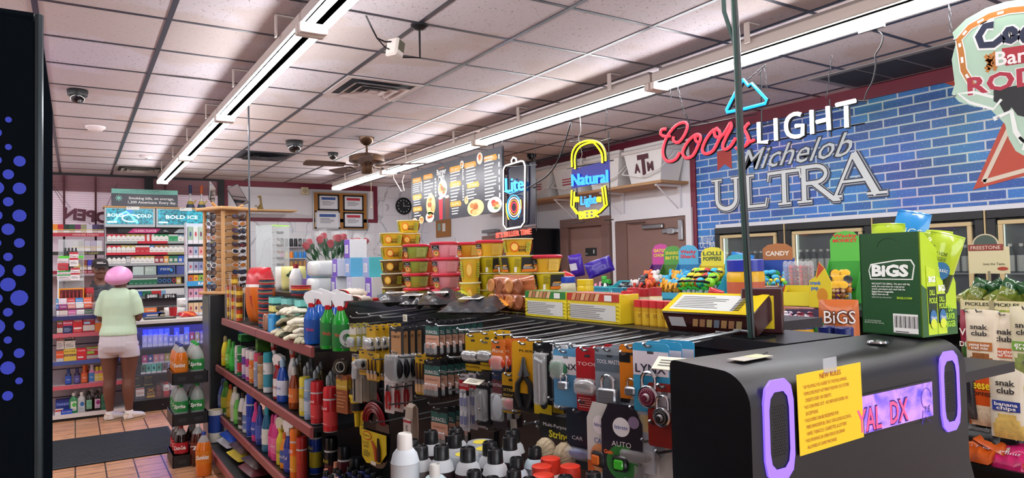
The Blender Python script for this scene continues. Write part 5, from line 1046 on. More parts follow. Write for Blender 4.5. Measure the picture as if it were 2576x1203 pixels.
# ---- noodle bowls
def ramen(c,c2,txt=True):
    b=MB();h=.072;b.lathe([(.05,0,c),(.052,.004,c),(.063,h*.93,c),(.068,h*.95,'e8dcb0'),(.068,h,'e8dcb0'),(.055,h,'d8c878')],c,22)
    def P(a,z):r=.0525+.0108*z/h;return Vector((r*math.sin(a),-r*math.cos(a),z)),Vector((math.cos(a),math.sin(a),0)),Vector((.15*math.sin(a),-.15*math.cos(a),1)).normalized()
    for da in (0,2.1,4.2):
        p,u,v=P(da,h*.5);b.disc(p,u,v,.02,.022,c2,14,.0025);b.disc(p,u,v,.015,.016,'e8c060',12,.003)
        if txt:
            p,u,v=P(da+.58,h*.5);b.text('RAMEN',p,u,v,.009,'2a1a10',w=.034,al='F',lift=.0028);p,u,v=P(da+.58,h*.3);b.text('BOWL',p,u,v,.012,'2a1a10',w=.034,al='F',lift=.0028,bold=.03)
        p,u,v=P(da+1.1,h*.5);b.patch(p,u,v,.03,.045,'b8b83a',.002);b.lines(p,u,v,.026,.04,6,'6a6a2a',lift=.0028)
    return [('bowl',b,[])]
def rbowl(c,c2):
    b=MB();h=.075;b.lathe([(.05,0,c),(.053,.004,c),(.066,h*.8,c),(.066,h*.84,c)],c,24)
    def P(a,z):r=.0535+.0135*z/h;return Vector((r*math.sin(a),-r*math.cos(a),z)),Vector((math.cos(a),math.sin(a),0)),Vector((.18*math.sin(a),-.18*math.cos(a),1)).normalized()
    for da in (-.75,2.4):
        p,u,v=P(da,h*.62);b.patch(p,u,v,.045,.022,'15130f',.002);b.text('Bowl',p+v*.004,u,v,.0065,'e8e4e0',w=.02,al='F',lift=.0028);b.text('Noodle Soup',p-v*.005,u,v,.006,'e8e4e0',w=.036,al='F',lift=.0028);p,u,v=P(da,h*.26);b.disc(p,u,v,.021,.017,'c86a34',16,.002);b.disc(p,u,v,.014,.011,'d8b468',12,.0026);b.disc(p+v*.003,u,v,.005,.004,'3a5a2a',8,.003)
        p,u,v=P(da+1.5,h*.42);b.patch(p,u,v,.05,.046,c2,.002);b.lines(p,u,v,.044,.04,7,c,lift=.0028)
    l=MB();RD=M('b8283c',.3);l.lathe([(.069,h*.8,RD),(.071,h*.83,RD),(.071,h*.93,RD),(.066,h*.985,RD),(.058,h,'c83a4c'),(.05,h*.97,'c83a4c')],RD,24);return [('bowl',b,[]),('lid',l,[])]
def yaki():
    b=MB();h=.075;Yl='c8b41c'
    b.lathe([(.074,0,Yl),(.078,.003,Yl),(.09,h*.95,Yl),(.096,h*.96,'e0d8b0'),(.096,h,'e0d8b0'),(.08,h,'d8c860')],Yl,28,sx=.74,sy=.74,sq=.42)
    n0=-.064;U,V=X3,Vector((0,-.12,1)).normalized()
    def face_(R):
        s=MB();s.patch((.018,-.0625,h*.48),U,V,.062,h*.82,'15120f',.004);s.patch((.018,-.0625,h*.14),U,V,.062,h*.15,'d8741c',.0046);s.text('SPICY',(.018,-.0625,h*.76),U,V,.008,'5aa83a',w=.028,al='F',lift=.005);s.text('Yakisoba',(.018,-.0625,h*.6),U,V,.014,'e8b81c',w=.05,al='F',lift=.005,bold=.03);s.patch((.018,-.0625,h*.44),U,V,.036,.005,'e0982c',.005);s.lines((.02,-.0625,h*.32),U,V,.05,.014,3,'d8d0c8',lift=.005)
        s.patch((-.042,-.0625,h*.2),U,V,.012,.022,'e4e2d8',.004);s.lines((-.03,-.0625,h*.6),U,V,.03,.035,7,'6a6418',lift=.004)
        o=len(b.v);b.v+=[R@p for p in s.v];b.f+=[[k+o for k in f] for f in s.f];b.m+=[b.mi(s.mats[m]) for m in s.m];b.sm+=s.sm
    face_(RZ(0));face_(RZ(-math.pi/2));return [('tray',b,[])]
BK={'y':lambda:ramen('c8a41c','d86a1c'),'Y':lambda:ramen('c89a1c','c8541c'),'o':lambda:ramen('c8641c','b83c1c'),'b':lambda:ramen('6a4a1c','d8941c'),'g':lambda:rbowl('8a9c3c','a8b468'),'p':lambda:rbowl('d88a98','e0a0ac'),'w':lambda:rbowl('c89c2c','d8b85c'),'k':lambda:rbowl('b8562c','c87a4c'),'f':yaki}
BN={'y':'yellow ramen bowl','Y':'golden ramen bowl','o':'orange ramen bowl','b':'brown ramen bowl','g':'green red-lidded noodle bowl','p':'pink red-lidded noodle bowl','w':'yellow red-lidded noodle bowl','k':'rust red-lidded noodle bowl','f':'yellow and black spicy noodle tray'}
BR=random.Random(2)
for X,px,st,nm in [(1.5,988,'bbbYy','far left stack'),(1.63,1032,'oooooYy'.replace('oooooYy','ooooYy'),'tallest stack'),(1.5,1047,'gggg','green stack'),(1.64,1079,'kkkk','stack behind the pink one'),(1.5,1122,'pppp','pink stack'),(1.66,1180,'kkpw','stack behind the tall cups'),(1.62,1234,'fffw','left spicy stack'),(1.62,1304,'fffY','middle spicy stack'),(1.72,1378,'ffw','right spicy stack')]:
    q=onX(px,760,X);y=q.y
    for i,k in enumerate(st):
        rot=-.65+BR.uniform(-.25,.25) if k != 'f' else -.12+BR.uniform(-.06,.06)
        put(proto(('bowl',k),BK[k]),'noodle_bowl','%s, %s from the bottom of the %s'%(BN[k],ORD[i],nm),'noodle bowl',(X+BR.uniform(-.004,.004),y+BR.uniform(-.004,.004),GT+.0005+i*.0755),rot,'noodle bowls on the gondola top')
q=onX(1184,765,1.5)
for i in range(2):put(proto('tallcup',lambda:ramen('c8a020','d8902c',False)),'noodle_cup',['lower','upper'][i]+' tall yellow noodle cup beside the pink stack','noodle cup',(1.5,q.y,GT+.0005+i*.112),-.6,'tall yellow noodle cups',(.72,.72,1.55))
# ---- flat goods along the front edge of the deck
for k,(px,py,X,w_,l_,rz,tilt,c1,c2,lab) in enumerate([(1010,768,1.34,.22,.3,-.3,.08,'2c2d31','e8823a','grey bagged garment at the far end of the deck edge'),(1120,775,1.36,.22,.34,-.5,.1,'26282a','b8c03a','grey bag with green and orange end across the hooks'),(1210,790,1.34,.24,.32,-.9,.12,'303236','e8a03a','large grey bag with orange corner nearest the cookies'),(1060,785,1.3,.14,.2,-.8,.1,'2c2c30','3a3a3e','small black bag folded among the grey bags')]):
    q=onX(px,py,X);bg=pillow(w_,l_,.045,lambda u,v,c1=c1,c2=c2:M(c2,.25,bump=.7,nscale=16) if u+v>1.35 else M(c1,.22,bump=.9,nscale=16),seed=50+k,wr=.5,n=18)
    bg.patch((-.03,-.026,-.02),X3,Z3,.09,.06,'d8d8d4',.004);bg.lines((-.03,-.026,-.02),X3,Z3,.07,.03,3,'777777',lift=.0046)
    thing('garment_bag',lab,'bag',(X,q.y,GT+.035+.012*(k==1)),(-math.pi/2+tilt,0,rz),None,bg)
for k in range(2):
    q=onX(1282,770,1.42);b=pillow(.085,.3,.075,lambda u,v:M('a8603c',.2,coat=.6),seed=60+k,n=14,wr=.1)
    r=thing('cookie_pack',['lower','upper'][k]+' clear sleeve of round brown cookies beside the wafer boxes','cookies',(1.45,2.275,GT+.046+k*.06),(0,0,0),'cookie sleeves',None)
    me=b;me.v=[Matrix.Rotation(-math.pi/2,4,'Z')@Matrix.Rotation(math.pi/2,4,'Y')@v for v in me.v];part('sleeve',me,r)
    for i in range(4):c=MB();c.M=TR(-.036,-.1+i*.068,0)@Matrix.Rotation(-math.pi/2,4,'Y');c.lathe([(.026,0),(.028,.003),(.026,.006),(.018,.007),(.017,.0055),(.001,.0055)],'b8783c' if i%2 else '8a4a24',16,cap=False);part('cookie',c,r)
def wafer(L,top,base,txt,sd):
    """long boxed wafers, printed face towards -x, resting along y"""
    h,d=.092,.08;b=MB();b.bx(0,-L/2,0,d,L/2,h,M(base,.25),.002);U=Vector((0,-1,0))
    b.patch((-.0003,0,h*.86),U,Z3,L*.99,h*.26,M(top,.25),.0002);b.bx(.0,-L/2+.002,h,d,L/2-.002,h+.0006,M(top,.25));b.patch((-.0004,0,h*.36),U,Z3,L*.86,h*.52,'d0d0cc',.0004);b.lines((-.0004,.02,h*.36),U,Z3,L*.76,h*.46,7,'8a8a88',lift=.001)
    for i in range(6):c=-L*.36+i*L*.09;b.prism([(c-.012,-.01),(c+.006,-.01),(c+.016,.012),(c-.002,.012)],(-.0016,0,h*.86),U,Z3,.001,['c89060','a86a44','d8b080'][i%3])
    b.patch((-.0006,-L*.3,h*.86),U,Z3,.035,h*.2,'e4e4e0',.001)
    for s in (-1,1):
        for i in range(5):b.prism([(s*L*.46-.012,i*.012-.03),(s*L*.46,i*.012-.022),(s*L*.46+.012,i*.012-.03),(s*L*.46,i*.012-.027)],(-.0014,0,h*.4),U,Z3,.0008,'e8d82c')
    return b
thing('wafer_box','long green-topped wafer box on the deck edge','wafer box',(1.395,1.985,GT+.0005),0,None,wafer(.25,'2c7a3a','d8c828','',1));thing('wafer_box','long red-topped wafer box next to the green one','wafer box',(1.395,1.722,GT+.0005),0,None,wafer(.265,'b8382c','d8c028','',2))
for k,(px,X,c,lb,h,cp,lab) in enumerate([(1580,1.46,'a82430','b83a40',.1,'b02830','red bottle right of the wafer boxes'),(1594,1.55,'9a3038','a83c40',.105,'b02830','second red bottle behind the first'),(1622,1.6,'c8b88a','d8d0b0',.1,'b02830','pale spice jar with dark red cap'),(1652,1.6,'d0c08a','d8d4b8',.105,'a82830','second pale spice jar with dark red cap')]):
    q=onX(px,815,X);put(proto(('spice',k),lambda:jar([(.02,0,GL(c,.85)),(.021,.005,GL(c,.85)),(.021,h*.7,lb),(.016,h*.78,c)],[(.019,h*.74,cp),(.019,h,cp)],14)),'spice_bottle',lab,'bottle',(X,q.y,GT+.0005),0)
for k in range(5):
    q=onX(1612+k*19.5,822,1.45);put(proto('mustard',lambda:jar([(.0185,0,'c89a1c'),(.019,.004,'c89a1c'),(.019,.04,'d8b02c'),(.019,.056,'c89a1c')],[(.0195,.054,'c82c30'),(.0195,.075,'c82c30')],14,txt=('VIT',.03,.014,'8a5a10',.019))),'pill_bottle','%s small yellow bottle with red cap from the left on the deck edge'%ORD[k],'bottle',(1.45,q.y,GT+.0005),-.7,'small yellow bottles with red caps')
def nutter():
    b=MB();b.bx(-.14,-.05,0,.14,.05,.062,M('3a1a18',.22),.003);b.bx(-.139,-.049,.0625,.139,.049,.064,M('d8c01c',.22));b.patch((0,-.0505,.04),X3,Z3,.27,.026,'4a201c');b.patch((-.095,-.051,.033),X3,Z3,.05,.03,'e4e4e4',.001)
    for i in range(7):b.prism([(-.05+i*.022,-.012),(-.034+i*.022,-.012),(-.024+i*.022,.012),(-.04+i*.022,.012)],(0,-.0512,.032),X3,Z3,.0008,['d8a870','c89468','d8c088','8a98a8'][i%4])
    b.patch((-.02,0,.064),X3,Y3,.2,.075,'d0d4d0',.0006);b.lines((-.03,0,.064),X3,Y3,.16,.06,7,'6a6c6a',lift=.001)
    for i in range(9):b.bx(.07,-.033+i*.0075,.0648,.095,-.0295+i*.0075,.0652,'22221f')
    return b
thing('wafer_box','yellow and brown wafer box lying tilted by the green power pole','wafer box',(1.47,1.27,GT+.022),(.5,0,-math.pi/2+.12),None,nutter())
b=MB();b.bx(-.05,-.03,0,.05,.03,.115,M('3a1a1c',.25),.003);b.patch((.005,-.0302,.055),X3,Z3,.05,.085,'d8bc1c');b.lines((.005,-.0304,.055),X3,Z3,.036,.07,6,'6a4a10',lift=.001);thing('wafer_box','brown box with yellow panel standing askew behind the power pole','wafer box',(1.52,onX(1920,820,1.52).y,GT+.001),-1.0,None,b)
def bigjar(c,lab,cap,r,h):return jar([(r*.97,0,c),(r,.008,c),(r,h*.2,c),(r*1.0,h*.62,lab),(r,h*.74,c),(r*.9,h*.82,c)],[(r*.97,h*.8,cap),(r*.97,h*.99,cap),(r*.9,h,cap)],24)
for k,(px,py,X,r_,h_,c,lb,cp,lab) in enumerate([(1878,765,1.86,.06,.19,'d8a81c','b85a3c','24309a','large yellow jar with blue lid behind the tilted wafer box'),(1421,742,1.78,.048,.13,'d8d4b8','c8c4a8','1c3fa8','white jar with bright blue lid beside the noodle trays'),(1473,745,1.78,.035,.12,'d8b81c','d8b020','d8b81c','yellow squeeze jar behind the green wafer box'),(1958,860,2.12,.05,.11,'d8a01c','c8941c','24349a','yellow jar with blue lid left of its twin behind the machine'),(2008,862,2.2,.055,.11,'d8a01c','c8941c','2a3aa0','yellow jar with blue lid right of its twin behind the machine')]):
    q=onX(px,py,X);put(proto(('bigjar',k),lambda:bigjar(M(c,.25),lb,PM(cp),r_,h_)),'food_jar',lab,'jar',(X,q.y,(GT if X<2 else 1.22)+.0005),0)
for k,(px,py,X,c,cp,lab) in enumerate([(2081,852,2.14,'1c2050','1c2460','left dark blue gum cup behind the machine'),(2124,850,2.14,'1c2050','1c2460','right dark blue gum cup behind the machine'),(2066,845,2.25,'1f7a3a','248a44','green gum cup behind the dark blue ones')]):
    q=onX(px,py,X);put(proto(('gum',c),lambda:jar([(.034,0,M(c,.3)),(.036,.005,M(c,.3)),(.036,.065,M(c,.3))],[(.037,.063,PM(cp)),(.037,.082,PM(cp)),(.034,.085,PM(cp))],20,txt=[('ICE',.045,.008,'c8d0e8',.036),('GUM',.028,.007,'c8d0e8',.036)])),'gum_cup',lab,'gum',(X,q.y,1.2205),-.9,'gum cups',(.78,.78,1.3))
q=onX(2112,840,2.28);bg=pillow(.13,.19,.06,lambda u,v:M('b8602c',.3) if v>.25 else M('c88a4c',.3),seed=71)
for m_,bo,l in (('5a2a14',.05,.034),('e8e0dc',0,.036)):bg.text('BiGS',(.0,-.0,.035),X3,Z3,.045,m_,w=.1,al='F',bold=bo,lift=l)
thing('seed_bag','orange seed bag with white lettering behind the gum cups','bag',(2.28,q.y,1.22+.097),(0,0,-.95),None,bg)
q=onX(2000,830,2.3);b=MB();b.bx(2.2,q.y-.18,1.2205,2.42,q.y+.2,1.29,M('3a3430',.6));thing('stock_carton','low dark carton under the two open candy cartons','carton',mb=b)
for k,(px,X,c,lab) in enumerate([(1972,2.3,'a87a54','open brown candy carton of pink wrapped sweets'),(2022,2.3,'3a3048','open dark candy carton of white wrapped sweets')]):
    q=onX(px,830,X);b=MB()
    for a,c_,d_,e in ((-.06,-.05,.06,-.047),(-.06,.047,.06,.05),(-.06,-.047,-.057,.047),(.057,-.047,.06,.047)):b.bx(a,c_,0,d_,e,.05 if c_<.04 else .075,M(c,.7))
    b.bx(-.057,-.047,0,.057,.047,.003,c);r=thing('candy_carton',lab,'candy carton',(X,q.y,1.2905),-.9,None,b)
    for i in range(14):
        s=thing('wrapped_sweet','%s little wrapped sweet in the %s'%(ORD[i],lab.replace('open ','').split(' of')[0]),'sweet',(X+BR.uniform(-.03,.03),q.y+BR.uniform(-.03,.03),1.326+.012*(i%2)),(BR.uniform(0,.6),0,BR.uniform(0,3)),'wrapped sweets',proto(('sweet',k,i%2),lambda:[('s',MB().lathe([(.002,-.022),(.009,-.018),(.003,-.012),(.011,-.006),(.011,.006),(.003,.012),(.009,.018),(.002,.022)],M(['d86a9c','e0dce4','d8d4dc','8a3a4a'][k*2+i%2],.3),8),[])])[0][1])
# ================= peg wall: hooks and carded goods (printed faces towards -x)
HK=M('8f9498',.3,.9);CLR=M('eef2f4',.05,alpha=.28,coat=.8)
HX=1.06
def card(w_,h,base,bands=(),txt=(),ln=None,fn=None,shape=None):
    """hangs from its hole at the origin"""
    b=MB();pts=shape or [(-w_/2,-h+.004),(-w_/2+.004,-h),(w_/2-.004,-h),(w_/2,-h+.004),(w_/2,.012),(w_/2-.006,.018),(-w_/2+.006,.018),(-w_/2,.012)]
    b.prism(pts,(0,0,0),X3,Z3,.0015,M(base,.35));f=-.0006
    for i,q in enumerate(bands):b.patch(((q[4] if len(q)>4 else 0)*w_,f-.0002*i,-h*(q[0]+q[1])/2),X3,Z3,w_*(q[3] if len(q)>3 else .98),h*(q[1]-q[0]),M(q[2],.35))
    for t in txt:b.text(t[0],((t[4] if len(t)>4 else 0)*w_,f-.0012,-t[1]*h),X3,Z3,t[2]*h,t[3],w=w_*(t[5] if len(t)>5 else .84),al='F',bold=.01)
    if ln:b.lines((0,f-.001,-ln[0]*h),X3,Z3,w_*.8,ln[1]*h,ln[2],ln[3])
    b.bx(-.008,-.001,-.006,.008,-.0006,.0,'2a2a2c')
    out=[('card',b,[])]
    if fn:
        for nm,m in fn(w_,h):out.append((nm,m,[]))
    return out
def blister(w_,h,z,d,ww,hh):
    m=MB();m.bx(-ww/2,-d,z-hh/2,ww/2,-.001,z+hh/2,CLR,min(.006,d*.4));return ('blister',m)
def cells(n,c1='b8683c',c2='1c1c20',z=.72,L=.34,up=0):
    def fn(w_,h):
        o=[]
        for i in range(n):
            m=MB();x=(-(n-1)/2+i)*w_*.8/n;r=min(.0072,w_*.4/n);m.lathe([(r,-h*(z+L/2)),(r,-h*(z-L*.05),c2),(r,-h*(z-L/2),c1),(r*.4,-h*(z-L/2),'c8c8c8'),(r*.4,-h*(z-L/2)+.002,'c8c8c8')],c2,10,(x,-r-.0015,0));o.append(('battery',m))
        return o+[blister(w_,h,-h*z,.017,w_*.86,h*L*1.1)]
    return fn
def padlock(s,body,dial=None,z=.6):
    def fn(w_,h):
        m=MB();y=-.012;cz=-h*z
        if dial:
            m.M=TR(0,-.004,cz)@Matrix.Rotation(math.pi/2,4,'X');m.lathe([(s*.5,0),(s*.52,.006),(s*.5,.014),(s*.42,.016)],M('b0b2b6',.2,1),26);m.lathe([(s*.4,.0165,dial),(s*.36,.021,dial),(s*.18,.022,dial),(s*.15,.03,'c8c8cc'),(s*.12,.032,dial)],dial,22)
            for k in range(20):a=k*math.pi/10;m.bx(s*.31*math.cos(a)-.0006,s*.31*math.sin(a)-.0006,.0215,s*.31*math.cos(a)+.0006,s*.31*math.sin(a)+.0006,.0225,'e8e0e0')
            m.M=None;top=cz+s*.45
        else:
            m.bx(-s*.5,-.022,cz-s*.42,s*.5,-.004,cz+s*.3,M(body,.3,.8),.004)
            for k in range(5):m.bx(-s*.5,-.0224,cz-s*.38+k*s*.13,s*.5,-.0218,cz-s*.375+k*s*.13,'55585c')
            top=cz+s*.3
        m2=MB();r=s*.32;m2.tube([(-r,y,top-.005),(-r,y,top+s*.3)]+[(-r*math.cos(a*math.pi/8),y,top+s*.3+r*math.sin(a*math.pi/8)) for a in range(1,8)]+[(r,y,top+s*.3),(r,y,top-.005)],s*.085,M('c4c6ca',.15,1),8)
        return [('lock_body',m),('shackle',m2)]
    return fn
def pliers(w_,h):
    m=MB();y=-.008
    for s in (-1,1):m.tube([(s*.002,y,-h*.14),(s*.006,y,-h*.34),(s*.012,y,-h*.44)],[.002,.006,.009],M('6a6e72',.3,.8),8)
    g_=MB()
    for s in (-1,1):g_.tube([(s*.006,y,-h*.46),(s*.022,y,-h*.56),(s*.026,y,-h*.74),(s*.014,y,-h*.93)],[.007,.008,.0085,.006],M('1a1b1e',.4),8)
    return [('jaw',m),('grip',g_)]
def snips(w_,h):
    m=MB();y=-.007
    for s in (-1,1):m.tube([(s*.003,y,-h*.3),(s*.006,y,-h*.45)],[.003,.006],M('b8bcc0',.2,1),6)
    g_=MB()
    for s in (-1,1):g_.tube([(s*.006,y,-h*.46),(s*.012,y,-h*.62),(s*.009,y,-h*.9)],[.005,.006,.004],'b8242c',7)
    return [('blade',m),('grip',g_)]
def tyre(w_,h):
    m=MB();m.tube([(-.004,-.008,-h*.16),(-.004,-.008,-h*.8)],.005,M('b4b8bc',.2,1),8);m.tube([(-.016,-.01,-h*.14),(.012,-.01,-h*.2)],.008,M('8a8e92',.25,1),8);m.ball((.012,-.012,-h*.82),.012,'1c1c20',10,7,(1,.5,1.2));return [('gauge',m),blister(w_,h,-h*.45,.02,w_*.7,h*.8)]
def tubes_(w_,h):
    o=[]
    for k in range(2):
        for s in (-1,1):
            m=MB();z=-h*(.38+.36*k);m.lathe([(.004,z+h*.12,'e8e8ec'),(.005,z+h*.04,'e8e8ec'),(.005,z-.002,'2840b0'),(.004,z-h*.13,'2840b0')],'2840b0',8,(s*w_*.18,-.007,0));o.append(('glue_tube',m))
    return o+[blister(w_,h,-h*.55,.014,w_*.7,h*.75)]
def lump(c,n=1,sz=(.5,.4),z=.6,d=.02,met=0):
    def fn(w_,h):
        m=MB();
        for i in range(n):m.ball(((i-(n-1)/2)*w_*.8/n,-d*.6,-h*z),1,M(c,.3,met),10,7,(w_*sz[0]/n,d*.55,h*sz[1]/2))
        return [('item',m),blister(w_,h,-h*z,d*1.25,w_*.86,h*sz[1]*1.1)]
    return fn
def brush(c='e0b02c'):
    def fn(w_,h):
        o=[]
        for i in range(3):m=MB();x=(i-1)*w_*.28;m.tube([(x,-.006,-h*.1),(x,-.006,-h*.55)],[.003,.005],'3a2018',6);m.bx(x-.007,-.011,-h*.68,x+.007,-.003,-h*.55,M('a0a4a8',.3,1));m.bx(x-.007,-.010,-h*.92,x+.007,-.004,-h*.68,M('c8a070',.9));o.append(('brush',m))
        return o
    return fn
def driver(c):
    def fn(w_,h):m=MB();m.lathe([(.012,-h*.45),(.014,-h*.35),(.011,-h*.2),(.013,-h*.1),(.006,-h*.06)],GL(c,.7),12,(0,-.015,0));m2=MB();m2.tube([(0,-.015,-h*.45),(0,-.015,-h*.95)],.004,M('a8acb0',.2,1),8);return [('handle',m),('shaft',m2)]
    return fn
DUR=dict(base='1a1a1e',bands=[(.0,.3,'35605a'),(.3,.62,'d0a088'),(.62,1,'241c1c')],txt=[('DURACELL',.2,.1,'f0f0f0'),('POWER BOOST',.42,.05,'8a4a30',0,.7)])
YLB=lambda t:dict(base='c8a01c',bands=[(.62,.78,'17171a')],txt=[(t,.86,.06,'2a2410')])
BK_=lambda c='17181b',t='':dict(base=c,txt=[(t,.12,.07,'d8d8d8')] if t else (),ln=(.8,.2,4,'8a8a8a'))
RC_=dict(base='a8222a',bands=[(.42,.52,'e0dcd8',.3,0)],txt=[('TOOL',.16,.06,'e8c8c0')],ln=(.85,.2,5,'d89a94'))
PEG=[  # tip px, py; width, height; count; spacing; spec; item; words
 (988,827,.085,.2,4,.03,dict(base='25262a',bands=[(0,.5,'b88a5c',.7)],txt=[('COMB SET',.1,.05,'2a1a10',0,.6)]),lump('15161a',1,(.7,.5),.72,.03),'long black comb set card'),
 (1078,812,.072,.112,8,.026,DUR,cells(2),'copper top battery card on the upper hook'),(1078,912,.085,.12,6,.028,DUR,cells(4),'copper top battery card on the middle hook'),(1096,1030,.085,.125,4,.03,DUR,cells(4),'copper top battery card on the lower hook'),
 (1180,846,.07,.1,2,.03,YLB('bolts'),lump('c0c4c8',2,(.8,.3),.5,.022,1),'yellow card of bright bolts'),(1215,840,.06,.1,3,.03,YLB('hooks'),lump('b0b4b8',1,(.6,.3),.55,.02,1),'yellow card of hooks behind the bolts'),
 (1243,862,.055,.1,5,.022,dict(base='d8742c',bands=[(.55,1,'2a3a5c')],txt=[('flint',.14,.1,'f0e0c0')]),lump('c84a2c',1,(.6,.4),.5,.014),'small orange lighter flint card'),
 (1310,866,.098,.178,2,.05,dict(base='d8a01c',bands=[(.72,1,'1a1a1c'),(0,.72,'d8a01c',.98)],txt=[('PLIERS',.045,.035,'2a2010',.1,.6)]),pliers,'large yellow card with long nose pliers'),
 (1352,868,.062,.178,2,.04,dict(base='17181b',bands=[(.84,1,'d8b81c')],txt=[('Tire Gauge',.06,.04,'e8e8e8')]),tyre,'black tire gauge card with yellow foot'),
 (1398,874,.05,.15,2,.03,dict(base='d8dce0',bands=[(.5,.9,'1a2038')],txt=[('Replace',.1,.05,'3a4a6a')]),lump('2a6a4a',1,(.6,.3),.3,.02),'pale card with plug behind the small padlock'),
 (1412,886,.082,.13,3,.034,dict(base='5a9cc8',bands=[(0,.36,'e4e6ea')],txt=[('LYNX',.2,.12,'1c2030')]),padlock(.03,'b4bcc4',None,.55),'blue and white card with small padlock'),
 (1466,882,.07,.14,3,.045,RC_,lump('b0b4b8',1,(.5,.25),.55,.02,1),'plain red hardware card'),
 (1522,882,.085,.135,2,.05,dict(base='8a98a4',bands=[(.0,.3,'5a6874'),(.93,1,'2a3aa0')],txt=[('TOOL MASTER',.12,.07,'d8dce4')]),padlock(.05,'b8bcc2',None,.68),'grey card with large laminated padlock'),
 (1580,876,.072,.115,2,.05,dict(base='d07a1c',bands=[(0,.2,'1a1a1c',.4,-.3),(.92,1,'1a1a1c')]),padlock(.028,'a8acb2',None,.72),'orange card with little padlock'),
 (1624,872,.09,.135,3,.04,dict(base='3a9cc8',bands=[(0,.4,'dcd8e4')],txt=[('LYNX',.28,.14,'17182a')]),padlock(.05,'b0b4b8','6a1a3a',.72),'large card with maroon dial combination lock'),
 (1660,975,.085,.12,2,.04,dict(base='8a241c',bands=[(0,.3,'b8b4bc')]),padlock(.042,'b0b4b8','1c1c20',.42),'rust red card with black dial combination lock'),
 (1158,948,.045,.165,3,.03,dict(base='c8c8d0',bands=[(0,.2,'b8242c'),(.2,.3,'17181b')],txt=[('SUPER GLUE',.1,.05,'f0e8e8')]),tubes_,'narrow white super glue card with red head'),
 (1205,942,.06,.15,4,.03,BK_('2a2a2e','KNIFE'),lump('9a9ea2',1,(.3,.6),.55,.016,1),'dark utility knife card'),(1245,945,.055,.15,3,.028,dict(base='6a3a40',bands=[(.3,1,'3a3438')],txt=[('EXTRACT',.12,.06,'e8d8d8')]),lump('c0c8d0',1,(.35,.5),.55,.016),'maroon and clear tool card'),
 (1275,945,.07,.1,2,.03,dict(base='c8981c',bands=[(.2,.55,'1c1a18')],txt=[('XTREME',.32,.08,'d8b84c'),('SHOWER',.47,.07,'d8b84c')]),lump('b0242c',1,(.3,.34),.72,.016),'yellow and black card with red clip'),
 (1050,897,.062,.13,3,.03,YLB('brush'),brush(),'yellow paint brush card by the battery hooks'),(930,893,.085,.1,3,.03,YLB('BITS'),brush(),'yellow card of artist brushes'),
 (970,930,.06,.165,3,.04,dict(base='d4cccc',bands=[(.0,.1,'e8e4e0')]),snips,'white card with red handled snips'),
 (890,895,.07,.2,3,.035,dict(base='9a9488',bands=[(0,.1,'c8a01c')]),driver('d0d4d8'),'clear handled screwdriver card'),(905,880,.055,.1,4,.03,YLB('tape'),lump('1a1a1c',1,(.6,.4),.5,.03),'yellow card of black cable clips'),(925,822,.06,.12,5,.03,YLB('HANGER'),lump('c8ccd0',1,(.5,.4),.5,.025,1),'yellow hanger card in the upper row'),(880,818,.05,.11,3,.03,dict(base='a8a03c',bands=[(0,.3,'d8d4c8')]),lump('8a8e92',1,(.5,.4),.6,.02),'olive card of clear tape by the cleaners'),
 (852,950,.09,.16,4,.02,dict(base='8a4a24',bands=[(0,.3,'b89a2c')],txt=[('PIONEER',.2,.06,'e8d8a0')],ln=(.6,.5,5,'b87a4c')),None,'brown and gold firestarter card'),
 (1448,1038,.085,.13,2,.03,dict(base='1a2030',bands=[(.75,1,'141824')],txt=[('CAR',.42,.07,'d0d4dc',-.1,.4)]),lump('2a4aa0',1,(.35,.2),.7,.018),'dark blue car freshener card'),
 (1590,1030,.085,.13,2,.03,dict(base='a8c4e0',bands=[(0,.3,'e0c83a',.5,.2),(.6,1,'d0dce8')],txt=[('febreze',.22,.07,'2a4a9c',-.15,.5),('CAR',.42,.08,'3a5a9c',0,.5)]),lump('26282c',1,(.5,.2),.72,.02),'pale blue car freshener card behind the black one')]
REV=[]
def hook(y,z,lab,X0=HX,sag=.03):
    b=MB();b.tube([(X0-.007,y,z+.008),(X0,y,z),(X0+.06,y,z-.002),(GX-.002,y,z+.012)],.0034,HK,6);b.tube([(GX-.004,y-.02,z+.012),(GX-.004,y+.02,z+.012)],.0034,HK,6)
    return thing('peg_hook',lab,'hook',mb=b,group='wire peg hooks on the peg wall')
for px,py,w_,h,n,sp,spec,fn,lab in PEG:
    q=onX(px,py,HX);hook(q.y,q.z,'wire hook carrying the %s'%(lab if lab.endswith(('hook','row')) else lab+('s' if n>1 else '')))
    pr=proto(('peg',lab),lambda:card(w_,h,fn=fn,**spec))
    cnm=([v for k_,v in (('battery','battery_card'),('lock','padlock_card'),('pliers','pliers_card'),('glue','glue_card'),('freshener','air_freshener_card'),('brush','brush_card'),('screwdriver','screwdriver_card'),('snips','snips_card'),('knife','knife_card'),('gauge','tire_gauge_card'),('lighter','lighter_card'),('firestarter','firestarter_card')) if k_ in lab]+['hardware_card'])[0]
    for i in range(n):
        put(pr,cnm,(lab if i==0 else '%s, %s behind the front one'%(lab,ORD[i-1]))if n>1 else lab,'carded goods',(HX+.014+i*sp,q.y,q.z-.012),(0,0,-math.pi/2+.3-.02*i),lab+'s')
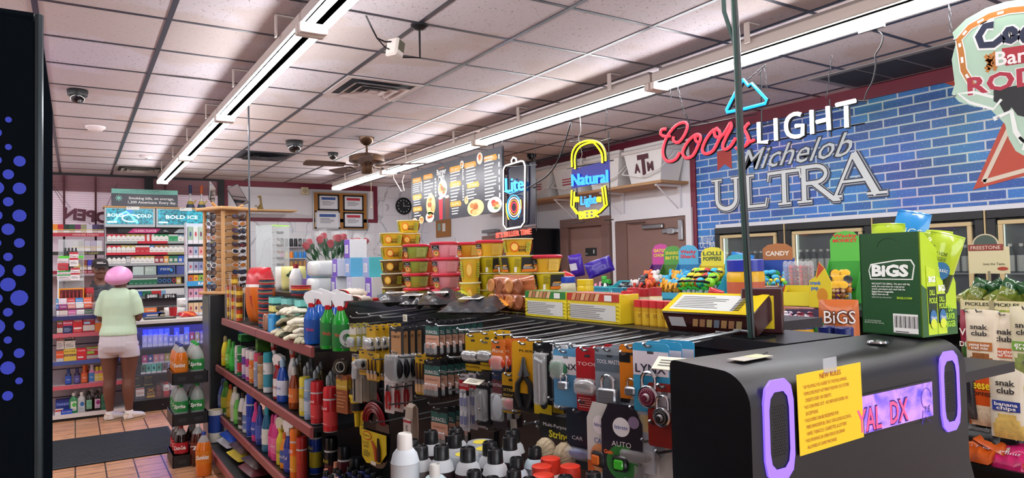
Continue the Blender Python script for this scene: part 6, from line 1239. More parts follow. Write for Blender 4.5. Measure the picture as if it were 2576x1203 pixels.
# bare hooks
BH=[]
for px,py in [(1155,831),(1250,837),(1290,832),(1330,857),(1440,858),(1500,872),(1565,850),(1365,848),(1215,862),(1395,845),(1180,835),(1130,900),(1110,938),(1235,967),(1135,982),(1210,1034),(1203,1062),(1230,1085),(1268,1030),(1295,1040),(1325,1067),(1356,1078),(1385,1006),(1412,1030),(1462,1014),(1640,1066),(1620,1112),(1655,1141),(990,888),(1005,900),(964,946),(985,975),(982,1018),(1048,1001),(1082,1018),(952,1062),(935,1064),(846,997),(850,948),(870,868),(862,876),(940,905),(1022,1060),(1352,1068),(900,783),(930,790),(960,795),(885,800),(1100,796)]:
    q=onX(px,py,HX);BH.append((px,q))
BH.sort(key=lambda t:-t[1].z)
for bi,bn in enumerate(('topmost','second','third','fourth','lowest')):
    for i,(px,q) in enumerate(sorted(BH[bi*10:bi*10+10],key=lambda t:t[0])):hook(q.y,min(q.z,1.352),'bare wire peg hook, %s from the left in the %s band of bare hooks'%(ORD[i],bn))
def single(nm,lab,cat,pr,px,py,X=HX+.02,rot=-math.pi/2+.2):q=onX(px,py,X);return put(pr,nm,lab,cat,(X,q.y,q.z),rot)
# jumper cables in a round bag
def jumper():
    b=MB();b.prism([(.105*math.copysign(abs(math.cos(a*math.pi/12))**.7,math.cos(a*math.pi/12)),-.16+.15*math.sin(a*math.pi/12)) for a in range(24)],(0,0,0),X3,Z3,.004,M('1a1418',.2,coat=.5))
    c=MB()
    for k in range(5):c.tube([(.03*0+(.05+.009*k)*math.cos(a),-.012-.004*(k%2),-.11+(.05+.009*k)*math.sin(a)) for a in [i*math.pi/14 for i in range(15)]],.005,M('7a1a22' if k%2 else '8a2028',.3),6)
    l=MB();l.prism([(-.1,.0),(.1,.0),(.1,-.08),(.05,-.13),(-.06,-.145),(-.095,-.12)],(0,-.014,-.15),X3,Z3,.001,'d0b81c');l.disc((-.05,-.0155,-.172),X3,Z3,.036,.019,'c0301c',18);l.disc((-.05,-.016,-.172),X3,Z3,.032,.015,'e0c42c',18);l.text('PENNZOIL',(-.05,-.017,-.172),X3,Z3,.01,'1a1a1a',w=.052,al='F');l.text('BOOSTER',(-.06,-.0165,-.205),X3,Z3,.011,'1a1a1a',w=.05,al='F');l.text('CABLES',(-.06,-.0165,-.22),X3,Z3,.011,'1a1a1a',w=.046,al='F');l.lines((-.05,-.0165,-.25),X3,Z3,.06,.03,4,'4a4210');l.patch((0,-.0165,-.285),X3,Z3,.04,.016,'e8e8e4')
    for s in (0,1):l.tube([(-.01+.05*s,-.018,-.19+.02*s),(.02+.03*s,-.02,-.22),(.03+.02*s,-.02,-.27)],[.004,.009,.008],['a8481c','2a1a1a'][s],6)
    return [('bag',b,[]),('cable',c,[]),('label',l,[])]
single('jumper_cables','round bag of red jumper cables with yellow label','jumper cables',proto('jump',jumper),945,1000,1.12);single('jumper_cables','second bag of red jumper cables behind the yellow labelled one','jumper cables',proto('jump',jumper),935,960,1.24)
def rope():
    b=MB()
    for k in range(7):x=-.018+.006*k;b.tube([(x,0,-.17),(x*1.1,-.006,-.09),(x,0,-.005),(x*.9,.012,.004),(x,.022,-.01),(x*1.1,.024,-.09),(x,.02,-.165),(x*.9,.01,-.175)],.0042,M('b8aa9c',.9),6,True)
    l=MB();l.bx(-.024,-.013,-.13,.024,-.011,-.045,'d0c8c4');l.bx(-.0242,-.0135,-.06,.0242,-.011,-.052,'a82430');l.text('ROPE',(.0,-.0138,-.09),Z3,-X3,.014,'2a2a2a',w=.045,al='F');return [('coil',b,[]),('band',l,[])]
single('clothesline','coiled pale clothesline with paper band','rope',proto('rope',rope),1030,1022,1.07)
def roll(c):b=MB();b.M=Matrix.Rotation(math.pi/2,4,'X');b.lathe([(.026,0),(.04,0),(.04,.024),(.026,.024),(.026,0)],GL(c,.75),24,cap=False);b.M=None;k=MB();k.M=Matrix.Rotation(math.pi/2,4,'X');k.lathe([(.022,.001),(.027,.001),(.027,.023),(.022,.023)],'c8c8c0',20,cap=False);return [('tape',b,[]),('core',k,[])]
single('tape_roll','clear tape roll hanging beside the green spray bottle','tape',proto(('roll',1),lambda:roll('c8d0d0')),879,850,1.1,-.9);single('tape_roll','black and gold tape roll below the shelf corner','tape',proto(('roll',2),lambda:roll('3a3020')),862,922,1.1,-.9)
def funnel():b=MB();b.lathe([(.012,-.16,'d0b41c'),(.014,-.1,'d0b41c'),(.03,-.085,'d0b41c'),(.03,-.05,'17181a'),(.034,-.01,'d0b41c'),(.032,.01,'1c1c1e')],'d0b41c',16);b.disc((0,-.0325,-.018),X3,Z3,.016,.01,'e0c83a',14);return [('funnel',b,[])]
single('oil_funnel','yellow and black oil funnel below the gold firestarter cards','funnel',proto('fun',funnel),898,985,1.1)
def string():
    b=MB();b.bx(-.06,-.002,-.045,.06,0,.015,M('141416',.3));b.text('Multi-Purpose',(0,-.0028,-.01),X3,Z3,.009,'e0e0e0',w=.09,al='F');b.text('String',(.01,-.0028,-.032),X3,Z3,.018,'d0c82c',w=.07,al='F',bold=.03);o=[('header',b,[])]
    for s in (-1,1):
        m=MB();TW=M('b8a88c',.95,noise=.2,nscale=80,bump=.5);m.ball((s*.034,-.006,-.09),.036,TW,16,12,(.95,.8,1.25))
        for k in range(9):a=.3*k-1.2;m.tube([(s*.034+.0355*.95*math.cos(t)*math.cos(a),-.006-.0295*abs(math.sin(t)),-.09+.045*math.cos(t)*math.sin(a)) for t in [i*math.pi/8 for i in range(9)]],.0016,M('a8987c',.95),4)
        o.append(('twine_ball',m,[]))
    return o
single('string_pack','black headed pack with two balls of beige twine','string',proto('string',string),1400,1062,1.06)
def febz(top,mid,low,logo,big=False):
    w_,h=(.105,.175) if big else (.085,.17)
    b=MB();b.prism([(-w_/2,-h),(w_/2,-h),(w_/2,-.02),(w_/2-.02,.02),(-w_/2+.02,.02),(-w_/2,-.02)],(0,0,0),X3,Z3,.0015,M(top,.3));b.patch((0,-.0004,-h*.85),X3,Z3,w_*.98,h*.3,low,.0002);b.disc((-.0,-.0006,-h*.18),X3,Z3,.022,.022,'eceef2',22);b.text('febreze',(0,-.0014,-h*.18),X3,Z3,.009,'2a4a9c',w=.034,al='F');b.text(['CAR','AUTO'][big],(0,-.0014,-h*.4),X3,Z3,.012,'e8e8e8' if big else '3a5a9c',w=.05 if big else .035,al='F')
    b.disc((0,-.0006,-h*.64),X3,Z3,.04 if big else .032,.04 if big else .034,mid,24)
    if big:b.text('Gain',(-.034,-.0018,-h*.52),X3,Z3,.009,'e8682c',w=.024,al='F',bold=.04);b.disc((.032,-.0006,-h*.1),X3,Z3,.014,.014,'8a7a9c',16)
    b.prism([(-.03,0),(-.026,.008),(-.012,.01),(-.006,.019),(.014,.019),(.024,.009),(.032,.007),(.032,0)],(.01,-.0012,-h*.93),X3,Z3,.001,'d8dade' if not big else 'a8acb2')
    m=MB();m.bx(-.02,-.016,-h*.64-.018,.02,-.002,-h*.64+.018,M('17181a',.2),.006);n_=MB();n_.bx(-.012,-.02,-h*.64-.011,.012,-.016,-h*.64+.011,M(logo,.1,coat=1),.003);return [('card',b,[]),('clip',m,[]),('scent_window',n_,[])]
single('car_freshener','white and orange car air freshener card with yellow head','air freshener',proto(('feb',1),lambda:febz('d8ddd8','e0a06c','d8682c','e0742c')),1508,1036,1.04,-math.pi/2+.12);single('car_freshener','black car air freshener card with green window','air freshener',proto(('feb',2),lambda:febz('26222c','2f7a34','1c1a20','4ac83a',True)),1562,1040,1.05,-math.pi/2+.35)
q=onX(1660,1180,1.12);b=MB();b.lathe([(.012,0),(.016,-.12),(.022,-.17),(.085,-.26),(.095,-.3)],M('dcd6cc',.4),22,cap=False);r=thing('plastic_funnel','big white plastic funnel in a clear bag at the machine','funnel',(1.14,q.y-.02,1.3),0,None,b);b=pillow(.2,.3,.1,lambda u,v:CLR,seed=88,wr=.4,n=14);part('bag',b,r,None,(0,0,-.17),(0,0,-.8))
b=MB();b.prism([(-.012,0),(.012,0),(.03,-.19),(.006,-.19)],(0,0,0),X3,Z3,.003,M('c4beb4',.5));thing('wiper_blade','long white plastic blade hanging among the hooks','blade',(1.1,onX(1290,1055,1.1).y,onX(1290,1055,1.1).z),-math.pi/2+.3,None,b)
for k,(px,py,w_,h,tilt,lab) in enumerate([(1022,800,.022,.026,0,'cream price tag clipped to a hook in front of the grey bags'),(1195,960,.07,.03,1.2,'white tag lying across the middle hooks'),(1690,915,.07,.04,1.0,'cream shelf tag beside the game machine')]):
    q=onX(px,py,1.05);b=MB();b.box((0,0,0),(w_,.002,h),M('e0dcc8',.5));b.lines((0,-.001,0),X3,Z3,w_*.7,h*.6,3,'555550');thing('price_tag',lab,'tag',(1.045,q.y,q.z),(-tilt,0,-math.pi/2+.3),None,b)
# ---- cans and bottles on the low ledge before the peg wall
LZ=.905
st=thing('display_ledge','black ledge in front of the peg wall holding spray cans','ledge');b=MB();b.bx(.62,.97,LZ-.02,1.03,2.0,LZ-.001,SHB);part('deck',b,st)
for y in (1.0,1.96):
    for x in (.65,1.0):b=MB();b.bx(x-.012,y-.012,0,x+.012,y+.012,LZ-.02,SHB);part('leg',b,st)
def carb(c,lab,cap,h,r,txt,tc='ffffff',oval=None,capr=.62,shoulder='b8babc'):
    p=jar([(r*.96,0,'a8aaac'),(r,.006,c),(r,h*.1,c),(r,h*.56,lab),(r,h*.74,c),(r*1.02,h*.745,'c0c2c4'),(r*.97,h*.76,shoulder),(r*.85,h*.82,shoulder),(r*.6,h*.86,shoulder)],[(r*capr,h*.855,PM(cap)),(r*capr*.94,h*.985,PM(cap)),(r*capr*.8,h,PM(cap)),(r*capr*.76,h*.985,PM(cap))],24,txt=[(t,h*(.5-.11*i),h*.06,tc,r) for i,t in enumerate(txt)])
    if oval:p[0][1].disc((0,-r-.001,h*.6),X3,Z3,r*.6,h*.05,oval,18)
    return p
CANS={'w':lambda:carb('d4dde4','b02430','e4e2de',.262,.034,['B-12','CHEMTOOL','CARB'],capr=.55,shoulder='d4dde4'),'g':lambda:carb('8a8686','8a8686','17181b',.215,.033,['','CARB','CLEANER'],oval='17181b'),'d':lambda:carb('3a2a30','6a2430','17181b',.225,.031,['STP','FUEL'],shoulder='c0c4c8'),'r':lambda:carb('a02830','a02830','d8d8d4',.2,.033,['FOAM','TIRE'],capr=.4,shoulder='c8dce4'),'k':lambda:carb('c8dce8','2a90b8','17181b',.19,.029,['HEET','GAS'],shoulder='c8dce8')}
def tub():
    p=jar([(.034,0,'7a2028'),(.036,.005,'17181a'),(.036,.1,'17181a'),(.036,.11,GL('b8c0c8',.6)),(.036,.16,GL('b8c0c8',.6))],[(.039,.155,GL('c8d0d8',.7)),(.039,.185,GL('c8d0d8',.7)),(.036,.19,GL('c8d0d8',.7))],24);p[1][1].disc((0,0,.1905),X3,Y3,.022,.022,'d8c83a',18);return p
def redcap():return jar([(.036,0,'e0e0dc'),(.038,.006,'e0e0dc'),(.038,.11,'e0e0dc'),(.03,.135,'e0e0dc'),(.022,.145,'e0e0dc')],[(.024,.142,M('d83a28',.3)),(.025,.16,M('d83a28',.3)),(.024,.178,M('d83a28',.3)),(.019,.18,M('d83a28',.3))],22,sx=1,sy=1,txt=('heavy duty',.07,.014,'a03028',.038))
CANS['t']=tub;CANS['c']=redcap
HT=dict(w=.262,g=.215,d=.225,r=.2,k=.19,t=.19,c=.18)
for k,(px,py,ty,lab) in enumerate([(1064,1078,'w','tall white fuel treatment can at the left of the ledge'),(1092,1113,'g','grey carburetor cleaner can, left one at the ledge'),(1125,1123,'g','grey carburetor cleaner can, right one at the ledge'),(1145,1148,'r','red foam can with white nozzle'),(1118,1098,'d','dark can with black cap behind the grey cleaners'),(1101,1092,'d','dark can with black cap farthest left'),(1146,1110,'d','dark can with black cap behind the red foam can'),(1178,1118,'d','dark can with black cap behind the clear tubs, left'),(1186,1102,'d','dark can with black cap farther back'),(1217,1110,'d','dark can with black cap behind the clear tubs, middle'),(1235,1123,'d','dark can with black cap behind the clear tubs, right'),(1232,1098,'d','dark can with black cap farthest back'),(1269,1107,'d','dark can with silver shoulder by the white blade'),
 (1198,1130,'t','clear tub with yellow sticker at the back of three'),(1190,1147,'t','clear tub with yellow sticker at the front left of three'),(1238,1138,'t','clear tub with yellow sticker at the right of three'),(1217,1160,'k','pale blue bottle with black cap, left of the group'),(1243,1176,'k','pale blue bottle with black cap at the very front'),(1266,1155,'k','pale blue bottle with black cap, middle of the group'),(1282,1168,'k','pale blue bottle half hidden by the red capped bottle'),(1325,1146,'k','pale blue bottle with black cap between the red capped ones'),(1332,1190,'k','pale blue bottle at the front beside a red cap'),(1478,1190,'k','pale blue bottle with black cap at the right'),(1436,1195,'k','pale blue bottle with black cap at the frame edge'),
 (1302,1168,'c','white bottle with red cap, leftmost of the red caps'),(1361,1160,'c','white bottle with red cap, second of the red caps'),(1413,1152,'c','white bottle with red cap, third of the red caps'),(1464,1146,'c','white bottle with red cap, rightmost of the red caps')]):
    d=ray(px,py);tt=(LZ+HT[ty]-CO.z)/d.z;p=CO+d*tt
    p.x=min(max(p.x,.66),.99);p.y=min(max(p.y,1.01),1.96)
    REV.append([p.x,p.y,ty,lab])
for _ in range(60):         # nudge the bottles apart so that none stand inside another
    for i,a in enumerate(REV):
        for c in REV[:i]:
            dx,dy=a[0]-c[0],a[1]-c[1];L=math.hypot(dx,dy) or 1e-4;need=.0675
            if L<need:e=(need-L)/2;a[0]+=dx/L*e;a[1]+=dy/L*e;c[0] -= dx/L*e;c[1] -= dy/L*e
    for a in REV:a[0]=min(max(a[0],.657),.99);a[1]=min(max(a[1],1.01),1.96)
for x,y,ty,lab in REV:put(proto(('can',ty),CANS[ty]),{'t':'grease_tub','c':'oil_bottle','k':'fuel_bottle'}.get(ty,'spray_can'),lab,'tub' if ty=='t' else 'bottle' if ty in 'ck' else 'spray can',(x,y,LZ),-.75,{'d':'dark cans on the ledge','k':'pale blue bottles on the ledge','c':'red capped bottles on the ledge'}.get(ty))
# small black-capped bottles on the base deck
pr=proto('stab',lambda:carb('1c2a6a','20307a','17181b',.16,.022,['STA'],shoulder='1c2a6a',capr=.7))
for i in range(4):
    for j in range(6):
        put(pr,'fuel_bottle','%s small blue black-capped bottle from the far end, %s row on the base deck'%(ORD[j],['front','second','third','back'][i]),'bottle',(1.04+.06*i,3.38-.075*j-.02*(i%2),.401),-.7,'small blue bottles on the base deck')
# ================= game machine with its notice, and the green seed box on top
MK=M('0e0f12',.4,bump=.03,nscale=260);FY=.78
mx0,mx1,mzt=.972,1.722,1.374
gm=thing('game_machine','black skill game cabinet with purple lit speaker rings at front right','game machine')
def profile():          # (depth from the front, z): rounded top, face, waist that juts forward below
    return [(.0,1.10),(.0,1.309)]+[(.065-.065*math.cos(a*math.pi/16),1.309+.06*math.sin(a*math.pi/16)) for a in range(1,9)]+[(.175,mzt)]+[(.175+.012*math.sin(a*math.pi/8),mzt-.012+.012*math.cos(a*math.pi/8)) for a in range(1,5)]+[(.187,0),(-.02,0),(-.02,.75),(-.05,.8),(-.05,.92),(-.012,1.04)]
b=MB();pts=profile()
b.prism([(p[0],p[1]) for p in pts],(mx0,FY,0),Y3,Z3,-(mx1-mx0),MK)
me=b.mesh('cabinet');part('cabinet',me,gm)
def ring(cx):
    q=MB();o,i=[],[]
    w_,h=.041,.088
    for (sx,sz,lst) in ((w_,h,o),(w_*.66,h*.76,i)):
        for (a,c) in ((-1,-.55),(-.85,-.85),(-.45,-1),(.45,-1),(.85,-.85),(1,-.55),(1,.55),(.85,.85),(.45,1),(-.45,1),(-.85,.85),(-1,.55)):lst.append((cx+a*sx,FY-.004,cz+c*sz))
    n=len(o);V=o+i+[(p[0],FY+.001,p[2]) for p in o]
    q.add(V,[(k,(k+1)%n,n+(k+1)%n,n+k) for k in range(n)]+[(k,2*n+k,2*n+(k+1)%n,(k+1)%n) for k in range(n)],G('7a5cff',1.0),False)
    s=MB();s.add([(p[0],FY-.0015,p[2]) for p in i],[tuple(range(n))],M('101114',.6),False)
    for r in range(17):
        for k in range(6):s.bx(cx-.0155+k*.006+(.003 if r%2 else 0),FY-.002,cz-.045+r*.0053,cx-.0125+k*.006+(.003 if r%2 else 0),FY-.0016,cz-.0424+r*.0053,'000000')
    return q,s
for px,py in ((1961,1082),(2391,984)):
    p=onY(px,py,FY-.003);cz=p.z;q,s=ring(p.x);rg=part('speaker_ring',q,gm,'purple lit ring');part('speaker_grille',s,rg)
a,c=onY(2168,1095,FY),onY(2340,955,FY)
b=MB();b.bx(a.x-.15,FY-.003,a.z-.002,c.x+.002,FY+.001,c.z+.0,M('0c0d10',.2))
def marquee(nt,bb,L):
    tc=ND(nt,'TexCoord');n=ND(nt,'TexNoise');n.inputs['Scale'].default_value=14;n.inputs['Detail'].default_value=5;n.inputs['Distortion'].default_value=1.4;L(tc.outputs['Object'],n.inputs['Vector'])
    r=ND(nt,'ValToRGB');e=r.color_ramp.elements;e[0].color=(*lin('4a2ae0'),1);e[0].position=.35;e[1].color=(*lin('c88af8'),1);e[1].position=.62;x=r.color_ramp.elements.new(.72);x.color=(*lin('a88a50'),1)
    L(n.outputs['Fac'],r.inputs[0]);L(r.outputs[0],bb.inputs['Emission Color']);bb.inputs['Emission Strength'].default_value=1.0;bb.inputs['Base Color'].default_value=(.05,.05,.1,1)
b.bx(a.x-.145,FY-.0045,a.z+.003,c.x-.002,FY-.003,c.z-.004,nodes_mat('lit_marquee',marquee,.15));mz=(a.z+c.z)/2
for m,bo,l in (('2a1a7a',.06,.0005),(G('e8406a',1.0),.012,.001)):b.text('YAL',(a.x+.02,FY-.0046,mz-.01),X3,Z3,.044,m,w=.085,al='F',bold=bo,lift=l);b.text('DX',(a.x+.128,FY-.0046,mz-.008),X3,Z3,.044,m,w=.068,al='F',bold=bo,lift=l)
b.text('7.8',(c.x-.028,FY-.0046,a.z+.02),X3,Z3,.014,'1a1030',w=.022,al='F')
b.tube([(c.x-.03+.02*math.cos(t),FY-.005,c.z-.036+.022*math.sin(t)) for t in [i*.5 for i in range(12)]],.0009,'4a3a9a',4);b.tube([(c.x-.045,FY-.005,c.z-.06),(c.x-.05,FY-.005,c.z-.09),(c.x-.035,FY-.005,c.z-.075),(c.x-.012,FY-.005,c.z-.09)],.0009,'4a3a9a',4)
part('marquee',b,gm,'lit purple marquee with red lettering')
b=MB();pp=onY(2350,1195,FY-.09);b.M=TR(pp.x,FY-.012,1.045)@Matrix.Rotation(math.pi/2,4,'X')
b.bx(-.06,-.08,-.02,.06,.05,.035,M('0e0f12',.12,coat=1),.015);b.lathe([(.034,.03),(.036,.055),(.033,.062)],M('a8aaae',.25,1),24);b.text('Master',(0,0,.0625),X3,Y3,.008,'5a5c60',w=.036,al='F');part('lock',b,gm,'round chrome lock in a black housing')
q=onZ(1895,902,mzt);b=MB();b.bx(-.05,-.018,0,.05,.018,.001,'b8b4a8');b.bx(.0,-.016,.001,.045,.016,.0015,'d8cfa0');b.tube([(.045,0,.0015),(.075,.01,.002)],.002,'22242a',5);part('top_sticker',b,gm,'worn pale sticker',(q.x+.0,.88,mzt+.0005),.1)
# paper notice taped to the face
n0,n1=onY(2003,945,FY-.004),onY(2171,1098,FY-.004);PA=M('e0c01c',.6)
b=MB();pw,ph=n1.x-n0.x,n0.z-n1.z+.006;cx,cz_=(n0.x+n1.x)/2,(n0.z+n1.z)/2
b.bx(-pw/2,-.0008,-ph/2,pw/2,0,ph/2,PA);CB='a0361c'
b.text('NEW RULES',(.0,-.001,ph*.43),X3,Z3,.0095,CB,w=.066,al='F')
L_=['* BY PLAYING YOU AGREE TO THE FOLLOWING:','* EMPLOYEE MUST HIT PRINT FOR PAY OUT STORE','   CREDITS OVER 100 CREDITS.','* NO CASH PAID OUT - NO REFUNDS GIVEN, NO','   EXCEPTIONS.','* VOUCHERS CAN BE REDEEMED FOR','   MERCHANDISE/FUEL ONLY. EXCLUDES ALCOHOL,','   VAPES, TOBACCO, CIGARETTES, & LOTTERY.','* NO SMOKING OR OPEN FOOD OR DRINK','   ALLOWED AT GAME MACHINES.']
for i,t in enumerate(L_):
    V,F,x0_,x1_,y0_,y1_=textmesh(t.strip());b.text(t.strip(),(-pw*.42+(.006 if t.startswith(' ') else 0),-.001,ph*(.33-.083*i)),X3,Z3,.0062,CB,w=(x1_-x0_)*.0062,al='L')
nt_=thing('paper_notice','yellow paper notice headed NEW RULES taped to the game machine','notice',(cx,FY-.0045,cz_),(0,math.radians(-1),0),None,b)
b=MB();b.bx(-.02,-.0012,ph/2-.008,.022,-.0002,ph/2+.02,M('c0c6cc',.15,alpha=.5));part('tape',b,nt_)
b=MB();q=onZ(2208,862,mzt);b.lathe([(.022,0),(.02,.004),(.01,.007),(.001,.0075)],M('b8babe',.15,1),20);part('top_bolt',b,gm,None,(q.x,q.y,mzt))
# seed box
BG,LIME,DG_=M('1f4a26',.4),'a8c81c','2c5a2a'
bw,bd,bh=.15,.14,.245;SA=math.radians(-94);bx0=onZ(2322,851,mzt)
sb=thing('seed_display_box','dark green cardboard seed display box with white lettering on the game machine','display box',(bx0.x-bw*math.cos(SA),bx0.y-bw*math.sin(SA),mzt+.001),SA)
b=MB();t_=.003
# box local frame: x along its printed narrow front (lime side faces +x), back panel (green, lettered) faces -y
b.bx(0,0,0,bw,t_,bh,BG);b.bx(0,0,0,bw,bd,t_,BG);b.bx(0,0,0,t_,bd,bh,BG)
part('back_panel',b,sb)
b=MB();o=(bw,0,0);LM=M(LIME,.35)
b.prism([(0,0),(bd,0),(bd,bh*.5),(bd*.86,bh*.66),(.02,bh*.98),(0,bh)],o,Y3,Z3,t_,LM)
b.prism([(0,0),(bd,0),(bd,bh*.24),(bd*.72,bh*.26),(0,bh*.5)],(bw+.0006,0,0),Y3,Z3,.0004,M('2c5a2a',.4))
for k,(yy,hh) in enumerate(((.022,.155),(.06,.13))):
    b.prism([(yy,.004),(yy+.036,.004),(yy+.034,hh),(yy-.002,hh+.01)],(bw+.0012,0,0),Y3,Z3,.0004,M('b8d42c',.4));b.prism([(yy+.002,.03),(yy+.034,.03),(yy+.034,hh*.75),(yy,hh*.75)],(bw+.0018,0,0),Y3,Z3,.0004,'1a3018')
    b.text('BiGS',(bw+.0022,yy+.017,hh*.86),Y3,Z3,.013,'eef2e8',w=.028,al='F',bold=.04);b.text('DILL',(bw+.0026,yy+.016,hh*.66),Y3,Z3,.012,'a8d02c',w=.022,al='F',bold=.03);b.text('PICKLE',(bw+.0026,yy+.018,hh*.54),Y3,Z3,.012,'a8d02c',w=.03,al='F',bold=.03);b.disc((bw+.0026,yy+.018,.042),Y3,Z3,.014,.02,'2f6a9c',14);b.disc((bw+.003,yy+.018,.03),Y3,Z3,.012,.012,'c8d83a',12);b.text('Vlasic',(bw+.0034,yy+.018,.044),Y3,Z3,.008,'eef2f4',w=.022,al='F')
for i,t in enumerate(('DO','FLAVOR','BIGGER')):b.text(t,(bw+.0022,bd*.78,.062-.018*i),Y3,Vector((0,-.12,1)),.014,'9cd02c',w=[.018,.034,.038][i],al='F',bold=.03)
part('side_panel',b,sb,'lime and green side panel')
b=MB();f=-.0004
b.prism([(-.052,-.022),(.054,-.022),(.06,.012),(.052,.026),(.02,.026),(-.05,.016),(-.056,.0)],(bw*.52,f,bh*.63),X3,Vector((0,0,1)),.0006,'e8ece4')
b.prism([(-.049,-.019),(.051,-.019),(.057,.011),(.05,.023),(.02,.023),(-.047,.0135),(-.053,.001)],(bw*.52,f-.0006,bh*.63),X3,Z3,.0004,'20482a')
b.text('BiGS',(bw*.52,f-.0012,bh*.63),X3,Vector((.03,0,1)),.026,'f0f4ee',w=.092,al='F',bold=.05)
for i,t in enumerate(("WE DON'T DO SMALL. We start with big",'seeds, fire-roast them for a big kernel','crunch, and season each seed with the','biggest flavors imaginable.',"Big-it's how we roll.")):V,F,x0_,x1_,y0_,y1_=textmesh(t);b.text(t,(bw*.2,f-.0008,bh*(.5-.026*i)),X3,Z3,.0042,'e8ece4',w=(x1_-x0_)*.0054,al='L',bold=.02)
b.text('CHECK OUT ALL OUR FLAVORS',(bw*.36,f-.0008,bh*.365),X3,Z3,.003,'d8e0d4',w=.05,al='F');b.text('BIGS.COM',(bw*.74,f-.0008,bh*.365),X3,Z3,.005,'a8d02c',w=.036,al='F',bold=.03)
b.patch((bw*.74,f,bh*.12),X3,Z3,.06,.045,'e8e8e4',.0006)
for i in range(16):b.patch((bw*.57+i*.0036,f,bh*.135),X3,Z3,[.0012,.0022,.0008][i%3],.028,'1a1a1a',.001)
b.lines((bw*.74,f,bh*.03),X3,Z3,.05,.01,2,'4a4a4a',lift=.001);b.text('12 - 2.75 OZ (78g) BAGS',(bw*.2,f-.0008,bh*.13),X3,Z3,.003,'e0e8dc',w=.042,al='F');b.text('NET WT 33 OZ (2 LB 1 OZ) 935g',(bw*.22,f-.0008,bh*.11),X3,Z3,.003,'e0e8dc',w=.05,al='F')
b.tube([(bw*.5+.028*math.cos(a*math.pi/8),f,bh*.86+.022*math.sin(a*math.pi/8)) for a in range(9)],.0005,'16361c',4);part('back_print',b,sb)
def seedbag(c,tip,txt,dark,sd):
    b=pillow(.075,.2,.03,lambda u,v:M(c,.18,coat=.5) if v>(.52 if dark else 0) else M('1c3a1c',.2,coat=.5),seed=sd,wr=.12,n=12,fins=.07)
    for k in range(4):b.bx(-.036,-.0026,.082+k*.0045,.036,.0026,.0835+k*.0045,c)
    b.disc((.0,-.003,.088),X3,Z3,.006,.006,M('e8f0d0',.2),12,.001)
    if dark:
        b.text('DO',(-.018,-.0,.062),X3,Vector((.15,0,1)),.009,'2a4a1c',w=.014,al='F',lift=.012);b.text('FLAVOR',(-.008,-.0,.05),X3,Vector((.15,0,1)),.009,'2a4a1c',w=.034,al='F',lift=.015);b.text('BIGGER',(-.008,-.0,.038),X3,Vector((.15,0,1)),.009,'2a4a1c',w=.034,al='F',lift=.017);b.disc((.004,0,.01),X3,Z3,.02,.022,'2a6a9c',16,.0165);b.text('Vlasic',(.004,0,.014),X3,Z3,.01,'eef2f2',w=.03,al='F',lift=.0175);b.text('DOUBLE',(0,0,-.035),X3,Z3,.011,'e8f0e8',w=.05,al='F',lift=.018)
    else:b.text(txt,(0,0,.05),X3,Z3,.016,'e8f0e0',w=.05,al='F',lift=.014)
    return b
TM=TR(*sb.location)@RZ(SA)
for k,(lx,ly,lz,rz,ry,rx,c,dark,lab) in enumerate([(.055,.03,.17,.1,.03,0,'a8c42c',False,'lime seed bag standing up behind the box lettering'),(.07,.075,.2,.2,.25,0,'2c8cd0',False,'blue seed bag sticking out highest of the box'),(.085,.085,.15,.3,.15,0,'2878c0',False,'second blue seed bag low in the box'),(.135,.085,.145,.45,.28,.15,'a8c42c',True,'lime and green pickle seed bag leaning out at the right'),(.105,.09,.145,.5,.2,.2,'b0c83a',False,'small lime seed bag leaning at the cut side of the box'),(.12,.1,.15,.4,.1,0,'b4cc3a',False,'lime seed bag half hidden behind the leaning one')]):
    p=TM@Vector((lx,ly,lz));thing('seed_bag',lab,'seed bag',p,(rx,ry,rz+SA+.3),'seed bags in the display box',seedbag(c,None,'BiGS',dark,90+k))
# green power pole and cables that come down behind the machine
PG=M('1f3a34',.35)
b=MB();p0=onX(1846,0,1.6);p1=onX(1893,878,1.45)
P=lambda px,py:onX(px,py,1.40)
top=P(1847,0);dirn=(P(1893,878)-top);e0=top-dirn*((CEIL-.002-top.z)/-dirn.z) if dirn.z else top
ks=[e0+(P(1893,878)-e0)*t for t in (0,.3,.6,1)]
b.tube([e0,P(1850,80),P(1862,380),P(1880,700),P(1890,868)],.0075,PG,8);b.tube([e0+Vector((.0,.015,0)),P(1857,90),P(1868,380),P(1886,690),P(1896,868)],.005,M('15181a',.35),6);b.tube([P(1815,0)+(e0-top)*1.0,P(1822,30),P(1848,110)],.006,PG,6)
thing('power_pole','thin green cable pole running from the ceiling down behind the game machine','cable',mb=b)
b=MB();z1=P(1890,868).z;b.bx(P(1890,868).x-.03,P(1890,868).y-.03,GT+.0005,P(1890,868).x+.06,P(1890,868).y+.04,z1+.002,M('101113',.25),.004);thing('power_box','small black box at the foot of the green pole','box',mb=b)
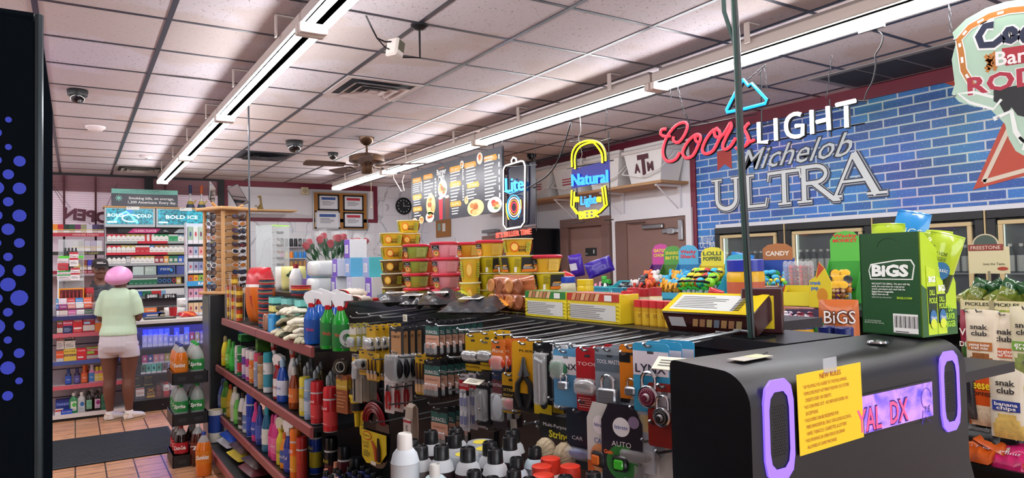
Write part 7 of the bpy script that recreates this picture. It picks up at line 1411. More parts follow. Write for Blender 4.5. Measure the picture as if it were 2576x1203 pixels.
# ================= second gondola: toy candy on top, snack bags hanging at its near end
DX,DZ=3.0,1.315
g2=thing('candy_gondola','black gondola of toy candy with maroon price rails before the coolers','shelf unit')
b=MB();b.bx(DX+.02,.75,DZ-.03,4.0,4.4,DZ,SHB);part('top_deck',b,g2)
b=MB();b.bx(3.45,.75,0,3.52,4.4,DZ-.03,SHB);b.bx(DX+.1,.75,0,3.9,4.4,.14,SHB);part('spine',b,g2)
for y0_,y1_ in ((2.02,3.1),(3.1,4.25)):
    b=MB();b.prism([(0,0),(0,-.052),(-.012,-.058),(-.02,-.05),(-.018,-.004),(-.008,.002)],(DX+.02,y1_-.004,DZ),X3,Z3,-(y1_-y0_-.008),RAIL);part('price_rail',b,g2)
b=MB();b.bx(2.9,.75,.74,3.45,2.0,.76,SHB);part('shelf',b,g2)
def dbox(w_,d,hf,hb,c,hc=None,hh=0,txt=(),hw=None,front=None):
    """open candy carton with a header board, front towards -y"""
    b=MB();m=M(c,.45);t=.003
    b.bx(-w_/2,-d/2,0,w_/2,d/2,t,m);b.bx(-w_/2,-d/2,0,w_/2,-d/2+t,hf,M(front or c,.4));b.bx(-w_/2,d/2-t,0,w_/2,d/2,hb,m)
    for s in (-1,1):b.prism([(-d/2,0),(d/2,0),(d/2,hb),(-d/2,hf)],(s*(w_/2-t/2)+t/2,0,0),Y3,Z3,t,m)
    out=[('carton',b,[])]
    if hc:
        h=MB();hw=hw or w_*.9;z0=hb-.01;h.prism([(-hw/2,0),(hw/2,0),(hw/2,hh*.72),(hw*.3,hh*.95),(0,hh),(-hw*.32,hh*.93),(-hw/2,hh*.7)],(0,d/2-.004,z0),X3,Z3,.003,M(hc,.4))
        for i,(s,col,zz,sz) in enumerate(txt):h.text(s,(0,d/2-.0045,z0+hh*zz),X3,Z3,hh*sz,col,w=hw*.8,al='F',bold=.03)
        out.append(('header',h,[]))
    return out
RO=-math.pi/2+.25
def dput(px,X,key,lab,*a,rot=RO,**k):
    q=onX(px,745,X);return put(proto(('db',key),lambda:dbox(*a,**k)),'candy_display',lab,'display box',(X,q.y,DZ+.001),rot),q.y
dput(1652,3.5,'gator','purple candy box with pink header lettered in yellow',.15,.14,.06,.22,'5a2470','c84a9c',.15,[('GATOR','e8d83a',.68,.14),('CHOMP','e8d83a',.45,.14)],front='7a2a8a')
dput(1682,3.42,'shark','green candy box with green header, right of the pink-headed one',.15,.14,.06,.22,'4a7a34','5aa04a',.13,[('SHARK','e8d84a',.62,.16),('BITE','e8d84a',.36,.16)])
dput(1722,3.36,'wacky','blue candy box with light blue header lettered in red',.16,.14,.06,.22,'2a7ab0','58b0d8',.13,[('Wacky','d8303a',.66,.17),('Shark','d8303a',.42,.17)])
dput(1782,3.34,'lolli','yellow candy box with tall yellow header by the mural edge',.17,.14,.06,.21,'c8b02c','e8dc48',.12,[('LOLLI','2a5a3a',.66,.2),('POPPERS','2a5a3a',.38,.2)])
dput(1846,3.2,'soak','teal candy box with rounded teal header',.17,.12,.05,.15,'3a9cb0','48b0c4',.13,[('SUPER','d8304a',.62,.16),('SOAKER','d8304a',.38,.16)])
dput(1948,3.5,'bear','blue candy box with brown header',.2,.14,.06,.24,'24489c','a86a3c',.1,[('CANDY','e8e0d0',.4,.26)])
dput(2120,3.38,'monk','bright green candy box with tall header beside the seed box',.17,.14,.05,.23,'3a9a34','58b844',.16,[('Wacky','d8302c',.84,.11),('MONKEY','d8302c',.68,.11)])
r,yb=dput(1575,3.12,'bubble','teal tray of toy cars among the candy boxes',.19,.13,.06,.11,'3aa8b8');b=MB();b.text('BUBBLE',(0,-.0655,.032),X3,Z3,.024,'eaf4f4',w=.15,al='F',bold=.03);part('front_print',b,r)
dput(1632,3.14,'brown','brown carton of rocket toys beside the teal car tray',.17,.12,.05,.09,'a87a54')
dput(1700,3.2,'elph','clear-fronted blue tray of blue elephant toys',.16,.16,.04,.08,'4ab0d0');dput(1768,3.18,'heads','light blue tray of coloured head toys',.2,.16,.04,.08,'58b8d8')
dput(1925,3.3,'dino','brown tray of green and blue dinosaur toys',.2,.14,.05,.1,'9a7048');dput(2020,3.12,'crank','yellow candy tray below the clear tubes',.2,.12,.07,.1,'d8c82c',front='e0d03a')
dput(1950,3.12,'sticks','brown tray of green and yellow stick toys',.13,.12,.05,.09,'a8804c')
q=onX(2068,735,3.06);b=MB();b.prism([(-.06,0),(.06,0),(.065,.12),(.03,.19),(0,.22),(-.02,.15),(-.055,.13)],(0,0,0),X3,Z3,.004,M('d8c42c',.4));b.prism([(-.016,.14),(.03,.19),(.0,.22)],(0,-.0005,0),X3,Z3,.001,'b8442c');b.text('crank',(-.02,-.0006,.12),X3,Z3,.018,'2a6ac0',w=.06,al='F',bold=.03);b.text('pop',(-.025,-.0006,.095),X3,Z3,.018,'2a6ac0',w=.04,al='F',bold=.03);b.disc((.015,-.0006,.06),X3,Z3,.03,.035,'c8841c',16);thing('header_card','yellow pointed card with red tip leaning on the toy trays','card',(q.x-.02,q.y,DZ+.001),RO-.3,None,b)
TR_=random.Random(5)
def toy(c,c2,kind):
    b=MB();m,m2=M(c,.3),M(c2,.3);st=MB();
    if kind=='head':b.ball((0,0,.085),.026,m,12,9);b.bx(-.02,-.03,.085,.02,-.018,.096,M('17181a',.2),.003);b.ball((0,-.024,.076),.008,m2,8,6);
    elif kind=='animal':b.ball((0,0,.075),.024,m,12,9,(1,1,.95));b.ball((-.022,.004,.088),.014,m,10,7,(.5,1,1));b.ball((.022,.004,.088),.014,m,10,7,(.5,1,1));b.tube([(0,-.022,.076),(0,-.038,.066),(0,-.044,.05)],[.009,.007,.005],m2,8);b.ball((0,0,.045),.018,m2,10,7)
    elif kind=='car':b.bx(-.035,-.02,.012,.035,.02,.03,m,.005);b.bx(-.018,-.018,.03,.018,.018,.044,m2,.005)
    elif kind=='monkey':b.ball((0,0,.09),.02,m,10,8);b.ball((0,-.015,.085),.012,'d8b488',8,6);b.ball((0,0,.055),.02,m,10,8,(1,.8,1.2));b.M=TR(0,-.01,.12)@Matrix.Rotation(1.1,4,'X');b.lathe([(.024,0),(.026,.004),(.02,.006)],m2,14);b.M=None
    elif kind=='dino':b.ball((0,0,.075),.022,m,10,8,(1,1.3,.9));b.ball((0,-.03,.085),.017,m2,10,8,(1.1,1,.7));b.ball((0,.02,.05),.018,m2,8,6)
    for s in (-1,1) if kind in ('head','animal','monkey') else ():b.tube([(s*.012,0,.05),(s*.03,-.012,.06)],[.008,.006],m2,6)
    if kind != 'car':st.lathe([(.011,0),(.012,.002),(.012,.045),(.007,.05)],GL('c8dce8',.5),10);st.lathe([(.006,.004),(.008,.03),(.004,.042)],m2,8);return [('figure',b,[]),('candy_tube',st,[])]
    for x in (-.022,.022):
        for y in (-.02,.02):st.ball((x,y,.012),.01,'17181a',8,6,(1,.5,1))
    return [('body',b,[]),('wheel',st,[])]
TOYS=[('elephant','animal',1672,1738,3.2,[('3aa8d8','blue'),('2a9cd0','deep blue'),('48b4e0','light blue'),('e0a02c','golden')],14,'e0a02c','above the blue tray'),('head','head',1732,1812,3.18,[('e8d02c','yellow'),('c8302c','red'),('8ad02c','lime'),('2ab0d0','blue'),('e8c42c','gold')],20,'3ab84a','in the light blue tray'),
        ('dinosaur','dino',1900,1978,3.3,[('2a9c4a','green'),('2a6ac8','blue'),('3ab8d8','cyan'),('e89c2c','orange')],12,'48b8e0','in the brown dinosaur tray'),('monkey','monkey',2072,2146,3.25,[('6a2a8a','purple'),('8a5a2a','brown'),('d8842c','orange'),('7a4a22','dark brown')],16,'d8a82c','by the bright green box'),('rocket','animal',1612,1662,3.14,[('d8d4d0','white'),('3a3c44','dark'),('d8642c','orange')],8,'b8382c','in the brown carton'),('car','car',1550,1606,3.12,[('b8c4cc','silver'),('2a2c34','black'),('c8d0d8','white'),('3a8ac0','blue')],12,'22242c','in the teal tray')]
for nm,kind,pa,pb,X,cols,n,c2,where in TOYS:
    per=(n+2)//3
    for k in range(n):
        r,i=k//per,k%per;px=pa+8+(pb-pa-16)*(i+.5*(r%2))/max(1,per-.5);q=onX(px,720,X);c,cn=cols[(k*7+r)%len(cols)]
        put(proto(('toy',kind,c),lambda:toy(c,c2 if kind != 'monkey' or cn != 'orange' else '2a2a2c',kind)),'candy_toy','%s toy %s, %s from left in %s row %s'%(cn,nm,ORD[i],['front','middle','back'][r],where),'toy',(X-.055+.05*r,q.y,DZ+.006+(.028*r if kind != 'car' else .022*r+.012)),(TR_.uniform(-.15,.1),TR_.uniform(-.2,.2),RO+TR_.uniform(-.3,.5)),'toy candies %s'%where,{'car':.9,'monkey':.82}.get(kind,1.2))
for k in range(6):
    q=onX(1981+k*12.5,700,3.2);b=MB();c=['3a6ac8','c83a4a','8a2a5a','c83a4a','8a2438','7a3a44'][k]
    for i in range(5):b.ball((0,0,.08+.021*i),.0115,c,8,6)
    b.lathe([(.008,0),(.008,.05),(.014,.055),(.014,.068)],'d8c83a',10);r=thing('candy_tube','%s clear candy tube from the left above the yellow tray'%ORD[k],'candy tube',(3.2,q.y,DZ+.03),(.1,0,RO),'clear candy tubes',b);b=MB();b.lathe([(.0155,.066),(.0155,.18),(.011,.195),(.001,.2)],CLR,12,cap=False);part('tube',b,r)
for k in range(8):
    q=onX(1932+k*6,715,3.12);b=MB();c=['58b83a','e8d83a','c8302c','48b0d8'][k%4];b.tube([(0,0,0),(0,-.0,.12)],.0035,c,6);b.ball((0,0,.125),.011,['e8d83a','3a9cd8','58b83a','e8d83a'][k%4],8,6);b.ball((0,0,.05),.009,'48b03a',8,6);thing('candy_stick','%s stick candy from the left in the brown stick tray'%ORD[k],'stick candy',(3.10+.02*(k%2),q.y,DZ+.004),(TR_.uniform(-.3,.3),TR_.uniform(-.2,.4),RO),'stick candies',b)
for k,(px,py,X,rot,w_,h,c,c2,lab) in enumerate([(1450,668,3.2,(.1,-.15,-1.0),.11,.17,'4a2c9c','d0ccd8','purple and white cookie bag standing up'),(1508,672,3.25,(-.5,1.2,-1.1),.12,.2,'3a2490','4a3a98','purple cookie bag lying on the gum boxes'),(1427,700,3.1,(0,.4,-1.1),.1,.09,'c02c34','dcd8d8','red and white candy bag by the noodle trays'),(1424,722,3.05,(0,-.3,-1.0),.1,.08,'2a8a4a','c8d8cc','green candy bag under the red and white one'),(1864,668,3.4,(0,.2,-1.2),.14,.15,'2a7ac8','e0e4ec','blue and white bag behind the teal-headed box'),(1890,690,3.3,(.1,-.1,-1.1),.12,.16,'2a6ac0','d8dce8','second blue and white bag beside the brown-headed box'),(1940,738,3.04,(0,0,-1.2),.11,.08,'5a3424','3a2218','brown candy bag below the stick toys'),(1800,742,3.03,(0,.3,-1.2),.09,.07,'b82830','d83a3a','red toy pack at the front of the candy shelf')]):
    q=onX(px,py,X);thing('candy_bag',lab,'candy bag',(X,q.y,max(q.z,DZ+.04)),rot,None,pillow(w_,h,.05,lambda u,v,c=c,c2=c2:M(c2,.25) if .3<v<.6 and u<.6 else M(c,.22),seed=120+k))
for k in range(5):
    q=onX(1468+k*9,720,3.08);b=MB();b.M=Matrix.Rotation(math.pi/2,4,'X');b.lathe([(.011,-.07),(.011,.07)],['d890a8','e0d8d8','d87a94'][k%3],10);b.M=None;thing('mint_roll','%s pink mint roll from the left in the sloping rack'%ORD[k],'mints',(3.1+.012*k,q.y,DZ+.03+.013*k),(.3,0,RO+.6),'mint rolls',b)
for k,(px,X,c,tx,lab) in enumerate([(1462,3.03,'e0dce0','mentos','white and pink mint box at the left of the gum boxes'),(1498,3.02,'3aa8c0','EXTRA','teal gum box right of the pink mint box'),(1524,3.03,'48b8a0','EXTRA','green gum box between two teal gum boxes'),(1548,3.02,'2a8a9c','ICE','small dark teal gum box beside the teal car tray')]):
    q=onX(px,740,X);thing('gum_box',lab,'gum box',(X+.04,q.y,DZ+.001),RO,None,carton(.085,.06,.065,c,[(.65,1,'d87aa0' if k==0 else '2a7a98')],[(tx,.35,.28,'e04a3a' if k==0 else 'f0f8f8')]))
b=MB();b.bx(-.03,-.02,.012,.03,.02,.045,M('3aa03a',.3),.004);b.bx(-.03,-.018,.045,-.005,.018,.07,M('58b848',.3),.004)
for x in (-.02,.02):
    for y in (-.02,.02):b.ball((x,y,.012),.012,'17181a',8,6,(1,.5,1))
q=onX(1520,715,3.14);thing('toy_truck','green toy truck among the gum boxes','toy',(3.16,q.y,DZ+.07),RO,None,b);b=MB();b.bx(3.1,q.y-.08,DZ+.0005,3.24,q.y+.1,DZ+.069,M('2f98a8',.4));thing('gum_carton','teal gum carton under the green toy truck','carton',mb=b)
# near end: pickles on the deck
for k,(px,lab) in enumerate([(2462,'cream pickle box partly hidden by the seed box, left one'),(2538,'cream pickle box lettered PICKLES, right one')]):
    q=onX(px,765,3.02);r=put(proto('pick',lambda:dbox(.125,.12,.06,.1,'d8cfa0')),'pickle_display',lab,'display box',(3.1,q.y+.015,DZ+.001),-math.pi/2)
    b=MB();b.text('PICKLES',(0,-.0606,.045),X3,Z3,.013,'1c2a1c',w=.085,al='F',bold=.02)
    for i in range(4):b.disc((-.04+i*.026,-.0603,.018),X3,Z3,.018,.008,['6a7a2a','8a9c3a','a8b04a','7a4a2a'][i],12,.0006+.0001*i)
    part('front_print',b,r)
    for i in range(4):thing('pickle_pouch','%s shiny pickle pouch from the left in the %s'%(ORD[i],['left pickle box','right pickle box'][k]),'pickle pouch',(3.085+.03*(i//2),q.y+.055-.03*i,DZ+.075+.022*(i%2)),(.2*i-.3,.9-.5*i,-1.4+.2*i),'pickle pouches',pillow(.062,.1,.034,lambda u,v:M('24502c' if v>.62 else ('6a7a2a' if v>.2 else '8a8a4a'),.15,coat=.6),seed=140+k*4+i,wr=.25))
q=onX(2478,640,3.16);b=MB();b.prism([(-.075,-.08),(.075,-.08),(.075,.03),(-.075,.03)],(0,0,0),X3,Z3,.003,M('d8cfa4',.5));b.disc((-.01,-.0006,.04),X3,Z3,.05,.045,'c8bfa0',20,.0004,0,math.pi);b.disc((-.01,-.0006,.04),X3,Z3,.044,.04,'4a5a50',20,.0008,0,math.pi);b.patch((-.01,-.0006,.028),X3,Z3,.13,.026,'8a3a34',.001);b.text('FREESTONE',(-.01,-.0006,.028),X3,Z3,.014,'ece4c8',w=.11,al='F',lift=.0016);b.text('love the Taste.',(.02,-.0006,-.04),X3,Z3,.01,'3a3a2a',w=.08,al='F');b.disc((.05,-.0006,-.06),X3,Z3,.02,.008,'a8402c',14);thing('header_card','cream arched header card standing behind the pickle pouches','card',(3.19,q.y,q.z),-math.pi/2,None,b)
b=MB();b.bx(3.185,q.y-.004,DZ+.0005,3.195,q.y+.004,q.z-.07,'8a8468');thing('card_stake','thin stake holding up the cream header card','stake',mb=b)
# hanging snack bags
def snack(w_,h,base,band,txt,tc,win,sd):
    b=pillow(w_,h,.05,lambda u,v:M(win,.3,noise=.5,nscale=70) if (v<.36 and (u-.5)**2+(v-.1)**2*2.2<.17 and win) else M(base,.35),seed=sd,wr=.1,n=12,fins=.06)
    L=.03
    if band:b.patch((.0,-L,-h*.06),X3,Z3,w_*.72,h*.13,band,.0)
    for i,t in enumerate(txt):b.text(t[0],(0,-L-.001,h*t[1]),X3,Z3,t[2]*h,t[3],w=w_*t[4],al='F',bold=.02)
    b.bx(-.008,-.003,h*.46,.008,.003,h*.475,'2a2a2a');return [('bag',b,[])]
SNK=lambda l1,l2:[('snak',.24,.075,'2a2a2c',.5),('club',.14,.075,'2a2a2c',.46),(l1,-.035,.045,'f0ece4',.6),(l2,-.085,.045,'f0ece4',.5)]
for k,(px,yc,w_,h,base,band,txt,win,lab) in enumerate([(2442,840,.075,.19,'8a2438',None,[('VIP',.05,.14,'e8e0d8',.7),('DILL',-.2,.1,'e0e8d8',.7)],'3a6a34','red and green seed bag at the left of the upper row'),(2473,860,.12,.25,'d8ccb4','a8642c',SNK('peanut butter','trail mix'),'8a5a34','cream trail mix bag with orange band, upper row'),(2532,876,.125,.27,'d8ccb4','c85a2c',SNK('energizer','trail mix'),'6a4a30','cream trail mix bag with red band, upper row'),(2590,860,.125,.26,'d0c8a8','6a9a3a',SNK('green','mix'),'8a9a5a','cream snack bag at the right edge, upper row'),
    (2478,992,.125,.25,'c8501c',None,[("Reese's",.16,.13,'e8d02c',.8),('POPPED',.02,.055,'3a1a10',.7)],'d8c4a8','orange popped snack bag in the lower row'),(2538,1008,.125,.29,'d8d0bc','2a3a8a',SNK('banana','chips'),'d8b868','cream banana chip bag with blue band, lower row'),(2592,995,.1,.25,'24408c',None,[('PLUM',.1,.1,'e8d02c',.7)],'6a2a5a','blue snack bag at the right edge, lower row'),(2436,990,.06,.2,'26242a',None,[],'3a3a3c','black bag half hidden behind the machine, lower row'),(2438,1045,.07,.1,'1f7a84',None,[],None,'teal bag half hidden behind the machine'),(2470,1085,.14,.12,'1c1a1c',None,[('almonds',0,.14,'6a6462',.6)],None,'black almond bag lying below the orange one'),(2530,1095,.14,.1,'1f1c20',None,[],None,'second black bag below the banana chips')]):
    X=2.985-.02*(k%2)+(.05 if k>7 else 0);q=onX(px,yc,X)
    put(proto(('snk',k),lambda:snack(w_,h,base,band,txt,tc=None,win=win,sd=160+k)),'snack_bag',lab,'snack bag',(X,q.y,q.z),(0 if k<9 else -.5,0,-math.pi/2+.06*(k%3-1)))
    if k<8:hb=MB();z=q.z+h*.47;hb.tube([(X-.05,q.y,z+.012),(X-.04,q.y,z),(3.45,q.y,z)],.0034,HK,6);thing('peg_hook','wire hook carrying the '+lab,'hook',mb=hb)
for k in range(20):
    r,i=k//5,k%5;c,cn=[('c8581c','orange'),('2fa03a','green'),('c82a6a','pink'),('d0601c','orange'),('28a044','green')][(k*2+r)%5] if r else [('2fa03a','green'),('c8581c','orange'),('c8581c','orange'),('c82a6a','pink'),('c8581c','orange')][i]
    y=1.5-.1*i-.03*(r%2);bg=pillow(.12,.15,.05,lambda u,v,c=c:M(c,.2) if not (.5<v<.7 and .3<u<.7) else M('e0d8d0',.25),seed=200+k,wr=.35);bg.text('Minis',(0,0,.0),X3,Z3,.022,'ece8f0',w=.07,al='F',lift=.03)
    thing('sweet_bag','%s sweet bag from the left in the %s layer of the bottom pile, %s'%(ORD[i],['bottom','second','third','top'][r],cn),'sweet bag',(2.98+.055*r+.0*i,y,.785+.045*r),(-1.15+TR_.uniform(-.3,.3),TR_.uniform(-.4,.4),-1.4+TR_.uniform(-.4,.4)),'bags in the bottom pile',bg)
# ================= neon signs under the right strip lights
SX=3.385
def N(px,py,dx=0.):return onX(px,py,SX+dx)
def c5(x,y):return N(1640+x/2.752,140+y/2.752)
def c6(x,y):return N(980+x/3.303,330+y/3.303)
def smooth(P,k=3):
    P=[Vector(p) for p in P];out=[]
    for i in range(len(P)-1):
        a,b_,c,d=P[max(0,i-1)],P[i],P[i+1],P[min(len(P)-1,i+2)]
        for j in range(k):t=j/k;out.append(.5*((2*b_)+(c-a)*t+(2*a-5*b_+4*c-d)*t*t+(3*b_-a-3*c+d)*t**3))
    return out+[P[-1]]
DK=M('1c1d22',.4)
def neon(root,nm,paths,f,glow,r=.008,sm=3,back=True,lab=None):
    """glass tubes along paths, each over a dark channel"""
    b=MB();k=MB()
    for p in paths:
        q=[f(*x) for x in p];q=smooth(q,sm) if sm>1 else q
        b.tube(q,r,glow,8)
        if back:k.tube([v+Vector((r*1.2,0,-r*.3)) for v in q],r*1.35,DK,6)
    t=part(nm,b,root,lab)
    if back:part('channel',k,t)
    return t
def chain(root,a,b_,n=None):
    m=MB();a,b_=Vector(a),Vector(b_);L=(b_-a).length;n=n or int(L/.03);d=(b_-a)/n
    for i in range(n):
        c=a+d*(i+.5);u=d.normalized();s=Vector((1,0,0)) if i%2 else Vector((0,1,0));m.tube([c+u*(.018*math.cos(t))+s*(.006*math.sin(t)) for t in [j*math.pi/3 for j in range(6)]],.0016,M('4a4c50',.4,.8),4,True)
    part('chain',m,root)
def bar(m,a,b_,r=.005):m.tube([a,b_],r,DK,6)
ZC=2.73
s=thing('neon_sign','large neon sign of red script, white block letters and blue mountain','neon sign')
RN_=G('ff3644',1.25)
neon(s,'red_tube',[[(100,508),(68,512),(62,545),(95,560),(125,555)],[(150,560),(150,590),(185,600),(228,545),(246,485),(222,462),(165,485),(105,560),(76,650),(85,710),(120,733),(165,715),(192,672)],[(320,555),(300,560),(305,590),(330,600),(335,555),(300,548),(245,600),(212,670),(235,708),(285,690),(325,610)],[(455,500),(432,520),(440,560),(470,560),(466,520),(425,515),(375,580),(348,650),(372,680),(425,655),(470,570),(500,540)],[(500,540),(530,490),(545,465),(548,500),(515,560),(490,625),(505,650),(545,625),(580,570)],[(580,640),(610,640),(650,620),(672,590),(655,540),(640,510),(660,478),(672,468)],[(655,600),(690,592),(708,582)]],c5,RN_,.0098,lab='red script tube')
neon(s,'white_tube',[[(738,462),(742,600),(803,596)],[(855,435),(860,588)],[(1030,408),(1006,402),(982,405),(960,416),(942,436),(931,462),(928,490),(932,518),(944,543),(964,557),(990,562),(1018,558),(1042,548),(1044,482),(995,487)],[(1104,378),(1110,542)],[(1216,352),(1226,516)],[(1140,460),(1216,440)],[(1276,342),(1408,312)],[(1344,350),(1348,498)]],c5,G('f4fbff',1.5),.0115,1,lab='white block letter tube')
neon(s,'blue_tube',[[(630,165),(668,208),(690,192),(795,305),(785,330),(640,368),(520,392),(516,376),(575,262),(630,165)]],c5,G('1e9cf0',1.3),.0098,1,lab='blue mountain tube')
m=MB()
for a,c in (((40,530),(700,400)),((60,620),(720,505)),((730,480),(1400,320)),((800,590),(1450,465)),((735,90),(735,470)),((575,240),(575,530)),((210,400),(240,470)),((1205,300),(1220,560)),((1405,310),(1470,310))):bar(m,c5(*a)+Vector((.03,0,0)),c5(*c)+Vector((.03,0,0)),.0045)
part('frame',m,s)
for a,c in (((175,200),(225,405)),((790,60),(735,140)),((1245,0),(1205,295)),((790,60),(660,170)),((780,60),(795,230)),((130,210),(130,330))):chain(s,c5(*a),c5(*c))
m=MB();m.tube(smooth([c5(1470,312),c5(1490,250),c5(1530,170),c5(1550,60),c5(1545,0),c5(1580,-60),c5(1600,-130),c5(1560,-175),c5(1500,-180)]),.004,DK,5);m.bx(*(c5(1500,-185)-Vector((.01,.08,.012))),*(c5(1500,-185)+Vector((.01,.05,.012))),M('8a8c90',.4));part('lead',m,s)
s=thing('neon_sign','arched yellow neon sign with blue lettering and BEER below','neon sign');YN=G('f2e81c',1.25)
def par(P,d):return [[(x+d*(1 if x<1655 else -1),y+abs(d)*.6) for x,y in p] for p in P]
AR=[[(1516,300),(1516,190),(1560,112),(1650,78),(1740,98),(1788,170),(1794,250)],[(1514,490),(1508,622),(1558,688)],[(1788,452),(1808,612),(1742,676)]]
neon(s,'yellow_tube',AR[:1],c6,YN,.0078);neon(s,'yellow_tube',par(AR[:1],26),c6,YN,.0078);neon(s,'yellow_tube',AR[1:],c6,YN,.0078,1);neon(s,'yellow_tube',par(AR[1:],22),c6,YN,.0078,1)
BN_=G('2a8cff',1.4);b=MB();OX=Vector((.014,0,0));b.quad(c6(1502,318)+OX,c6(1502,478)+OX,c6(1818,418)+OX,c6(1818,240)+OX,M('141c66',.4,emit=.25,ecol='1c20c0'));part('backing',b,s)
def txtl(t,cx,cy,w_,h,m,bo=.0,sh=0,lift=.004):
    b=MB();a,c=c6(cx-w_/2,cy+w_*.06),c6(cx+w_/2,cy-w_*.06);u=(c-a);hh=(c6(cx,cy-h/2)-c6(cx,cy+h/2)).length;b.text(t,(a+c)/2,u,Z3,hh,m,w=u.length,al='F',bold=bo,shear=sh,lift=lift)
    V=len(b.v);b.v+=[v+Vector((.012,0,0)) for v in b.v[:V]];b.f+=[[k+V for k in reversed(f)] for f in b.f];b.m+=b.m;b.sm+=b.sm;return b
part('blue_tube',txtl('Natural',1662,390,300,100,BN_,.012),s,'blue lettering');part('blue_tube',txtl('Light',1652,570,130,74,BN_,.012),s);part('yellow_tube',txtl('BEER',1655,690,160,66,YN,.01),s)
for cx in (1560,1745):b=MB();[b.tube(smooth([c6(cx-20+10*i,590),c6(cx-24+12*i,565),c6(cx-14+8*i,545),c6(cx-20+10*i,590)]),.0035,YN,5) for i in range(4)];part('yellow_tube',b,s)
m=MB()
for a,c in (((1800,0),(1815,700)),((1530,110),(1545,740)),((1455,310),(1840,240)),((1490,765),(1600,755)),((1770,740),(1840,735)),((1480,90),(1560,80)),((1740,80),(1820,60))):bar(m,c6(*a)+Vector((.022,0,0)),c6(*c)+Vector((.022,0,0)),.005)
part('frame',m,s);chain(s,c6(1805,-225),c6(1795,10));chain(s,c6(1508,-60),c6(1525,85))
m=MB();m.tube(smooth([c6(1580,-150),c6(1590,0),c6(1570,60),c6(1600,190),c6(1580,240),c6(1595,275)]),.003,M('8a8c8c',.4),5);m.tube(smooth([c6(1505,-70),c6(1420,200),c6(1330,350),c6(1220,430),c6(1150,470)]),.006,DK,6);part('lead',m,s)
s=thing('neon_sign','white-framed can-shaped neon sign with blue lettering over a target','neon sign');WN=G('fff4f4',1.3)
neon(s,'white_tube',[[(945,320),(962,288),(1092,248),(1112,252),(1126,290),(1120,755),(1092,795),(972,815),(946,780),(945,320)],[(1018,275),(1012,245),(1028,218),(1050,230),(1055,255)]],c6,WN,.0075,1,lab='white frame tube')
b=MB();OX=Vector((.03,0,0));b.quad(c6(955,310)+OX,c6(955,800)+OX,c6(1190,770)+OX,c6(1190,250)+OX,M('10122a',.25));part('backing',b,s);part('blue_tube',txtl('Lite',1036,440,150,120,G('48a8ff',1.3),.008),s)
for rx,ry,c in ((58,100,'3a9cf8'),(46,80,'f0e8f8'),(34,60,'ff8a2c'),(22,40,'ff3a50')):neon(s,'target_tube',[[(1034+rx*math.cos(t),632-ry*math.sin(t)) for t in [i*math.pi/9 for i in range(19)]]],c6,G(c,1.2),.005,1,False)
neon(s,'target_tube',[[(968,600),(970,670),(990,735)],[(1088,570),(1092,640),(1070,715)]],c6,G('f8d03a',1.2),.005,2,False);neon(s,'blue_tube',[[(955,500),(1000,520),(1050,500)]],c6,G('48a8ff',1.2),.005,1,False)
part('red_tube',txtl("IT'S MILLER TIME",1030,850,290,44,G('ff5a48',1.3),.01),s,'red lettering')
m=MB()
for a,c in (((950,820),(1200,790)),((1195,400),(1195,830)),((895,300),(1200,280)),((1120,470),(1230,455)),((960,740),(1020,700))):bar(m,c6(*a)+Vector((.032,0,0)),c6(*c)+Vector((.032,0,0)),.004)
part('frame',m,s);chain(s,c6(935,75),c6(940,300));chain(s,c6(1212,70),c6(1200,290))
# big rodeo sign at the top right
s=thing('hanging_sign','pale green hanging sign with bucking horse at top right','hanging sign');F=lambda x,y:N(x,y,-.0)
OUT=[(2396,82),(2430,48),(2480,20),(2530,4),(2580,-3),(2640,-6),(2700,0),(2745,20),(2775,60),(2770,130),(2745,250),(2700,300),(2720,380),(2690,430),(2620,420),(2576,392),(2555,380),(2538,350),(2528,312),(2508,292),(2488,272),(2450,268),(2412,256),(2394,236),(2402,212),(2394,150),(2404,110)]
b=MB();Vf=[F(*p) for p in OUT];n=len(Vf);TK=Vector((.02,0,0));b.add(Vf+[v+TK for v in Vf],[tuple(range(n)),tuple(range(2*n-1,n-1,-1))]+[(i,(i+1)%n,n+(i+1)%n,n+i) for i in range(n)],M('9fbca6',.3,emit=.08,ecol='c8e8d4'),False);part('panel',b,s)
def ln(b,pts,w_,m,l):stroke(b,[((F(*p)-F(2396,82)).dot(UY),(F(*p)-F(2396,82)).dot(UZ)) for p in pts],w_,F(2396,82),UY,UZ,m,l)
b=MB();bd=[(2446,214),(2424,176),(2418,130),(2412,100),(2440,68),(2490,40),(2540,26),(2600,20),(2660,24)]
for w_,c,l in ((.034,'f2f4f0',.001),(.024,'b8742c',.0014)):ln(b,bd,w_,c,l)
for i in range(6):a,c=bd[i],bd[i+1];ln(b,[(a[0]*.62+c[0]*.38,a[1]*.62+c[1]*.38),(a[0]*.3+c[0]*.7,a[1]*.3+c[1]*.7)],.011,'f2f4f0',.0018)
for w_,c,l in ((.05,'f0f2f0',.001),(.03,'1c2440',.0016)):ln(b,[(2500,62),(2478,66),(2462,92),(2470,114),(2500,112),(2525,92)],w_,c,l);[ln(b,[(cx+13*math.cos(t),88+16*math.sin(t)) for t in [i*.7 for i in range(10)]],w_*.8,c,l) for cx in (2542,2585)];ln(b,[(2610,100),(2630,72),(2640,100),(2670,70),(2660,105)],w_*.8,c,l)
q=[F(2520,122),F(2530,166),F(2690,142),F(2680,98)];b.add([v-Vector((.0012,0,0)) for v in q],[(0,1,2,3)],'a82434',False);dU=(F(2640,128)-F(2530,145));b.text('Banquet',F(2600,134),dU,Z3,.06,'f4ecec',w=.28,al='F',bold=.02,lift=.003)
for m_,bo,l in (('f0f0ee',.06,.001),('a8243c',.03,.002)):b.text('RODEO',F(2585,192),(F(2640,180)-F(2480,208)),Z3,.075,m_,w=.46,al='F',bold=bo,lift=l)
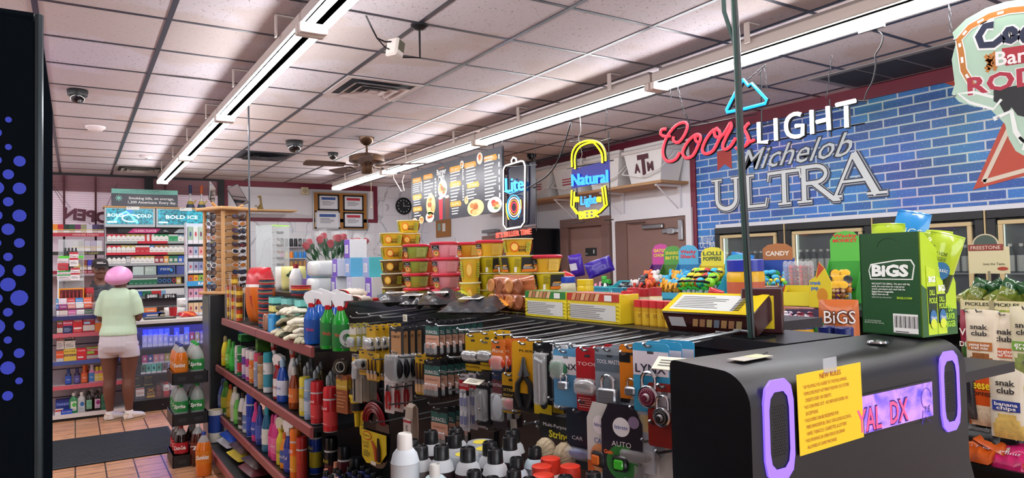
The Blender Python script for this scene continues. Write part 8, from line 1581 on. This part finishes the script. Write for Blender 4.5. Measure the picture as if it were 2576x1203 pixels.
for dx,dy in ((0,0),(-6,12),(8,10),(-4,24),(9,26),(0,14),(-10,2),(10,-6),(-9,30)):ln(b,[(2488+dx,138+dy),(2496+dx,144+dy),(2492+dx,152+dy)],.016,'b8742c',.0016)
part('print',b,s)
b=MB();q=[(2500,226),(2576,212),(2680,220),(2700,290),(2670,340),(2600,300),(2560,290),(2545,270),(2530,290),(2515,262),(2500,255)];b.add([F(*p)-Vector((.0016,0,0)) for p in q],[tuple(range(len(q)))],'14161a',False);ln(b,[(2500,300),(2545,280),(2555,330),(2575,360)],.02,'eef4f0',.003);ln(b,[(2520,250),(2500,275),(2440,258),(2412,236),(2450,232),(2500,245)],.012,'eef4f0',.003);ln(b,[(2565,345),(2580,360),(2575,378)],.012,'eef4f0',.003);part('horse_print',b,s)
chain(s,F(2392,82),N(2383,-60));chain(s,F(2745,20),N(2745,-40));m=MB();[m.ball(F(x,y)-Vector((.003,0,0)),.006,STEEL,8,6) for x,y in ((2402,100),(2402,240),(2512,296))];part('rivet',m,s)
# menu board
MX=4.0;U_=Vector((0,-1,0));P4=lambda x,y:onX(980+x/3.303,330+y/3.303,MX);a,c=onX(1034,430,MX),onX(1265,535,MX)
mb_=thing('menu_board','dark hanging menu board with orange headings and food pictures','menu board');zt,zb=2.86,2.13
b=MB();b.bx(MX,c.y,zb,MX+.03,a.y,zt,M('3c3d44',.4));part('board',b,mb_);Wd=a.y-c.y
pt=lambda u,v:Vector((MX-.001,a.y-u*Wd,zb+(zt-zb)*v));b=MB();OR_='d8942c'
for u,v,t in ((.08,.82,'Breakfast'),(.225,.83,'Tacos'),(.545,.84,'Burgers'),(.705,.84,'Chicken'),(.9,.86,'Combos'),(.08,.5,'Sides'),(.545,.58,'Salads'),(.73,.5,'Drinks'),(.08,.27,'Kids'),(.545,.24,'Fries & More')):
    o=pt(u,v);b.prism([(-.14,-.03),(.13,-.035),(.15,-.01),(.12,.03),(-.13,.035),(-.15,.012)],o,U_,Z3,.0006,OR_);b.text(t,o,U_,Z3,.035,'f0e0c0',w=.2,al='F',shear=.3,lift=.002)
for i,(u,v,w_,h,n) in enumerate([(.08,.68,.26,.14,5),(.235,.6,.3,.26,6),(.545,.71,.26,.14,4),(.72,.67,.28,.22,6),(.9,.55,.28,.52,13),(.08,.4,.24,.1,3),(.545,.42,.26,.2,5),(.72,.36,.28,.14,4),(.08,.17,.22,.08,2),(.55,.12,.24,.1,3)]):b.lines(pt(u,v),U_,Z3,w_,h,n,'dcdcd8',.35,.0012,i)
for i,(u,v,w_,h) in enumerate([(.14,.68,.04,.14),(.32,.6,.05,.26),(.63,.71,.04,.14),(.63,.4,.04,.2),(.98,.55,.04,.52)]):b.lines(pt(u,v),U_,Z3,w_,h,6,'eeeeea',.6,.0014,i)
b.text('Burger',pt(.39,.86),U_,Z3,.07,'f0f0ee',w=.27,al='F',bold=.02);b.text('Mart',pt(.39,.76),U_,Z3,.07,'f0f0ee',w=.17,al='F',bold=.02);b.text('Longview',pt(.39,.93),U_,Z3,.024,'d8842c',w=.16,al='F')
part('lettering',b,mb_)
def dish(u,v,rx,ry,cs,sd):
    b=MB();R=random.Random(sd);o=pt(u,v);b.disc(o,U_,Z3,rx,ry,cs[0],26,.001)
    for i in range(9):t=R.uniform(0,6.28);k=R.uniform(0,.62);b.disc(o+U_*(k*rx*math.cos(t))+Z3*(k*ry*math.sin(t)),U_,Z3,rx*R.uniform(.2,.36),ry*R.uniform(.15,.32),cs[1+i%(len(cs)-1)],12,.0014+.0002*i)
    part('food_picture',b,mb_)
for k,(u,v,rx,ry) in enumerate([(.255,.3,.14,.15),(.24,.08,.13,.07),(.4,.55,.13,.12),(.75,.12,.2,.1),(.93,.12,.16,.09),(.04,.04,.09,.05),(.13,.05,.08,.05),(.62,.88,.05,.05),(.8,.9,.07,.07),(.66,.27,.05,.05)]):dish(u,v,rx,ry,['d8d0c4','d88a4a','b8602c','e0b070','8a4a24','5a7a34','c83a2c'] if k%3 else ['e0c48c','c87838','e0a860','a85a2c','d8b070'],k)
for u,c_ in ((.375,'b82838'),(.45,'5a3020')):b=MB();b.prism([(-.045,-.14),(.045,-.14),(.06,.14),(-.06,.14)],pt(u,.2),U_,Z3,.0012,c_);b.disc(pt(u,.2)+Z3*.14,U_,Z3,.06,.02,'e0d8d0',16,.002);part('food_picture',b,mb_)
for y in (a.y-.2,c.y+.2):b=MB();b.tube([(MX+.015,y,zt),(MX+.015,y,CEIL-.002)],.004,DK,5);part('hanger',b,mb_)
# white ice chests on the wall shelf
sh=thing('wall_shelf','long wooden wall shelf of white ice chests above the brown doors','shelf');b=MB();b.bx(5.06,5.08,2.35,XR-.003,9.2,2.378,M('a8825c',.6,noise=.15,nscale=9));part('board',b,sh)
for y in (5.2,6.1,7.0,7.9):b=MB();b.bx(5.1,y-.015,2.33,XR-.004,y+.015,2.35,WHITE);b.bx(XR-.03,y-.015,2.02,XR-.004,y+.015,2.33,WHITE);b.tube([(5.12,y,2.33),(XR-.02,y,2.08)],.008,WHITE,6);part('bracket',b,sh)
ICE=M('dcdad8',.55)
def chest(kind):
    b=MB();w0,w1,d0,d1,h=.22,.3,.13,.17,.37
    o=[(-w0,-d0,0),(w0,-d0,0),(w0,d0,0),(-w0,d0,0),(-w1,-d1,h),(w1,-d1,h),(w1,d1,h),(-w1,d1,h)];b.add(o,[(3,2,1,0),(0,1,5,4),(1,2,6,5),(2,3,7,6),(3,0,4,7)],ICE,False);b.bx(-w1-.02,-d1-.02,h-.04,w1+.02,d1+.02,h,ICE,.008);V=Vector((0,-.11,1)).normalized();zc=.18;yc=-d0-(d1-d0)*zc/h-.002
    l=MB();l.bx(-w1,-d1,h+.002,w1,d1,h+.045,ICE,.012);p=MB()
    if kind=='atm':
        for s_,x,hh in (('T',0,.2),('A',-.1,.09),('M',.1,.09)):p.text(s_,(x,yc,zc-(.01 if s_ != 'T' else -.02)),X3,V,hh,'4a1626',w=.17 if s_=='T' else .09,al='F',bold=.05,lift=.004+.002*(s_=='T'))
    elif kind=='tag':p.patch((-.03,yc,zc+.04),X3,V,.24,.15,'5aa8c0',.004);p.lines((-.05,yc,zc+.05),X3,V,.17,.09,4,'2a4a6a',lift=.005);p.disc((.05,yc,zc+.05),X3,V,.03,.02,'22303a',12,.005)
    else:
        p.patch((0,yc,zc+.02),X3,V,.22,.15,'d8d4d4',.004)
        for i in range(5):p.patch((0,yc-.0,zc-.05+i*.032),X3,V,.22,.014,'a83a44',.005)
        p.patch((-.06,yc,zc+.055),X3,V,.1,.08,'2a3a6a',.006)
    hd_=MB();hd_.tube([(-w1-.02,0,h-.06),(-w1+.01,-d1-.03,.12),(0,-d1-.03,.06),(w1-.01,-d1-.03,.12),(w1+.02,0,h-.06)],.007,ICE,6);return [('body',b,[]),('lid',l,[]),('print',p,[]),('handle',hd_,[])]
for k,(y,kind,lab) in enumerate([(5.4,'atm','white ice chest printed with maroon block letter logo'),(6.07,'tag','white ice chest with blue label'),(6.74,'none_','white ice chest behind the arched neon sign'),(7.41,'flag','white ice chest with flag print, nearer of the left pair'),(8.08,'flag','white ice chest with flag print, farthest from the mural')]):
    put(proto(('ice',kind),lambda:chest(kind)),'ice_chest',lab,'ice chest',(5.28,y,2.379),-math.pi/2,'ice chests on the wall shelf')
b=MB();b.bx(5.0,7.36,0,XR-.01,8.0,2.0,M('0d0e14',.25),.01);r=thing('refrigerator','tall black refrigerator left of the restroom door','refrigerator',mb=b);b=MB();b.bx(4.985,7.9,.7,4.999,7.93,1.6,STEEL);part('handle',b,r)
d=MB();d.bx(XR-.04,8.55,0,XR-.01,9.4,1.98,BROWN,.004);dr=struct('door_3',d);d=MB();d.bx(XR-.1,8.9,2.02,XR-.02,9.3,2.07,STEEL,.006);part('door_closer',d,dr)
d=MB();d.bx(XR-.03,10.35,0,XR-.005,10.75,2.0,WHITE);struct('trim_5',d)
# ================= back wall, sunglasses, the rest of the far counter
a,c=onY(788,484,YB),onY(922,578,YB);zt,zb=a.z,onY(788,576,YB).z
cb=thing('cork_board','framed cork board holding four certificates on the back wall','notice board');b=MB();b.bx(a.x,YB-.02,zb,c.x,YB-.007,zt,M('a8763c',.9,noise=.15,nscale=120));part('cork',b,cb)
b=MB();[b.bx(x0,YB-.028,z0,x1,YB-.0065,z1,M('b8bcc0',.3,.8)) for x0,z0,x1,z1 in ((a.x-.02,zb-.02,c.x+.02,zb),(a.x-.02,zt,c.x+.02,zt+.02),(a.x-.02,zb,a.x,zt),(c.x,zb,c.x+.02,zt))];part('frame',b,cb)
for k,(u,v,fc,hc,lab) in enumerate([(.27,.73,'22242c','3a5a9c','black framed certificate with blue heading, upper left on the cork board'),(.74,.73,'22242c','b83444','black framed certificate with red heading, upper right on the cork board'),(.25,.25,'c8ccd0','3a5a9c','pale framed certificate, lower left on the cork board'),(.74,.25,'22242c','b83444','black framed certificate with red heading, lower right on the cork board')]):
    w_,h=(.36,.27) if k != 2 else (.42,.3);o=Vector((a.x+(c.x-a.x)*u,YB-.034,zb+(zt-zb)*v));f=MB();[f.bx(*q,M(fc,.3)) for q in ((-w_/2,0,-h/2,w_/2,.012,-h/2+.025),(-w_/2,0,h/2-.025,w_/2,.012,h/2),(-w_/2,0,-h/2,-w_/2+.025,.012,h/2),(w_/2-.025,0,-h/2,w_/2,.012,h/2))]
    r=thing('framed_certificate',lab,'certificate',o,0,None,f);p=MB();p.bx(-w_/2+.02,.005,-h/2+.02,w_/2-.02,.012,h/2-.02,'e0e4ea');p.patch((0,.005,h*.24),X3,Z3,w_*.66,h*.16,hc);p.lines((0,.005,-h*.05),X3,Z3,w_*.6,h*.3,4,'7a7c84');part('paper',p,r)
q=onY(765,481,YB);b=MB();b.bx(-.06,-.05,-.06,.06,0,.06,M('d8ccac',.5),.008);b.M=TR(0,-.05,0)@Matrix.Rotation(math.pi/2,4,'X');b.lathe([(.04,0),(.042,.004),(.03,.006),(.02,.004),(.012,.008),(.001,.008)],'b0a484',18);thing('alarm_sounder','square cream alarm sounder above the cork board','alarm',(q.x,YB-.007,q.z),0,None,b)
q=onY(1014,519,YB);b=MB();b.M=Matrix.Rotation(math.pi/2,4,'X');b.lathe([(.15,0),(.155,.02),(.15,.035),(.135,.035),(.13,.02)],BLK,30);b.disc((0,0,.021),X3,Y3,.13,.13,'1c2226',30)
for k in range(12):an=k*math.pi/6;b.disc((.108*math.cos(an),.108*math.sin(an),.0215),X3,Y3,.011,.011,'c8ccd0',8)
b.M=None;r=thing('wall_clock','black round wall clock left of the menu board','clock',(q.x,YB-.0065,q.z),0,None,b);b=MB();b.bx(-.004,-.026,-.01,.004,-.024,.07,'d8d8d8');b.bx(0,-.026,-.004,.09,-.024,.004,'d8d8d8');part('hand',b,r)
q=onX(1114,574,XR-.02);b=MB();b.bx(XR-.02,q.y-.28,q.z-.16,XR-.004,q.y+.28,q.z+.17,M('9a6a3c',.8),.004);b.bx(XR-.022,q.y-.1,q.z-.06,XR-.02,q.y+.02,q.z+.08,'d8d8d0');b.bx(XR-.022,q.y+.08,q.z-.04,XR-.02,q.y+.2,q.z+.09,'8a9c90');thing('notice_board','small brown notice board with papers under the menu board','notice board',mb=b)
# black cabinet and wooden sunglasses tower
k0=thing('end_cabinet','black end cabinet with steel side under the sunglasses tower','cabinet');b=MB();b.bx(.985,6.46,0,1.40,6.84,1.335,M('1a1c20',.3),.006);part('body',b,k0);b=MB();b.bx(.98,6.48,.02,.985,6.83,1.32,M('6a6e74',.3,.8));part('side_panel',b,k0)
TX,TY=1.16,6.64;WD=M('c89a66',.5,noise=.12,nscale=14);tw=thing('sunglasses_tower','square wooden sunglasses tower on the black end cabinet','display stand',(TX,TY,1.336),.45)
b=MB();b.bx(-.17,-.17,0,.17,.17,.025,WD,.006);part('base',b,tw);b=MB();b.bx(-.19,-.19,.745,.19,.19,.775,WD,.008);part('top',b,tw);b=MB();b.bx(-.07,-.07,.025,.07,.07,.745,WD);part('post',b,tw)
for s_ in (-1,1):
    for s2 in (-1,1):b=MB();b.bx(s_*.13-.012,s2*.13-.012,.025,s_*.13+.012,s2*.13+.012,.745,WD);part('post',b,tw)
TW=TR(TX,TY,1.336)@RZ(.45)
for k,(x,rz,ry,c,lab) in enumerate([(-.14,.5,.5,'9aa0a8','grey'),(.12,-.2,-.45,'6ab84a','green')]):m=MB();T=TR(x,0,.9)@RZ(rz)@Matrix.Rotation(ry,4,'Y')@Matrix.Rotation(-.2,4,'X');m.M=T;m.bx(-.06,0,-.1,.06,.008,.1,BLK,.003);m.bx(-.054,-.001,-.094,.054,0,.094,M('d8dce0',.03,1));m.M=None;m.tube([T@Vector((0,.005,-.1)),(x*.7,0,.776)],.012,WD,6);part('mirror',m,tw)
def shades(fc,lc,pale=False):
    b=MB();ls=MB();fm=M(fc,.25)
    for s_ in (-1,1):
        P_=[(s_*(.033+.03*math.cos(t)),-.002-.006*abs(math.cos(t)),.017*math.sin(t)+.003*math.cos(t)) for t in [i*math.pi/8 for i in range(16)]];b.tube(P_,.0028,fm,5,True);ls.add(P_,[tuple(range(16))],M(lc,.06,coat=1),False);b.tube([(s_*.063,0,.004),(s_*.069,.02,.006),(s_*.069,.06,.004),(s_*.067,.078,-.01)],.0026,fm,5)
    b.tube([(-.006,-.004,.004),(.006,-.004,.004)],.003,fm,5);return [('frame',b,[]),('lens',ls,[])]
SG=[('1a1a1e','15161a','black'),('d8d8da','2a2c34','white framed'),('3a2a20','5a3a24','brown'),('b8b8bc','a8642c','amber lensed'),('22243a','2a3048','navy'),('1c1c20','3a2a28','dark brown lensed')]
ci=0
for face,rz,lab in ((0,0,'front'),(1,math.pi/2,'right'),(2,-math.pi/2,'left')):
    for i in range(11):
        fc,lc,cn=SG[(i*5+face*2)%6];T=TW@RZ(rz);p=T@Vector((.01,-.155,.07+.062*i))
        o=put(proto(('sg',fc,lc),lambda:shades(fc,lc)),'sunglasses','%s sunglasses, %s from the bottom on the %s face of the wooden tower'%(cn,ORD[i],lab),'sunglasses',p,.45+rz,'sunglasses on the wooden tower',1.15)
b=MB()
for rz in (0,math.pi/2,-math.pi/2):
    for i in range(11):
        for s_ in (-1,1):p0,p1=RZ(rz)@Vector((s_*.06,-.07,.066+.062*i)),RZ(rz)@Vector((s_*.06,-.15,.066+.062*i));b.tube([p0,p1],.002,'d8d8d8',4)
part('peg',b,tw)
# clear tower, far counter
b=MB();b.bx(1.62,9.2,0,3.9,9.7,1.28,M('c8c8cc',.5));b.bx(1.6,9.17,1.28,3.92,9.72,1.31,M('b4aca0',.4));thing('back_counter','pale counter along the back behind the roses','counter',mb=b)
q=onY(686,600,9.42);ac=thing('clear_tower','clear acrylic sunglasses tower with green edged top','display stand',(q.x,9.42,1.311),.5);b=MB();w_=.15;[b.bx(*v,AC) for v in ((-w_,-w_,0,-w_+.005,w_,.8),(w_-.005,-w_,0,w_,w_,.8),(-w_,w_-.005,0,w_,w_,.8),(-w_,-w_,0,w_,-w_+.005,.8))];part('pane',b,ac);b=MB();b.bx(-w_,-w_,.8,w_,w_,.806,M('d8f0d8',.05,alpha=.4));[b.bx(*v,M('a8e858',.2,emit=.3)) for v in ((-w_,-w_-.002,.797,w_,-w_,.807),(w_,-w_,.797,w_+.002,w_,.807))];part('lid',b,ac);b=MB();b.bx(-.012,-.012,0,.012,.012,.8,'d8dce0');part('post',b,ac)
TW2=TR(q.x,9.42,1.311)@RZ(.5)
for i in range(7):
    for f_ in (0,1):fc,lc,cn=SG[(i*5+f_)%6];put(proto(('sg',fc,lc),lambda:shades(fc,lc)),'sunglasses','%s sunglasses, %s from the bottom, %s side of the clear tower'%(cn,ORD[i],['front','right'][f_]),'sunglasses',TW2@RZ(f_*math.pi/2)@Vector((0,-.13,.2+.085*i)),.5+f_*math.pi/2,'sunglasses in the clear tower',.95)
rk=thing('accessory_rack','white wall rack of lighters behind the roses','rack');b=MB();qx=onY(742,650,11.0).x;b.bx(qx-.22,11.2,1.2,qx+.22,11.22,2.1,'d8d8da');part('back_panel',b,rk)
for k,z in enumerate((1.88,1.7,1.5)):b=MB();b.bx(qx-.22,11.0,z-.01,qx+.22,11.2,z,'c8c8cc');part('shelf',b,rk)
for k,(z,cols,h) in enumerate([(1.88,['1c1c20']*6,.13),(1.7,['d85a9c','d8c83a','e8842c','2a8ad0','2a8ad0','2478c8'],.1),(1.5,['a8783c']*6,.15)]):
    for i,c_ in enumerate(cols):b=MB();b.lathe([(.026,0),(.027,.004),(.027,h*.9),(.02,h)],M(c_,.4),10);thing('lighter_tub','%s tub from the left on the %s shelf of the white wall rack'%(ORD[i],['top','middle','bottom'][k]),'tub',(qx-.18+.07*i,11.06,z+.001),0,'tubs on the white wall rack',b)
# vape rack at the right end of the glass case
q0,q1=onY(470,700,8.95),onY(530,700,8.95);vr=thing('vape_rack','white counter rack of vape boxes with bright blue header','display rack');b=MB();b.bx(q0.x,9.16,1.006,q1.x,9.18,2.12,'c8d0dc');[b.bx(x,8.95,1.006,x+.008,9.18,2.12,M('d8e0ec',.2)) for x in (q0.x,q1.x-.008)];part('frame',b,vr)
zs=[1.02,1.2,1.4,1.52,1.7,1.87]
for z in zs:b=MB();b.bx(q0.x+.008,8.95,z-.008,q1.x-.008,9.16,z,'d0d4dc');part('shelf',b,vr)
b=MB();b.bx(q0.x,8.94,1.36,q1.x,8.95,1.42,M('3a9cd8',.3));b.text('RAW',(q0.x+(q1.x-q0.x)*.68,8.9395,1.39),X3,Z3,.036,'f0f4f8',w=.11,al='F',bold=.04);part('header',b,vr)
VC=[['e0c49c','e8d0a8','d8b890','e0c8a0'],['d8a0b8','e0b0c4','d894b0','b8bcc8'],['d8682c','e8b03a','8ac04a','d8d8e0'],['b0b8c8','9aa4c0','8a94b8','a8c8c0'],['c8a8b8','a8b8d0','d8a8a0','98b0c8'],['9ab8a0','d8e0dc','b0c8b8','c8b0d0']]
for r,z in enumerate(zs):
    for i in range(4):w_=(q1.x-q0.x-.03)/4;h=[.14,.13,.09,.13,.13,.2][r];cb_=carton(w_*.94,.05,h,VC[r][i],[(0,.2,'e4e4e8')]);cb_.disc((0,-.0257,h*.55),X3,Z3,w_*.2,h*.16,['c04a5a','6a3a5a','4a5a8a'][(r+i)%3],10,.0005);thing('vape_box','%s box from the left on the %s shelf up of the blue-headed rack'%(ORD[i],ORD[r]),'vape box',(q0.x+.015+w_*(i+.5),8.99,z+.001),0,'boxes in the blue-headed rack',cb_)
for k,(px,c1,c2,lab) in enumerate([(479,'22305a','b8a04a','blue topped glass water pipe on the cigarette rack'),(507,'b8582c','d0b860','orange topped glass water pipe on the cigarette rack')]):
    q=onY(px,520,11.08);b=MB();b.lathe([(.055,0,c2),(.06,.01,c2),(.05,.06,'3a4a6a'),(.03,.11,c2),(.02,.13,'e0dcd8'),(.024,.15,'e8e4e0'),(.014,.17,'d0d4d8'),(.014,.22,'d0d4d8'),(.024,.24,c1),(.022,.32,c1),(.026,.345,c1)],GL(c2,.9),14);r=thing('water_pipe',lab,'water pipe',(q.x,11.08,2.4555),0,None,b);b=MB();b.tube([(.03,-.02,.06),(.07,-.04,.12)],[.006,.012],c2,8);part('bowl',b,r)
q=onY(655,520,11.05);b=MB();b.tube([(0,0,.0),(.0,0,.05),(.01,0,.09),(.0,0,.2)],[.05,.035,.018,.014],M('8a7440',.4,noise=.6,nscale=45),10);b.ball((-.012,0,.205),.02,M('8a7440',.4,noise=.6,nscale=45),10,7,(1.5,.8,.9));b.tube([(-.03,0,.03),(-.07,0,.07),(-.08,0,.05)],.008,M('8a7440',.4),6);thing('giraffe_figure','small spotted giraffe figure on the wooden rack top','figurine',(q.x,11.05,2.4555),0,None,b)
# ================= left edge cabinets, floor mat, soda crates
MATTE=M('0a0e12',.7);MATTE.node_tree.nodes['Principled BSDF'].inputs['IOR'].default_value=1.0
def dots(b,x0,x1,z0,z1,y):
    R=random.Random(7);m=M('1c2fa8',.6);i=0;z=z0
    while z<z1:
        x=x0+(.013 if i%2 else .0)
        while x<x1:
            r=max(0,.0105*math.sin(math.pi*min(1,max(0,(z-z0)/(z1-z0))))*R.uniform(.5,1.15))
            if r>.004:b.disc((x,y,z),X3,Z3,r,r*1.06,m,12,.0005)
            x+=.026
        z+=.0195;i+=1
for k,(x1,y0,y1,zt,lab) in enumerate([(-.039,1.2,1.95,1.955,'dark cabinet with blue dots nearest the camera at the left edge'),(-.07,2.4,3.1,2.0,'dark cabinet behind the dotted one at the left edge'),(-.125,5.0,5.7,1.93,'dark cabinet farthest back at the left edge')]):
    r=thing('dark_cabinet',lab,'cabinet',group=None);b=MB();b.bx(-.9,y0+.02,0,x1-.006,y1,zt,MATTE,.008);part('body',b,r)
    f=MB();f.bx(-.9,y0,.02,x1-.011,y0+.02,zt-.02,MATTE,.002);
    if k==0:dots(f,-.106,x1-.017,1.28,1.86,y0-.0003)
    part('front_panel',f,r);t=MB();t.tube([(x1-.006,y0+.004,.01),(x1-.006,y0+.004,zt-.01)],.006,M('2a3438',.2,.5),8);part('edge_trim',t,r)
    if k:t=MB();t.bx(x1-.2,y0+.1,zt,x1-.17,y1-.05,zt+.012,G('8a3cff',12));part('light_strip',t,r,'violet light strip added out of sight on the cabinet top')  # added unseen strip that tints the ceiling violet
b=MB();b.bx(-.75,6.58,.001,.78,7.66,.012,M('2c3036',.85,bump=.6,nscale=60),.004)
for k in range(22):b.bx(-.73,6.62+k*.047,.012,.76,6.64+k*.047,.0145,M('23272c',.9))
thing('floor_mat','dark grey ribbed rubber mat on the tiled floor before the counter','mat',mb=b)
def soda(liq,lab,cap,tx):
    h=.3;L=M(liq,.08,coat=.5) if liq != 'clear' else GL('c8d4d0',.5)
    b=MB();b.lathe([(.045,0,L),(.052,.01,L),(.053,.09,L),(.0535,.1,lab),(.0535,.175,lab),(.052,.19,L),(.04,.235,L if liq != 'orange' else L),(.02,.27,GL('d8dcdc',.45)),(.0135,.285,GL('d8dcdc',.45))],L,18);b.text(tx,(0,-.0545,.138),X3,Z3,.028,'f0f4f0',w=.085,al='F',bold=.03,shear=.2,lift=.002);c=MB();c.lathe([(.0155,.28,PM(cap)),(.0155,.3,PM(cap)),(.014,.302,PM(cap))],PM(cap),14);return [('bottle',b,[]),('cap',c,[])]
SO={'o':(lambda:soda('d8701c','d87c20','2a3a8a','Sunkist'),'orange soda bottle'),'g':(lambda:soda('clear','2a8a44','1f9a3c','Sprite'),'clear lemon soda bottle with green label'),'c':(lambda:soda('24120e','b8202c','b8202c','Coca-Cola'),'dark cola bottle with red label'),'r':(lambda:soda('4a1a12','6a2a1c','e0dcd8','T'),'dark red soda bottle with white cap'),'b':(lambda:soda('3a1a10','2a4a8a','2438a0','RC'),'brown soda bottle with blue cap')}
KX,KY=.655,6.05
for lv in range(3):
    z=lv*.325;r=thing('soda_crate',['bottom','middle','top'][lv]+' black plastic soda crate of the stack by the shelves','crate',group='soda crates')
    b=MB();m=M('141518',.35)
    b.bx(KX-.005,KY-.005,z+.001,KX+.245,KY+.365,z+.014,m);[b.bx(*v,m) for v in ((KX-.01,KY-.01,z+.001,KX+.25,KY-.005,z+.095),(KX-.01,KY+.365,z+.001,KX+.25,KY+.37,z+.095),(KX-.01,KY-.01,z+.001,KX-.005,KY+.37,z+.095),(KX+.245,KY-.01,z+.001,KX+.25,KY+.37,z+.095))];[b.bx(KX+.03+.12*i,KY-.0115,z+.03,KX+.09+.12*i,KY-.01,z+.06,'2a2c30') for i in (0,1)];part('tray',b,r)
    for i in range(3):
        for j in range(2):k=[['c','b'],['g','g'],['o','g']][lv][j] if i<2 else [['c','c'],['g','b'],['o','g']][lv][j];put(proto(('soda',k),SO[k][0]),'soda_bottle','%s, %s from front, %s column of %s crate'%(SO[k][1],ORD[i],['left','right'][j],['bottom','middle','top'][lv]),'soda bottle',(KX+.06+.12*j,KY+.06+.12*i,z+.0145),-.3,'bottles in the soda crates')
for k,(px,py,t,lab) in enumerate([(513,1196,'o','orange soda bottle standing on the floor before the crates'),(498,1170,'r','dark red soda bottle with white cap on the floor behind the orange one')]):q=onZ(px,py,0);put(proto(('soda',t),SO[t][0]),'soda_bottle',lab,'soda bottle',(q.x,q.y,.001),-.3,None,1.08)
